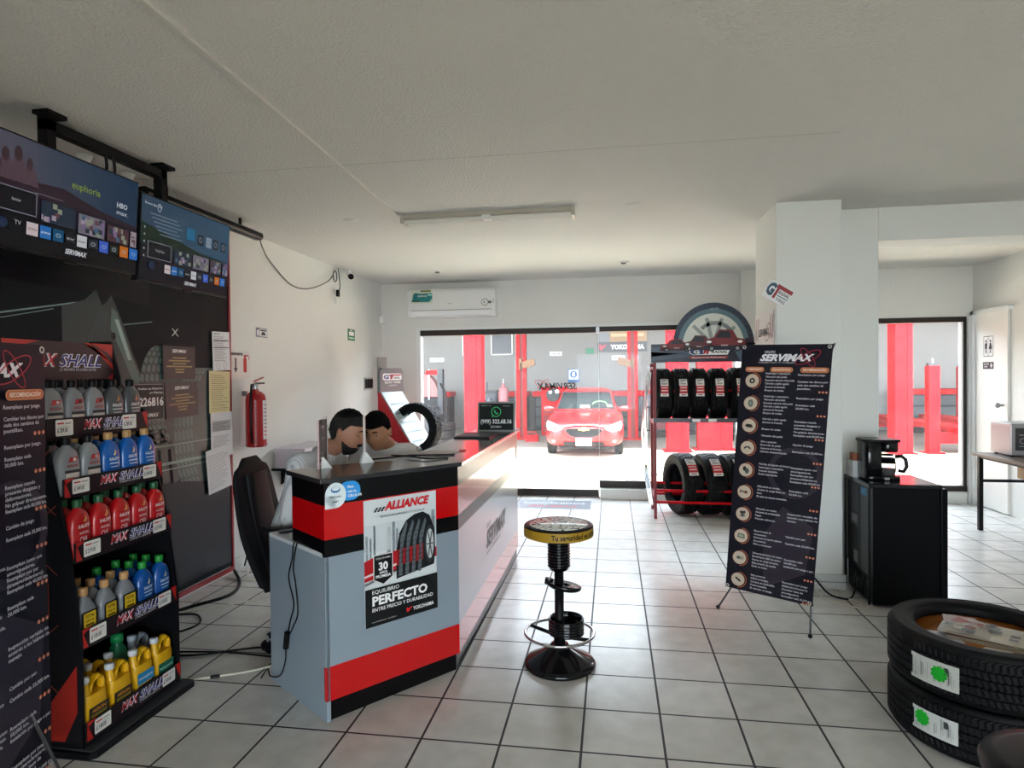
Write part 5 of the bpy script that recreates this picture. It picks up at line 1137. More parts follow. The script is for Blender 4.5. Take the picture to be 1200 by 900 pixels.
for i, (dx, dy, rz, c, lb) in enumerate(((.05,-.03,-.55,'#a7a59a','magazine with pale cover at the bottom of the pile in tyre'),(.045,-.02,-.50,'#5d2028','magazine with dark red edge in middle of the pile'),(.03,.0,-.60,'#b0a89c','open newspaper magazine with red and grey pictures on top'),(-.02,.10,-.35,'#b79a90','folded pinkish leaflet tucked behind the magazine pile'))):
    zz = .4155 + .007*i if i < 3 else .4155; zz = (.3955,.4025,.4095,.417)[i]
    X = TR(1.5+dx, 2.88+dy, zz, rz); m_ = MB(); a, b_ = (.155,.10) if i < 3 else (.06,.05)
    m_.grid(lambda u_, v_: (-a+2*a*u_, -b_+2*b_*v_, .006+.004*math.sin(u_*6)*(1 if i == 2 else .1)), 12, 4, P(c), X); m_.box((-a,-b_,0),(a,b_,.005),P('#c9c3b5'),X)
    cv = Cv(m_, X @ V((-a,-b_,.0062)), X.to_3x3() @ UX, X.to_3x3() @ UY, UZ, step=.0008)
    if i == 2:
        cv.up(6)
        random.seed(5)
        for k in range(20): x_, y_ = random.uniform(0,.25), random.uniform(0,.17); cv.rect(x_,y_,x_+random.uniform(.02,.05),y_+random.uniform(.01,.035),P(random.choice(['#8c3a36','#6c7276','#c5c0b8','#51555c','#a8645a','#8f958f']))); cv.up(.4)
    elif i == 3: cv.poly([(.02,.02),(.10,.03),(.06,.09)], P('#a33a38'))
    o = m_.build('magazine', loc=(1.5+dx, 2.88+dy, zz)); tag(o, lb, 'magazine', 'magazines lying in the tyre table')
# foreground black stool
t = thing('round_stool', 'black round stool seat in the bottom right corner', 'stool', (1.19, 1.86, 0))
XS = TR(1.19, 1.86, 0)
MB().lathe([(0,.39),(.17,.39),(.195,.405),(.2,.425),(.19,.445),(.15,.453),(0,.456)], mat('stool_vinyl','#17171a',.4), X=XS, n=48).build('seat', t)
MB().cyl((1.19,1.86,.05),(1.19,1.86,.39),.025,chrome).build('pole', t)
MB().lathe([(0,0),(.19,0),(.19,.01),(.1,.03),(.03,.05),(0,.05)], black_mt, X=XS, n=40).build('base', t)

# ------------------------------------------------------------------ GT display in the back corner
t = thing('tyre_display', 'tall red and silver tyre display stand with sloping front', 'display stand', (-2.3, 6.6, 0))
XD = TR(-2.51, 6.5, 0, math.radians(-10.4)); RD = XD.to_3x3(); nx_, wy_ = RD @ UX, RD @ UY
sd_ = [(0,0),(.80,0),(.79,.16),(.015,1.335),(0,1.335)]
for yy, nm in ((0, 'side_panel'), (.48, 'side_panel')):
    m_ = MB(); m_.prism([XD @ V((x, yy, z)) for x, z in sd_], wy_*.02, P('#b01522',.3))
    if yy == 0:
        cv = Cv(m_, XD @ V((0, 0, 0)), nx_, UZ, n=-wy_); cv.text('LLANTAS', .06, .66, .11, P('#c9c9cc'), w=.42, bold=.04); cv.up(); cv.text('LLANTAS', .06, .66, .11, P('#a5141f'), w=.42, bold=.0)
    m_.build(nm, t)
m_ = MB(); gh = P('#6d7175',.35); m_.prism([XD @ V((0, y, z)) for y, z in ((0,1.335),(.5,1.335),(.5,1.56),(.46,1.6),(.06,1.6),(0,1.56))], nx_*.03, gh); m_.prism([XD @ V((-.02, y, z)) for y, z in ((.02,1.3),(.2,1.3),(.2,1.72),(.02,1.72))], nx_*.015, P('#8b8c8a'))
cv = Cv(m_, XD @ V((.031, 0, 1.335)), wy_*1.75, UZ, n=nx_); cv.up(); cv.rrect(.03,.13,.265,.205,.02,wht); cv.up(); cv.text('GT',.04,.145,.045,P('#25357a'),w=.12,bold=.05); cv.poly([(.12,.14),(.14,.14),(.16,.18),(.255,.18),(.26,.195),(.12,.195)],P('#b3202c')); cv.text('RADIAL',.165,.145,.025,P('#33333a'),w=.08,bold=.03); cv.text('GITI TIRE',.15,.095,.022,wht,'c',w=.2,bold=.03); cv.text('LLANTAS',.15,.065,.016,wht,'c',w=.1)
m_.build('header', t)
m_ = MB(); a = XD @ V((.015, .02, 1.335)); b_ = XD @ V((.79, .02, .16)); v_ = (a-b_).normalized(); n_ = wy_.cross(v_); L_ = (a-b_).length
m_.prism([b_, b_ + wy_*.46, a + wy_*.46, a], n_*.012, P('#a9bcc2',.3)); cv = Cv(m_, b_ + n_*.012, wy_, v_, n_)
for k in range(10): cv.rect(.04,.15+.12*k,.42-.06*(k % 3),.17+.12*k,P('#6f8b96')); cv.rect(.06,.19+.12*k,.36,.205+.12*k,P('#dfe9ec'))
cv.up(); cv.rect(0,0,.015,L_,P('#cfd2d2')); cv.rect(.445,0,.46,L_,P('#cfd2d2')); m_.build('sloping_panel', t)
X = XD @ Matrix.Translation((.33, .25, .93)) @ Matrix.Rotation(PI/2, 4, 'X'); tc_ = X.to_translation()
m_ = MB(); tyre_geo(m_, .285, .18, .185, n=96, X=X, ribs=4); o = m_.build('tyre', loc=tuple(tc_)); tag(o, 'black tyre mounted in the sloping red display stand', 'tyre')

# ------------------------------------------------------------------ fridge, coffee maker, cup box
t = thing('mini_fridge', 'black mini fridge seen from its side, beside the pillar', 'fridge', (1.8, 4.5, 0))
bfr = mat('fridge_black', '#08090d', .3, spec=.3)
m_ = MB(); m_.box((1.625, 4.285, .02), (2.02, 4.705, .765), bfr); m_.build('body', t, bevel=.004)
m_ = MB(); m_.box((1.60, 4.275, .765), (2.03, 4.715, .79), mat('fridge_top', '#15161b', .15, coat=.4)); m_.build('top', t, bevel=.006)
MB().box((2.02, 4.28, .03), (2.06, 4.71, .765), bfr).build('door', t, bevel=.006)
m_ = MB(); dg = mat('dark_grey_panel', '#2b2c30', .4); m_.box((1.612, 4.285, .2), (1.626, 4.44, .765), dg); m_.box((1.618, 4.44, .2), (1.626, 4.70, .765), black_pl)
m_.box((1.600, 4.285, .02), (1.612, 4.297, .765), black_pl); m_.box((1.6, 4.69, .02), (1.612, 4.705, .765), black_pl)
cv = Cv(m_, (1.6115, 4.44, .0), -UY, UZ); cv.rect(.0,.70,.1,.75,P('#1f7fae')) ; cv.text('LG',.02,.71,.03,wht)
cv = Cv(m_, (1.6175, 4.70, .0), -UY, UZ); cv.rrect(.08,.56,.2,.76,.01,P('#3d3e42')); cv.rect(.07,.47,.2,.55,P('#4b4c50')); cv.up(); cv.rect(.09,.49,.18,.54,P('#7d7e80')); cv.rect(.12,.22,.19,.3,P('#7a7a7c'))
m_.build('rear_panel', t)
m_ = MB(); m_.lathe([(0,0),(.07,0),(.075,.05),(.06,.11),(0,.12)], black_pl, X=TR(1.69, 4.55, .03), n=20); 
for k in range(4): m_.tube([(1.61, 4.36+.08*k, .17), (1.60, 4.38+.07*k, .1), (1.615, 4.42+.05*k, .04), (1.63, 4.5, .06)], .006, cable_bk)
m_.build('compressor', t)
t = thing('coffee_maker', 'black drip coffee maker on top of the mini fridge', 'coffee maker', (1.73, 4.5, .79))
m_ = MB()
def rbox(m_, x0, y0, x1, y1, z0, z1, mt, e=5, tp=1):
    cx, cy, hx, hy = (x0+x1)/2, (y0+y1)/2, (x1-x0)/2, (y1-y0)/2
    m_.loft([[(cx+hx*s_*superell(2*PI*i/28,e)[0], cy+hy*s_*superell(2*PI*i/28,e)[1], z) for i in range(28)] for z, s_ in ((z0,.97),(z0+.004,1),(z1-.004,tp),(z1,.97*tp))], mt)
rbox(m_, 1.635, 4.42, 1.86, 4.6, .79, .82, blg); rbox(m_, 1.635, 4.42, 1.745, 4.6, .815, 1.04, blg); m_.build('body', t)
m_ = MB(); rbox(m_, 1.625, 4.41, 1.86, 4.61, 1.04, 1.058, black_pl); rbox(m_, 1.74, 4.43, 1.855, 4.59, .975, 1.04, blg, 3); m_.build('brew_head', t)
m_ = MB(); m_.lathe([(0,.822),(.045,.822),(.052,.84),(.053,.88),(.042,.925),(.034,.935),(.036,.94)], glassmat('carafe_glass', .25), X=TR(1.80,4.51,0), n=28, caps=False); m_.lathe([(0,.823),(.044,.823),(.05,.84),(.05,.86),(0,.86)], mat('coffee','#1b0d06',.1), X=TR(1.80,4.51,0), n=24); m_.lathe([(.0,.945),(.038,.945),(.038,.955),(.0,.96)], black_pl, X=TR(1.80,4.51,0), n=20); m_.lathe([(.0545,.895),(.046,.915),(.047,.93),(.052,.9)], black_pl, X=TR(1.80,4.51,0), n=24, closed=True)
cf = m_.build('carafe', t)
MB().tube([(1.84,4.49,.94),(1.875,4.475,.945),(1.895,4.465,.925),(1.90,4.46,.88),(1.885,4.468,.845),(1.855,4.48,.85)], .013, black_pl).build('carafe_handle', cf)
m_ = MB(); cv = Cv(m_, (1.75, 4.4195, .79), UX, UZ, n=(0,-1,0)); cv.rect(.0,.005,.03,.022,P('#8e8f90')); m_.build('switch', t)
m_ = MB(); m_.box((1.605, 4.56, .79), (1.66, 4.68, .90), P('#b9bcbd')); m_.box((1.615, 4.58, .90), (1.65, 4.65, .95), P('#8a4a2a'))
cv = Cv(m_, (1.605, 4.68, .79), -UY, UZ); cv.rect(.01,.05,.10,.055,P('#77797a'))
tag(m_.build('sachet_box', loc=(1.63, 4.62, .79)), 'small pale box with brown packets behind coffee maker', 'box')
m_ = MB(); m_.tube([(1.135+.2, 4.618, .1), (1.36, 4.56, .09), (1.42, 4.47, .02), (1.5, 4.42, .006), (1.56, 4.45, .01), (1.6, 4.5, .06)], .006, cable_bk); m_.box((1.325,4.6,.075),(1.355,4.63,.125),cable_bk)
tag(m_.build('power_cable', loc=(1.4, 4.5, 0)), 'black power cable from pillar outlet to the fridge', 'cable')
m_ = MB(); m_.tube([(1.36,4.60,.05),(1.37,4.45,.006),(1.45,4.33,.005),(1.56,4.25,.005),(1.6,4.32,.006),(1.52,4.45,.006),(1.5,4.6,.006)], .005, cable_wt)
tag(m_.build('power_cable', loc=(1.45, 4.4, 0)), 'white power cable curled on floor at pillar foot', 'cable')
m_ = MB(); m_.box((1.30,4.612,.03),(1.36,4.616,.12),P('#d8d8d4')); tag(m_.build('floor_outlet', loc=(1.33,4.61,.03)), 'white outlet plate low on the pillar skirting', 'outlet')
# stickers on pillar left face
fx = 1.134
m_ = MB(); A_ = V((fx, 4.95, 2.09)); u_ = V((.84,0,-.545)); v_ = V((.545,0,.84)); A_ = V((1.035, 4.622, 2.05)); m_.prism([A_, A_+u_*.18, A_+u_*.18+v_*.13, A_+v_*.13], (0,.008,0), P('#e4e4e4')); cv = Cv(m_, A_, u_*.5, v_*.68, n=(0,-1,0))
cv.rrect(0,.0,.36,.19,.05,P('#e4e4e4')); cv.up(); cv.text('G',.01,.045,.125,P('#3f5a6e'),w=.11,bold=.06); cv.poly([(.135,.03),(.17,.03),(.17,.14),(.35,.14),(.35,.18),(.12,.18),(.12,.14),(.135,.14)],P('#9c3038')); cv.text('RADIAL',.18,.095,.035,P('#33343a'),w=.16,bold=.02); cv.rect(.18,.07,.34,.08,P('#4b7a80')); cv.text('TIRES',.19,.025,.03,P('#4a4b52'),w=.14)
o = m_.build('wall_sticker', loc=(1.13, 4.622, 2.0)); tag(o, 'tilted white and red tyre sign on upper corner of pillar', 'sticker', 'stickers on the pillar')
m_ = MB(); cv = board(m_, (1.128, 5.24, 1.45), -UY, UZ, .56, .50, .004, P('#e6e1e1')); cv.up(); cv.text('SERVIMAX',.28,.33,.055,P('#2b2c30'),'c',w=.33,bold=.03,shear=.3); cv.rrect(.06,.05,.5,.20,.04,P('#a8303a')); cv.up(); cv.text('SISTEMA DE',.28,.13,.045,wht,'c',w=.36,bold=.03); cv.text('FRENOS',.28,.07,.04,wht,'c',w=.3,bold=.03); cv.ring(.4,.35,.09,.05,.006,P('#3b3c42'),rot=.6)
for x_ in (.02,.08,.46,.52): cv.line(x_,.30,x_+.04,.47,.016,P('#8c2c38'))
tag(m_.build('wall_sticker', loc=(1.128, 4.96, 1.45)), 'white and red printed board on left face of pillar', 'sticker', 'stickers on the pillar')

# ------------------------------------------------------------------ desk and microwave in the side room
t = thing('side_table', 'dark wood table with black metal legs by right wall', 'table', (3.7, 5.9, 0))
MB().box((3.36, 5.1, .705), (3.99, 6.57, .73), dark_wood).build('tabletop', t, bevel=.003)
for x in (3.40, 3.93):
    for y in (5.14, 6.51): MB().box((x, y, 0), (x+.035, y+.035, .705), black_mt).build('leg', t)
m_ = MB(); 
for y in (5.145, 6.515): m_.box((3.43, y, .455), (3.93, y+.025, .48), black_mt); m_.box((3.43, y, .68), (3.93, y+.025, .705), black_mt)
m_.box((3.405, 5.17, .68), (3.43, 6.51, .705), black_mt); m_.build('cross_bar', t)
MB().box((3.60, 5.95, .53), (3.98, 6.30, .70), mat('drawer_wood', '#a5784c', .35, noise=.1)).build('drawer', t, bevel=.003)
t = thing('microwave', 'grey microwave oven on the table by right wall', 'microwave', (3.75, 6.35, .73))
mwg = mat('microwave_silver', '#a9abae', .3, metal=.4)
MB().box((3.50, 6.22, .745), (3.97, 6.52, 1.03), mwg).build('body', t, bevel=.006)
m_ = MB(); m_.box((3.505, 6.205, .75), (3.86, 6.22, 1.025), mwg); m_.box((3.53, 6.2035, .79), (3.83, 6.206, .99), mat('microwave_glass', '#3a3b3f', .15)); cv = Cv(m_, (3.50, 6.2035, .745), UX, UZ, n=(0,-1,0)); cv.ring(.09,.13,.025,.025,.004,P('#c9cbcd')); cv.rect(.06,.08,.12,.084,P('#c9cbcd')); cv.rect(.06,.18,.12,.184,P('#c9cbcd')); m_.build('door', t)
m_ = MB(); m_.box((3.865, 6.205, .75), (3.965, 6.22, 1.025), P('#6d6f73')); m_.build('control_panel', t)
m_ = MB()
for x in (3.53, 3.93):
    for y in (6.25, 6.48): m_.cyl((x, y, .73), (x, y, .747), .015, black_pl, n=10)
m_.build('foot', t)
# toilet signs on the door
m_ = MB(); cv = board(m_, (4.022, 7.615, 1.655), -UY, UZ, .17, .22, .003, P('#ecebea')); cv.up(); cv.ring(.085,.11,.08,.105,.004,P('#2a2a2c'),n=4,rot=0); cv.rect(.083,.02,.087,.2,P('#2a2a2c'))
for x_ in (.045,.125): cv.ell(x_,.165,.013,.015,P('#17171a'),n=12); cv.poly([(x_-.018,.085),(x_+.018,.085),(x_+.02,.145),(x_-.02,.145)] if x_ < .1 else [(x_-.028,.08),(x_+.028,.08),(x_+.012,.145),(x_-.012,.145)],P('#17171a')); cv.rect(x_-.013,.035,x_-.003,.085,P('#17171a')); cv.rect(x_+.003,.035,x_+.013,.085,P('#17171a'))
for q in ((.0,.0,.17,.006),(.0,.214,.17,.22),(0,0,.006,.22),(.164,0,.17,.22)): cv.rect(*q, P('#2a2a2c'))
tag(m_.build('toilet_sign', loc=(4.02, 7.53, 1.66)), 'white toilet sign with man and woman figures on door', 'sign')
m_ = MB(); cv = board(m_, (4.022, 7.63, 1.52), -UY, UZ, .19, .075, .003, P('#26272b')); cv.text('MANTENER',.02,.045,.016,wht,w=.09); cv.text('LIMPIO',.02,.018,.016,wht,w=.07); cv.ell(.155,.038,.022,.024,P('#b9bbbd'))
tag(m_.build('door_plate', loc=(4.02, 7.53, 1.52)), 'small dark plate with white words below toilet sign', 'sign')

# floor mat sticker + window lettering
m_ = MB(); m_.box((-1.10, 7.04, .0), (-.255, 7.50, .0015), P('#8d97a3',.3)); cv = Cv(m_, (-1.10, 7.04, .0015), UX, UY, n=UZ); cv.poly([(.42,.46),(.845,.46),(.845,0),(.30,0)],P('#6e7684',.3)); cv.up(); cv.text('BIENVENIDOS',.42,.25,.10,P('#c9d0d8',.3),'c',w=.72,bold=.03); cv.text('SERVIMAX',.42,.08,.10,P('#b85560',.3),'c',w=.6,bold=.04,shear=.3)
tag(m_.build('floor_sticker', loc=(-.68, 7.27, 0)), 'grey printed floor sticker in front of the glass door', 'floor sticker')
m_ = MB(); cv = Cv(m_, (-.43, 7.815, 1.325), -UX, UZ, n=(0,1,0)); dk = P('#141417'); cv.text('SERVIMAX',0,0,.085,dk,w=.50,bold=.02,shear=.35); cv.text('GRUPO',.02,.08,.022,dk,w=.08); cv.up(); cv.ring(.42,.05,.12,.045,.008,P('#c22838'),rot=.5); cv.ring(.42,.05,.1,.04,.007,P('#c22838'),rot=2.3)
tag(m_.build('window_lettering', loc=(-.68, 7.815, 1.33)), 'reversed dark lettering stuck on outside of the glass', 'lettering')
m_ = MB()
# cables on the floor at left
m_.tube([(-2.45,3.02,.008),(-2.2,3.08,.008),(-1.95,3.2,.008),(-1.80,3.16,.008),(-1.72,3.02,.01)], .006, cable_bk); m_.tube([(-2.45,3.08,.008),(-2.1,3.12,.008),(-1.75,3.10,.008)], .005, cable_bk)
m_.tube([(-2.83,3.4,.01),(-2.6,3.3,.008),(-2.5,3.45,.008),(-2.62,3.6,.008),(-2.8,3.55,.01)], .006, cable_bk)
tag(m_.build('floor_cable', loc=(-2.2, 3.1, 0)), 'black cables lying on the floor between rack and counter', 'cable')
m_ = MB(); m_.tube([(-2.2,2.72,.03),(-2.12,2.80,.007),(-1.98,2.86,.007),(-1.85,2.93,.007),(-1.74,3.02,.008)], .006, cable_wt); m_.cyl((-2.0,2.85,.007),(-1.96,2.87,.007),.008,cable_bk,n=8)
tag(m_.build('floor_cable', loc=(-2, 2.87, 0)), 'white cable taped along floor from rack to counter', 'cable')
m_ = MB(); m_.tube([(-2.87,4.4,.03),(-2.7,4.2,.008),(-2.62,3.95,.008),(-2.75,3.7,.008),(-2.85,3.4,.02)], .012, cable_bk); m_.tube([(-2.87,4.3,.01),(-2.45,4.25,.006),(-2.3,4.05,.006),(-2.5,3.8,.006),(-2.8,3.6,.006)], .004, cable_wt)
tag(m_.build('floor_cable', loc=(-2.7, 4, 0)), 'thick dark cable running below the wall panel', 'cable')
# ------------------------------------------------------------------ people
skin1 = mat('skin_brown', '#a8745a', .5, noise=.06, nscale=12); skin2 = mat('skin_tan', '#b3805f', .5, noise=.06, nscale=12)
hair_m = mat('black_hair', '#070606', .75, spec=.25, bump=1.0, bscale=220); eye_w = mat('eye_white', '#8f8178', .4); eye_d = mat('eye_dark', '#120c08', .2)
def shirtmat(name, c, s):
    m = mat(name, c, .8); nt = m.node_tree; b = nt.nodes['Principled BSDF']; tc = nt.nodes.new('ShaderNodeTexCoord')
    wv = nt.nodes.new('ShaderNodeTexWave'); wv.inputs['Scale'].default_value = 24; wv.bands_direction = 'Y'; wv.inputs['Distortion'].default_value = 0
    mx = nt.nodes.new('ShaderNodeMix'); mx.data_type = 'RGBA'; mx.inputs[6].default_value = lin(c); mx.inputs[7].default_value = lin(s)
    cr = nt.nodes.new('ShaderNodeValToRGB'); cr.color_ramp.elements[0].position = .8; cr.color_ramp.elements[1].position = .95
    nt.links.new(tc.outputs['Object'], wv.inputs['Vector']); nt.links.new(wv.outputs['Fac'], cr.inputs['Fac']); nt.links.new(cr.outputs['Color'], mx.inputs[0]); nt.links.new(mx.outputs[2], b.inputs['Base Color'])
    n = nt.nodes.new('ShaderNodeTexNoise'); n.inputs['Scale'].default_value = 14; bp = nt.nodes.new('ShaderNodeBump'); bp.inputs['Strength'].default_value = .5; bp.inputs['Distance'].default_value = .02
    nt.links.new(tc.outputs['Object'], n.inputs['Vector']); nt.links.new(n.outputs['Fac'], bp.inputs['Height']); nt.links.new(bp.outputs['Normal'], b.inputs['Normal'])
    return m
sh1 = shirtmat('striped_shirt', '#cfd1d4', '#a3a7ad'); sh2 = shirtmat('white_shirt', '#dcdcda', '#c6c7c8'); trs = mat('dark_trousers', '#15171d', .8)
def g_(x, s): return math.exp(-(x/s)**2)
def head_surface(d):
    """d: unit direction, +X is the face; returns a point of the head, centred between the ears"""
    x, y, z = d
    p = V((.097*x, .0755*y, .117*z))
    if p.z < 0:
        t_ = -p.z/.117; p.y *= 1 - .30*t_**1.6; p.x *= (1 - .05*t_) if p.x > 0 else (1 - .42*t_)
        if p.x > 0: p.x += .004*t_
    if p.x > 0:
        f = p.x/.097
        p.x += .030*g_(p.y, .011)*g_(p.z+.022, .017)*f + .012*g_(p.y, .009)*g_(p.z-.002, .022)*f
        p.x += .008*g_(abs(p.y)-.026, .022)*g_(p.z-.032, .012)*f
        p.x -= .012*g_(abs(p.y)-.031, .014)*g_(p.z-.012, .012)*f
        p.x += .007*g_(p.y, .022)*g_(p.z+.056, .006)*f + .007*g_(p.y, .018)*g_(p.z+.068, .006)*f - .004*g_(p.y, .025)*g_(p.z+.062, .003)*f
        p.x += .011*g_(p.y, .022)*g_(p.z+.098, .017)*f
        p.x += .004*g_(abs(p.y)-.045, .02)*g_(p.z+.02, .02)*f
    return p
def head_grid(fn, X, n=56, k=40):
    rings = []
    for i in range(1, k):
        t_ = PI*i/k; rings.append([fn(V((math.sin(t_)*math.cos(2*PI*j/n), math.sin(t_)*math.sin(2*PI*j/n), -math.cos(t_)))) for j in range(n)])
    return rings
def capsule(m_, a, b_, ra, rb, mt, n=14):
    a, b_ = V(a), V(b_); m_.cyl(a, b_, ra, mt, r1=rb, n=n, caps=True); m_.ball(tuple(a), ra, mt, n=12); m_.ball(tuple(b_), rb, mt, n=12)
def hand(m_, w, d, nrm, side, mt, curl=.5):
    w, d, nrm = V(w), V(d).normalized(), V(nrm).normalized(); lat = d.cross(nrm).normalized()*side
    capsule(m_, w, w + d*.03, .024, .026, mt)
    for k in range(4):
        o = lat*(-.028+.019*k); a = w + d*.02 + o*.6; kn = w + d*.085 + o; capsule(m_, a, kn, .013, .0115, mt, 10)
        p = kn; dd = d.copy(); L = (.036, .042, .04, .03)[k]
        for s_ in range(3):
            dd = (dd - nrm*curl*(.5 + .3*s_)).normalized(); q = p + dd*L*(1, .7, .55)[s_]; capsule(m_, p, q, .0095-.001*s_, .0088-.001*s_, mt, 10); p = q
    a = w + d*.02 - lat*.03; b_ = a + (d*.6 - lat*.6 - nrm*.25).normalized()*.038; capsule(m_, a, b_, .0125, .011, mt, 10); c = b_ + (d - lat*.1 - nrm*.3).normalized()*.03; capsule(m_, b_, c, .011, .009, mt, 10)
def person(label, loc, rz, J, skin, shirt, hyaw, hpitch, beard, name='person', fringe=.0):
    M = TR(*loc, rz)
    HX = Matrix.Translation(J['head']) @ Matrix.Rotation(hyaw, 4, 'Z') @ Matrix.Rotation(hpitch, 4, 'Y')
    m_ = MB()
    m_.loft([[HX @ p for p in r] for r in head_grid(head_surface, HX)], skin)
    for s in (-1, 1):   # ears
        for (dx, dz, r) in ((-.004, .016, .013), (-.008, .002, .011), (-.004, -.014, .010), (.004, .006, .009)): m_.ball(tuple(HX @ V((dx-.008, s*.086, dz-.004))), (r*1.05, r*.75, r*1.3), skin, n=8)
    hd = V(J['head']); nk = V(J['neck'])
    capsule(m_, nk, HX @ V((-.025, 0, -.06)), .058, .054, skin)
    pv = V(J['pelvis']); ch = (nk*.62 + pv*.38)
    capsule(m_, pv, ch, .12, .13, skin); capsule(m_, ch, nk - V((0,0,.07)), .12, .055, skin)
    for s in ('r', 'l'):
        sh, el, wr = V(J['sh'+s]), V(J['el'+s]), V(J['wr'+s]); kn, an = V(J['kn'+s]), V(J['an'+s]); sg = -1 if s == 'r' else 1
        capsule(m_, nk - V((0,0,.07)), sh, .045, .045, skin); capsule(m_, sh, el, .048, .038, skin); capsule(m_, el, wr, .038, .025, skin)
        hand(m_, wr, V(J['hd'+s]), (0,0,1), sg, skin, J.get('curl', .35))
        hp = pv + V((.02, sg*.09, -.02)); capsule(m_, hp, kn, .082, .056, skin); capsule(m_, kn, an, .052, .035, skin); capsule(m_, an, an + V((.15, 0, -.045)), .035, .028, skin)
    root = m_.build(name); root.location = loc; root.rotation_euler = (0,0,rz); WM[root.name] = M
    md = root.modifiers.new('fuse', 'REMESH'); md.mode = 'VOXEL'; md.voxel_size = .0052; md.use_smooth_shade = True
    md = root.modifiers.new('soft', 'SMOOTH'); md.iterations = 3; md.factor = .5
    tag(root, label, 'person')
    def child(m_, nm, vox=.009, it=4):
        o = m_.build(nm, root, world=False)
        if vox:
            md = o.modifiers.new('fuse', 'REMESH'); md.mode = 'VOXEL'; md.voxel_size = vox; md.use_smooth_shade = True
            md = o.modifiers.new('soft', 'SMOOTH'); md.iterations = it; md.factor = .5
        return o
    # shirt
    m_ = MB(); capsule(m_, pv + V((0,0,.0)), ch, .155, .155, shirt, 20); capsule(m_, ch, nk - V((.01,0,.07)), .15, .088, shirt, 20)
    for sg, s in ((-1,'r'), (1,'l')):
        sh, el, wr = V(J['sh'+s]), V(J['el'+s]), V(J['wr'+s]); capsule(m_, nk - V((.01,0,.07)), sh, .08, .075, shirt); capsule(m_, ch, sh, .13, .07, shirt); capsule(m_, sh, el, .07, .056, shirt); m_.cyl(el, el.lerp(wr, .5), .056, shirt, r1=.046); m_.ball(tuple(el), .056, shirt, n=12)
    # collar
    m_.tube([nk + V((.0+.066*math.cos(a), .062*math.sin(a), -.008-.022*math.cos(a))) for a in [2*PI*i/18 for i in range(18)]], .015, shirt, closed=True)
    child(m_, 'shirt', .008, 3)
    m_ = MB()
    for sg, s in ((-1,'r'), (1,'l')):
        kn, an = V(J['kn'+s]), V(J['an'+s]); hp = pv + V((.0, sg*.09, -.02)); capsule(m_, hp, kn, .105, .075, trs); m_.cyl(kn, an + V((0,0,.02)), .072, trs, r1=.06); 
    m_.ball(tuple(pv), (.15,.17,.12), trs, n=16); child(m_, 'trousers', .012)
    m_ = MB()
    for s in ('r', 'l'):
        an = V(J['an'+s]); rings = []
        for x_, w_, h_ in ((-.06,.03,.08),(-.05,.04,.1),(.02,.042,.1),(.1,.048,.06),(.18,.045,.045),(.215,.025,.03)):
            rings.append([(an.x+x_, an.y+w_*math.cos(2*PI*i/16), max(.0, h_/2+h_/2*math.sin(2*PI*i/16))) for i in range(16)])
        m_.loft(rings, black_pl)
    m_.build('shoes', root, world=False)
    # hair: shell over the skull, sinking under the skin outside the hairline
    def hairf(d):
        p = head_surface(d); x, y, z = p
        line = (.052 if x > .035 else .052 - (.035-x)*1.25) + fringe*g_(y, .05) 
        if abs(y) > .05 and -.03 < x < .03: line = max(line, .004) if x > -.004 else max(line, .022)
        line = max(line, -.065)
        m = max(0, min(1, (z - line)/.012)); rr = 1 + .3*math.sin(x*260+z*90)*math.sin(y*240+z*70+1); line += .004*math.sin(x*150+y*230)
        n = V((x/.0094, y/.0057, z/.0137)).normalized(); return p + n*(-.010 + m*(.010 + .007*rr + .016*max(0, z/.117)))
    m_ = MB(); m_.loft([[HX @ p for p in r] for r in head_grid(hairf, HX, 72, 54)], hair_m); m_.build('hair', root, world=False)
    if beard:
        def bf(d):
            p = head_surface(d); x, y, z = p
            a = max(0, min(1, (-.058 - z + (.0 if x > .05 else (.05-x)*.7))/.012)) if x > .002 else 0
            if x > .06 and abs(y) < .028 and -.052 < z: a = max(a if z < -.06 else 0, 1 if (-.052 < z < -.04) else 0)
            if x > .08 and abs(y) < .02 and -.072 < z < -.054: a = 0
            n = V((x/.0094, y/.0057, z/.0137)).normalized(); return p + n*(-.010 + a*.0165)
        m_ = MB(); m_.loft([[HX @ p for p in r] for r in head_grid(bf, HX, 72, 60)], hair_m); m_.build('beard', root, world=False); m_ = MB(); m_.tube([HX @ V((.089+.004*(1-abs(q)), .026*q, -.049-.007*abs(q))) for q in (-1,-.6,-.2,.2,.6,1)], [.004,.006,.006,.006,.006,.004], hair_m); m_.build('moustache', root, world=False)
    m_ = MB()
    for s in (-1, 1): m_.ball(tuple(HX @ V((.0715, s*.031, .010))), .0105, eye_w, n=12); m_.ball(tuple(HX @ V((.0775, s*.031, .006))), .0062, eye_d, n=10)
    m_.build('eyes', root, world=False)
    m_ = MB()
    for s in (-1, 1): m_.tube([HX @ V((.093, s*.014, .030)), HX @ V((.094, s*.028, .036)), HX @ V((.083, s*.046, .031))], [.0035,.0045,.002], hair_m)
    m_.build('eyebrows', root, world=False)
    return root
J1 = dict(pelvis=(0,0,.60), neck=(.195,-.0,1.085), head=(.335,-.02,1.19), shr=(.13,-.17,1.02), ell=(.22,.24,.79), elr=(.085,-.20,.745), shl=(.15,.17,1.02), wrr=(.2,-.10,.775), wrl=(.44,.13,.775), hdr=(1,.25,.0), hdl=(1,-.3,0), knr=(.42,-.10,.56), knl=(.42,.10,.56), anr=(.40,-.11,.08), anl=(.40,.11,.08))
person('bearded man in striped shirt leaning in profile behind the counter', (-1.80, 3.37, 0), math.radians(-4), J1, skin1, sh1, math.radians(4), math.radians(14), True)
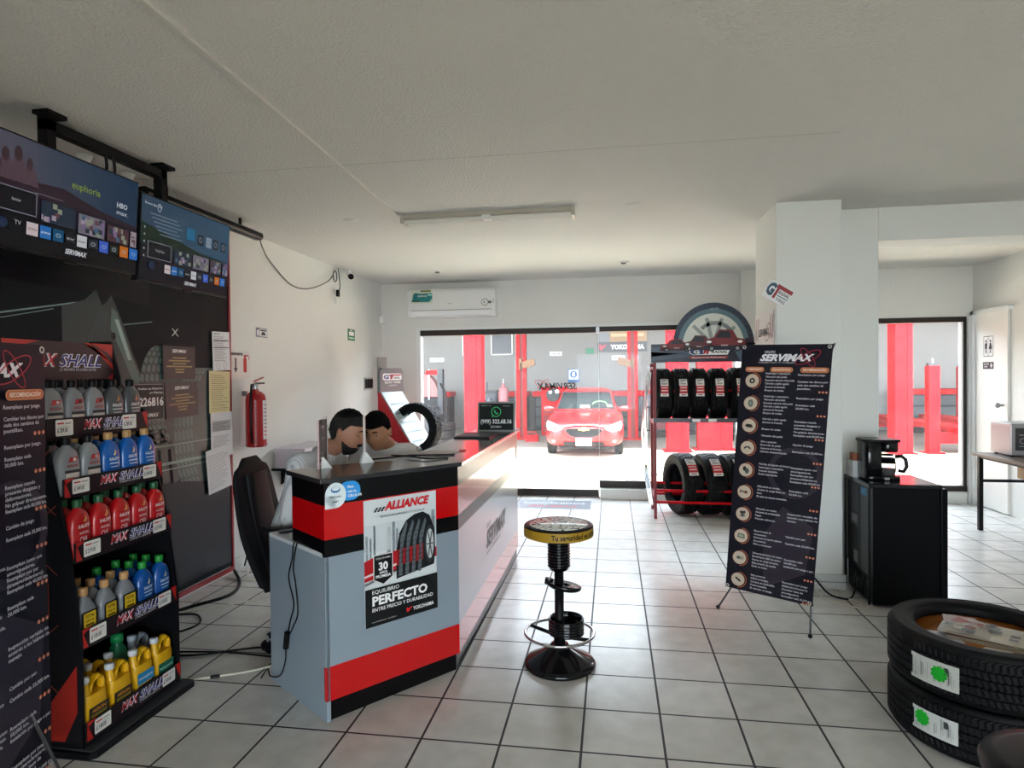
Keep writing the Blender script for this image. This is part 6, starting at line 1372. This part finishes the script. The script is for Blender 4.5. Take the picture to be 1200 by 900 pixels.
J2 = dict(pelvis=(0,0,.60), neck=(.18,.0,1.06), head=(.30,-.02,1.155), shr=(.14,-.19,1.01), ell=(.22,.22,.78), elr=(.2,-.27,.78), shl=(.14,.13,1.0), wrr=(.38,-.16,.775), wrl=(.40,.12,.775), hdr=(1,.35,0), hdl=(1,-.35,0), knr=(.36,-.16,.56), knl=(.36,.16,.56), anr=(.26,-.20,.08), anl=(.26,.20,.08))
person('clean shaven man in white shirt looking down behind the counter', (-1.45, 4.06, 0), math.radians(-88), J2, skin2, sh2, math.radians(-6), math.radians(16), False, fringe=-.006)
t = thing('swivel_stool', 'low black stool carrying the man in the white shirt', 'stool', (-1.45, 4.06, 0))
MB().lathe([(0,.40),(.17,.40),(.19,.42),(.18,.455),(0,.46)], fabric_bk, X=TR(-1.45,4.06,0)).build('seat', t)
MB().cyl((-1.45,4.06,.03),(-1.45,4.06,.40),.025,black_mt).build('pole', t)
MB().lathe([(0,0),(.2,0),(.2,.01),(.05,.04),(0,.04)], black_mt, X=TR(-1.45,4.06,0)).build('base', t)

# ------------------------------------------------------------------ the yard and workshop outside
ZG = -.3
sand = mat('yard_ground', '#b5ab97', .85, noise=.12, nscale=1.5, bump=.6, bscale=8)
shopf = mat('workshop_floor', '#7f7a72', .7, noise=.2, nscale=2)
struct(MB().box((-16, 7.95, ZG-.1), (18, 15.2, ZG), sand).build('ground_yard'))
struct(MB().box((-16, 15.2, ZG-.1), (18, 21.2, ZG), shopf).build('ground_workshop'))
struct(MB().box((-16, -14, ZG-.1), (18, YF-.2, -.12), sand).build('ground_street'))
struct(MB().box((-4, -7.5, 2.6), (5, YF-.15, 2.8), smooth_wall).build('added_sky_blocker'))  # unseen slab added outside the shop front to block skylight
gw = mat('workshop_wall', '#858482', .85, noise=.08, nscale=1.2, bump=.5, bscale=5)
m_ = MB(); m_.box((-16, 21, ZG), (18, 21.2, 4.8), gw); struct(m_.build('wall_workshop'))
struct(MB().box((-16, 7.95, ZG), (-15.8, 21, 4.8), gw).build('wall_yard_left')); struct(MB().box((17.8, 7.95, ZG), (18, 21, 4.8), gw).build('wall_yard_right'))
struct(MB().box((-16, 14.6, 3.5), (18, 21.2, 3.7), gw).build('roof'))
for x0_, x1_, y, lb in ((-3.50, -3.08, 14.7, 'thick bright red steel column outside, behind the phone sign'), (1.25, 1.73, 14.85, 'bright red steel column outside, seen left through the tyre rack'), (1.98, 2.75, 15.2, 'widest red steel column outside, seen through right of tyre rack'), (6.10, 6.45, 14.85, 'tall red steel column outside the side room window')):
    t = thing('steel_column', lb, 'column', ((x0_+x1_)/2, y, ZG), group='red columns of the workshop roof')
    m_ = MB(); w_ = x1_-x0_; m_.box((x0_, y, ZG), (x1_, y+.4, 3.5), red_pt); m_.box((x0_+w_*.68, y-.02, ZG), (x0_+w_*.72, y, 3.5), red_pt); m_.build('shaft', t)
    MB().box((x0_-.08, y-.08, ZG), (x1_+.08, y+.48, ZG+.03), red_pt).build('base_plate', t)
def lift_post(x, lb, sgn):
    t = thing('lift_post', lb, 'car lift', (x, 17.6, ZG), group='two post car lift')
    m_ = MB(); m_.box((x-.14, 17.6, ZG), (x-.05, 17.8, 3.45), red_pt); m_.box((x+.05, 17.6, ZG), (x+.14, 17.8, 3.45), red_pt); m_.box((x-.14, 17.72, ZG), (x+.14, 17.8, 3.45), darkred_pt); m_.build('column', t)
    MB().box((x-.25, 17.5, ZG), (x+.25, 17.95, ZG+.04), red_pt).build('base_plate', t)
    m_ = MB(); ob = mat('carriage_tan','#6d4c2f',.6); m_.box((x-.04, 17.45, 1.68), (x+.04, 17.62, 1.98), ob); m_.prism([(x, 17.45, 1.70), (x+sgn*.25, 17.45, 1.74), (x+sgn*.42, 17.45, 1.80), (x+sgn*.38, 17.45, 1.97), (x+sgn*.24, 17.45, 1.95), (x, 17.45, 1.86)], (0,.1,0), ob); m_.build('lift_arm', t)
lift_post(-2.54, 'left red post of car lift behind the parked car', 1); lift_post(.56, 'right red post of car lift behind the parked car', -1)
# wall cabinets, band, signs
m_ = MB()
for x_, w_ in ((-8.2,1.6),(-6.5,1.2),(-4.2,1.5),(-2.55,1.0),(-.1,1.5),(1.5,1.8),(4.2,1.6),(6.0,1.5),(8.4,2.2),(10.8,1.6)):
    t = thing('workbench', 'dark workbench with red top along workshop wall, %s' % {-8.2:'far left one',-6.5:'left behind the tyre machine',-4.2:'behind the thick column',-2.55:'left of the car',-.1:'right of the car',1.5:'behind tyre rack',4.2:'behind the white pillar',6.0:'behind the tall side column',8.4:'behind the four post lift',10.8:'farthest right one'}[x_], 'workbench', (x_+w_/2, 20.5, ZG), group='workbenches along the workshop wall')
    MB().box((x_, 20.2, .82), (x_+w_, 20.98, .98), red_pt).build('bench_top', t)
    m2 = MB(); m2.box((x_+.05, 20.3, ZG), (x_+w_-.05, 20.95, .82), mat('bench_dark','#1d1f24',.6)); cb_ = m2.build('cabinet', t)
    m2 = MB()
    for k in range(3): m2.box((x_+.1, 20.28, ZG+.15+.33*k), (x_+w_-.1, 20.3, ZG+.42+.33*k), mat('bench_drawer','#33363c',.5))
    m2.build('drawer', cb_)
t = thing('wall_sign', 'large tyre brand sign high on workshop wall above car', 'sign', (.2, 20.98, 2.25))
m2 = MB(); cv = board(m2, (-.47, 20.96, 2.25), UX, UZ, 1.6, 1.1, .03, P('#55585e')); cv.up(); cv.rect(0,.33,1.6,1.1,P('#a98a6a')); cv.up(); cv.rect(0,.33,.4,1.1,P('#7e8288')); cv.rect(.45,.5,1.5,.6,P('#c9b38e')); cv.rect(.5,.7,1.5,.9,P('#8c6a4c')); cv.up(); cv.text('YOKOHAMA',.42,.09,.15,wht,w=1.1,bold=.05); cv.poly([(.08,.06),(.14,.06),(.3,.24),(.2,.24),(.16,.17),(.12,.24),(.04,.24)],P('#c04a5a')); m2.build('print', t)
for (x_, z_, w_, h_, c, s_, lb) in ((-1.45,1.26,.37,.44,'#3f6aa0','','blue and white notice on workshop wall above the car'),(-2.05,2.15,.4,.14,'#dcdcd8','TALLER','small white name plate on workshop wall beside left post'),(-.85,2.2,.26,.18,'#2f7d5c','','small green notice on workshop wall left of brand sign'),(.0,1.98,.42,.15,'#dddcda','SALIDA','white plate on workshop wall under brand sign'),(.55,1.9,.3,.2,'#dcdad8','','small white sheet on workshop wall behind right post'),(-6.2,2.0,.5,.14,'#d5d5d2','ZONA 1','small white plate on workshop wall seen at window edge'),(6.0,2.1,.45,.2,'#cfcfcc','','pale plate on workshop wall seen in side room window')):
    m2 = MB(); cv = board(m2, (x_, 20.97, z_), UX, UZ, w_, h_, .02, P(c)); cv.up()
    if c == '#3f6aa0': cv.rect(.03,.1,w_-.03,h_-.03,P('#dfe6ee')); cv.up(); cv.ell(w_/2,h_*.6,.12,.12,P('#3f6aa0'),n=16); cv.up(); cv.rect(w_/2-.04,h_*.45,w_/2+.04,h_*.75,wht)
    elif s_: cv.text(s_, w_/2, h_*.3, h_*.4, inkm, 'c', w=w_*.8, bold=.03)
    tag(m2.build('notice', loc=(x_, 20.97, z_)), lb, 'sign')
for x_, lb in ((-5.05, 'dark framed window high in workshop wall left of thick column'), (-4.05, 'dark framed window high in workshop wall right of thick column')):
    t = thing('wall_window', lb, 'window', (x_, 20.98, 2.2)); t['kind'] = 'thing'
    MB().box((x_, 20.97, 2.2), (x_+.75, 20.99, 3.6), mat('dark_window','#2b2d31',.3)).build('pane', t)
    m2 = MB(); fr_ = P('#cfcac5')
    for q in ((0,0,.75,.04),(0,1.36,.75,1.4),(0,0,.04,1.4),(.71,0,.75,1.4)): m2.box((x_+q[0],20.94,2.2+q[1]),(x_+q[2],20.98,2.2+q[3]),fr_)
    m2.build('frame', t)
# machines on the left
t = thing('tyre_changer', 'black and red tyre changing machine in the yard workshop', 'machine', (-5.0, 16.8, ZG))
m2 = MB(); m2.box((-5.5, 16.5, ZG), (-4.7, 17.3, .45), mat('machine_dark','#24262c',.5)); m2.build('cabinet', t, bevel=.03)
MB().box((-5.52, 16.46, ZG+.1), (-5.1, 16.5, .3), red_pt).build('front_panel', t)
m2 = MB(); m2.cyl((-5.1,16.9,.45),(-5.1,16.9,.6),.12,steel); m2.lathe([(0,.6),(.32,.6),(.34,.63),(.3,.66),(0,.66)], MATS['machine_dark'], X=TR(-5.1,16.9,0)); m2.build('turntable', t)
m2 = MB(); m2.box((-4.85,17.1,.4),(-4.7,17.3,1.7),MATS['machine_dark']); m2.box((-5.2,17.15,1.55),(-4.7,17.25,1.68),red_pt); m2.cyl((-5.12,17.2,.85),(-5.12,17.2,1.7),.03,chrome); m2.build('column_arm', t)
m2 = MB(); m2.tube([(-4.7,16.9,1.3),(-4.5,16.7,1.0),(-4.45,16.6,.5),(-4.4,16.6,-.1),(-4.2,16.4,-.27),(-4.0,16.6,-.28)], .03, cable_bk); m2.tube([(-5.5,16.6,.8),(-5.7,16.5,.4),(-5.65,16.4,0),(-5.3,16.3,-.28)], .025, mat('hose_pink','#b54a54',.5)); m2.build('hose', t)
t = thing('wheel_balancer', 'dark wheel balancer with pinkish curved hood beside tyre machine', 'machine', (-5.9, 18.2, ZG))
m2 = MB(); m2.box((-6.3, 18.0, ZG), (-5.5, 18.6, .6), MATS['machine_dark']); m2.build('cabinet', t, bevel=.03)
m2 = MB(); pkm = mat('faded_pink','#8a5a5a',.5); 
m2.prism([(-6.2+1.3*k/10 if 0 else -5.7+.62*math.cos(PI*k/12), 18.0, .9+.75*math.sin(PI*k/12)) for k in range(13)], (0,.35,0), pkm); m2.build('hood', t)
m2 = MB(); m2.box((-6.35,18.1,.6),(-6.1,18.3,1.55),MATS['machine_dark']); m2.box((-6.4,18.05,1.4),(-5.9,18.12,1.75),P('#5a5d63')); m2.build('display_post', t)
for q, (x_, y_, w_, h_, lb) in enumerate(((-6.9,17.2,.7,1.2,'dark upright machine case at far left of workshop'),(-4.3,19.0,.8,1.35,'dark upright machine case behind the thick red column'),(-3.9,18.2,.5,.9,'low dark machine case left of the gas cylinder'),(2.0,19.2,1.0,1.2,'dark upright machine case right of the lift post'))):
    m2 = MB(); m2.box((x_,y_,ZG),(x_+w_,y_+.5,h_-.3),MATS['machine_dark']); m2.box((x_+.05,y_-.02,.2),(x_+w_-.05,y_,h_-.4),P('#3f434a')); m2.cyl((x_+w_/2,y_+.25,h_-.3),(x_+w_/2,y_+.25,h_-.05),.07,P('#5a5e66')); m2.tube([(x_+.1,y_-.03,h_-.5),(x_-.15,y_-.1,.3),(x_+.1,y_-.15,-.1),(x_+w_,y_-.2,-.27)],.025,cable_bk)
    tag(m2.build('machine_case', loc=(x_+w_/2,y_,ZG)), lb, 'machine', 'dark machine cases in the workshop')
for i, (x_, y_, n_) in enumerate(((-4.35, 15.9, 3), (2.9, 17.5, 4))):
    for k in range(n_):
        m2 = MB(); tyre_geo(m2, .31, .2, .2, n=48, ribs=3); o = m2.build('tyre'); place(o, TR(x_, y_, ZG+.1+.2*k)); tag(o, 'used tyre in outdoor pile %s, %s from ground' % (('beside the tyre machine','right of the car lift')[i], ordw[k]), 'tyre', 'tyre piles in the workshop')
t = thing('tool_cabinet', 'red tool cabinet with round gauges left of the parked car', 'cabinet', (-1.95, 18.9, ZG))
m2 = MB(); m2.box((-2.1, 18.7, ZG), (-1.3, 19.2, 1.15), red_pt); m2.build('body', t, bevel=.02)
m2 = MB(); m2.cyl((-1.75,18.7,.92),(-1.75,18.66,.92),.2,MATS['machine_dark']); m2.cyl((-1.82,18.66,1.0),(-1.82,18.64,1.0),.05,wht); m2.cyl((-1.62,18.66,1.02),(-1.62,18.64,1.02),.06,wht); m2.build('gauge', t)
m2 = MB()
for k in range(3): m2.box((-2.05,18.68,ZG+.1+.28*k),(-1.35,18.7,ZG+.34+.28*k),darkred_pt)
m2.build('drawer', t)
m2 = MB(); m2.box((-2.35,16.9,ZG),(-2.0,17.15,ZG+.18),red_pt); m2.tube([(-2.3,17,ZG+.18),(-2.3,17,ZG+.26),(-2.05,17,ZG+.26),(-2.05,17,ZG+.18)],.012,red_pt); tag(m2.build('toolbox', loc=(-2.2,17,ZG)), 'small red toolbox on the ground beside left lift post', 'toolbox')
m2 = MB(); m2.lathe([(0,0),(.13,0),(.14,.02),(.14,1.35),(.1,1.48),(.04,1.52),(.04,1.6),(0,1.6)], mat('cylinder_pink','#7d4a4e',.5), X=TR(-2.95,17.0,ZG)); m2.cyl((-2.95,17,ZG+1.6),(-2.95,17,ZG+1.72),.02,steel)
tag(m2.build('gas_cylinder', loc=(-2.95,17,ZG)), 'faded pink gas cylinder standing left of the lift post', 'gas cylinder')
t = thing('engine_stand', 'grey trolley with hanging parts right of the lift post', 'trolley', (1.3, 18.3, ZG))
m2 = MB(); m2.box((.95,18.1,-.1),(1.7,18.7,-.06),MATS['machine_dark']); m2.box((.95,18.1,.55),(1.7,18.7,.6),MATS['machine_dark']); 
for x_ in (.97,1.66):
    for y_ in (18.12,18.66): m2.box((x_,y_,ZG+.08),(x_+.03,y_+.03,.9),steel)
m2.build('frame', t); m2 = MB(); m2.box((1.0,18.15,.6),(1.4,18.5,.95),P('#55606a')); m2.ball((1.55,18.35,.72),.12,P('#3b3d44'),n=10); m2.box((1.05,18.2,-.06),(1.5,18.5,.3),P('#6a3136')); m2.build('machine_part', t)
m2 = MB(); m2.tube([(.25,10.6,ZG+.03),(.45,10.9,ZG+.09),(.9,11.1,ZG+.1),(1.6,11.15,ZG+.1)], .05, P('#8a8a88'))
tag(m2.build('ground_hose', loc=(.9,11,ZG)), 'grey hose lying on the bright yard ground', 'hose')
# four post lift on the right
t = thing('alignment_lift', 'red four post car lift outside the side room window', 'car lift', (8.3, 17, ZG))
for x_, y_ in ((6.93,14.95),(9.75,14.95),(6.93,19.4),(9.75,19.4)):
    m2 = MB(); m2.box((x_-.11,y_,ZG),(x_+.11,y_+.2,1.62),red_pt); m2.box((x_-.18,y_-.08,ZG),(x_+.18,y_+.28,ZG+.03),red_pt); m2.cyl((x_,y_+.1,1.62),(x_,y_+.1,1.78),.03,steel); m2.box((x_-.1,y_+.05,1.62),(x_+.1,y_+.15,1.68),MATS['machine_dark']); m2.build('post', t)
for y_ in (15.0, 19.45): MB().box((7.04,y_,-.08),(9.64,y_+.16,.16),red_pt).build('cross_beam', t)
for x_ in (7.35, 8.75): 
    m2 = MB(); m2.box((x_,14.6,.16),(x_+.55,19.8,.27),red_pt); m2.prism([(x_,14.6,.16),(x_,14.6,.27),(x_,13.6,ZG+.02),(x_,13.6,ZG)],(.55,0,0),red_pt); m2.build('runway', t)
m2 = MB(); m2.box((5.2,17.5,ZG),(6.1,18.1,.9),red_pt)
for k in range(5): m2.box((5.22,17.48,ZG+.1+.22*k),(6.08,17.5,ZG+.28+.22*k),darkred_pt)
tag(m2.build('tool_chest', loc=(5.6,17.8,ZG)), 'red chest of drawers left of the tall side column', 'tool chest')

# ------------------------------------------------------------------ car
CY = 13.75; CX = -.62
t = thing('car', 'red sedan parked facing the shop window under the lift', 'car', (CX, CY+2, ZG))
cp = mat('car_red', '#a5060f', .4, coat=.4); cg = mat('car_glass', '#1b2224', .05, spec=.8); cbk = mat('car_black', '#101114', .5)
CH = ZG + .0
def sec(hw, zt, zb, y, n=28, e=4.5):
    zc = (zt+zb)/2; hz = (zt-zb)/2
    return [(CX+hw*superell(2*PI*i/n, e)[0], y, zc+hz*superell(2*PI*i/n, e)[1]) for i in range(n)]
body = [(0,.50,.62,.36),(.03,.64,.68,.28),(.08,.73,.72,.24),(.18,.81,.77,.22),(.35,.855,.82,.21),(.6,.865,.87,.2),(.9,.87,.94,.2),(1.2,.87,.97,.2),(2.0,.87,.97,.2),(3.2,.87,.99,.2),(3.9,.86,1.0,.22),(4.2,.80,.97,.26),(4.3,.68,.8,.35)]
m2 = MB(); m2.loft([sec(hw, CH+zt, CH+zb, CY+y) for y, hw, zt, zb in body], cp); m2.build('body', t)
roofp = [(1.0,.74,.98,.8),(1.3,.72,1.13,.8),(1.75,.66,1.38,.8),(2.0,.63,1.45,.8),(2.6,.63,1.48,.8),(3.1,.63,1.44,.8),(3.5,.66,1.25,.8),(3.9,.70,1.02,.8)]
m2 = MB(); m2.loft([sec(hw*1.0, CH+zt, CH+zb, CY+y, e=5) for y, hw, zt, zb in roofp], cp); m2.build('roof', t)
# windscreen and side glass
m2 = MB(); f0 = V((CX,CY+1.06,CH+1.005)); 
def quadg(pts, mt): m2.add(pts, [(0,1,2,3)], mt)
quadg([(CX-.68,CY+1.05,CH+1.005),(CX+.68,CY+1.05,CH+1.005),(CX+.56,CY+1.74,CH+1.385),(CX-.56,CY+1.74,CH+1.385)], cg); m2.build('windscreen', t)
m2 = MB(); m2.box((CX-.12,CY+1.045,CH+1.03),(CX+.1,CY+1.05,CH+1.10),P('#a9b7a9'));
m2.tube([(CX+.33+.17*math.cos(a),CY+1.10+.04*math.sin(a),CH+1.10+.08*math.sin(a)) for a in [PI*i/12 for i in range(13)]], .012, P('#4f9a4a')); m2.box((CX+.5,CY+1.06,CH+1.06),(CX+.6,CY+1.065,CH+1.10),wht); m2.build('dashboard_items', t)
m2 = MB()
for s in (-1,1): m2.add([(CX+s*.735,CY+1.35,CH+1.0),(CX+s*.735,CY+3.3,CH+1.02),(CX+s*.65,CY+3.0,CH+1.36),(CX+s*.66,CY+1.9,CH+1.36)],[(0,1,2,3)],cg)
m2.build('side_glass', t)
cv = None
m2 = MB(); F = V((CX, CY-.004, CH))
def fp(x, z, o_=.0): 
    k = abs(x)/.87; yy = CY - .02 - o_ + .19*k**3.2 + (.0 if z < .66 else (z-.66)*1.1) + (0 if z > .35 else (.35-z)*.3); return (CX+x, yy, CH+z)
def fpoly(pts, mt, o_=0, d=.09): m2.prism([fp(x, z, o_) for x, z in pts], (0, d, 0), mt)
# grille
fpoly([(-.42,.58),(-.36,.64),(.36,.64),(.42,.58),(.30,.47),(.2,.44),(-.2,.44),(-.30,.47)], P('#8c4a50',.3), .012); fpoly([(-.40,.58),(-.35,.63),(.35,.63),(.40,.58),(.29,.478),(.19,.45),(-.19,.45),(-.29,.478)], P('#101114'), .02)
m2.build('grille', t); m2 = MB(); 
fpoly([(-.46,.66),(-.2,.70),(.2,.70),(.46,.66),(.46,.675),(.2,.72),(-.2,.72),(-.46,.675)], P('#b08084',.2), .02); m2.build('chrome_strip', t)
m2 = MB(); fpoly([(-.12,.60),(-.04,.60),(-.04,.585),(.04,.585),(.04,.60),(.12,.60),(.10,.645),(.04,.645),(.04,.66),(-.04,.66),(-.04,.645),(-.10,.645)], P('#d3b25a',.3), .03); m2.build('badge', t)
m2 = MB(); hl = mat('headlight', '#b5b5b2', .2, coat=.5)
for s in (-1, 1):
    m2 = MB(); pts = [(.44,.64),(.60,.56),(.80,.60),(.83,.72),(.81,.79),(.66,.74)]; fpoly([(s*x, z) for x, z in (pts if s > 0 else pts[::-1])], hl, .035, .05); m2.build('headlight', t)
    m2 = MB(); pts = [(.56,.32),(.72,.34),(.74,.39),(.62,.38)]; fpoly([(s*x, z) for x, z in (pts if s > 0 else pts[::-1])], P('#4a3a3b'), .02); m2.cyl(fp(s*.66,.355,.03), fp(s*.66,.355,.0), .03, P('#b7b4b2')); m2.build('fog_light', t)
m2 = MB(); fpoly([(-.46,.30),(-.42,.26),(.42,.26),(.46,.30),(.42,.34),(-.42,.34)], cbk, .02); fpoly([(-.5,.19),(.5,.19),(.56,.24),(-.56,.24)], cbk, .012); m2.build('lower_grille', t)
m2 = MB(); m2.box((CX-.17,CY-.055,CH+.27),(CX+.17,CY-.045,CH+.43),P('#ece6e6')); cv = Cv(m2, (CX-.17,CY-.0555,CH+.27), UX, UZ, n=(0,-1,0)); cv.text('YYC-51-78',.17,.05,.05,P('#5a5355'),'c',w=.26); cv.rect(.1,.13,.24,.14,P('#c05050')); m2.build('licence_plate', t)
m2 = MB(); m2.box((CX-.12,CY+.45,CH+.873),(CX+.12,CY+.95,CH+.945),P('#b9a58f')) if 0 else None
for s in (-1, 1):
    m2 = MB(); m2.loft([[(CX+s*x_, CY+1.35+.04*math.cos(2*PI*i/12), CH+1.0+h_*math.sin(2*PI*i/12)) for i in range(12)] for x_, h_ in ((.78,.03),(.86,.06),(.98,.065),(1.0,.03))], cp); m2.build('wing_mirror', t)
for y_ in (.75, 3.35):
    for s in (-1, 1):
        m2 = MB(); X = Matrix.Translation((CX+s*.76, CY+y_, CH+.31)) @ Matrix.Rotation(PI/2, 4, 'Y'); tyre_geo(m2, .31, .19, .2, n=48, X=X, ribs=3); wh = m2.build('wheel', t); MB().lathe([(0,-.05),(.2,-.06),(.205,.06),(0,.05)], steel, X=X, n=24).build('rim', wh)

# ------------------------------------------------------------------ light, camera
W = bpy.data.worlds.new('sky'); SC.world = W; W.use_nodes = True
bg = W.node_tree.nodes['Background']; bg.inputs[0].default_value = (.78, .90, 1.0, 1); bg.inputs[1].default_value = 6.0
sun = bpy.data.lights.new('sun', 'SUN'); sun.energy = 8; sun.angle = .01; sun.color = (1, .95, .86)
so = bpy.data.objects.new('sun', sun); COL.objects.link(so); so.rotation_euler = (math.radians(-14) * -1, math.radians(6), 0); so.location = (0, 0, 20)
def portal(name, loc, rot, sx, sy):
    l = bpy.data.lights.new(name, 'AREA'); l.shape = 'RECTANGLE'; l.size = sx; l.size_y = sy; l.cycles.is_portal = True
    o = bpy.data.objects.new(name, l); COL.objects.link(o); o.location = loc; o.rotation_euler = rot
portal('daylight_portal', (-.5, 8.05, 1.1), (math.radians(-90), 0, 0), 4.0, 2.2)
portal('daylight_portal', (3.1, 8.05, 1.1), (math.radians(-90), 0, 0), 1.8, 2.2)
portal('daylight_portal', (.6, YF-.2, 1.05), (math.radians(90), 0, 0), 3.2, 2.1)

cam = bpy.data.cameras.new('camera'); co = bpy.data.objects.new('camera', cam); COL.objects.link(co)
cam.sensor_fit = 'HORIZONTAL'; cam.sensor_width = 36; cam.lens = 736.55*36/1200; cam.clip_start = .05
p_, r_, y_ = -.01322, -.01045, -.1580
F_ = V((math.sin(y_)*math.cos(p_), math.cos(y_)*math.cos(p_), math.sin(p_))); rt = F_.cross(UZ).normalized(); up_ = rt.cross(F_)
R_ = rt*math.cos(r_) + up_*math.sin(r_); U_ = up_*math.cos(r_) - rt*math.sin(r_)
M = Matrix.Identity(4)
for i in range(3): M[i][0] = R_[i]; M[i][1] = U_[i]; M[i][2] = -F_[i]
M[0][3], M[1][3], M[2][3] = 0, 0, 4.5492*.33
co.matrix_world = M; SC.camera = co
SC.view_settings.view_transform = 'Standard'; SC.view_settings.look = 'None'; SC.view_settings.gamma = 1; SC.view_settings.use_curve_mapping = False
SC.view_settings.exposure = 1.4
SC.cycles.max_bounces = 10; SC.cycles.diffuse_bounces = 6; SC.cycles.transparent_max_bounces = 16; SC.cycles.sample_clamp_indirect = 8
SC.cycles.caustics_reflective = False; SC.cycles.caustics_refractive = False
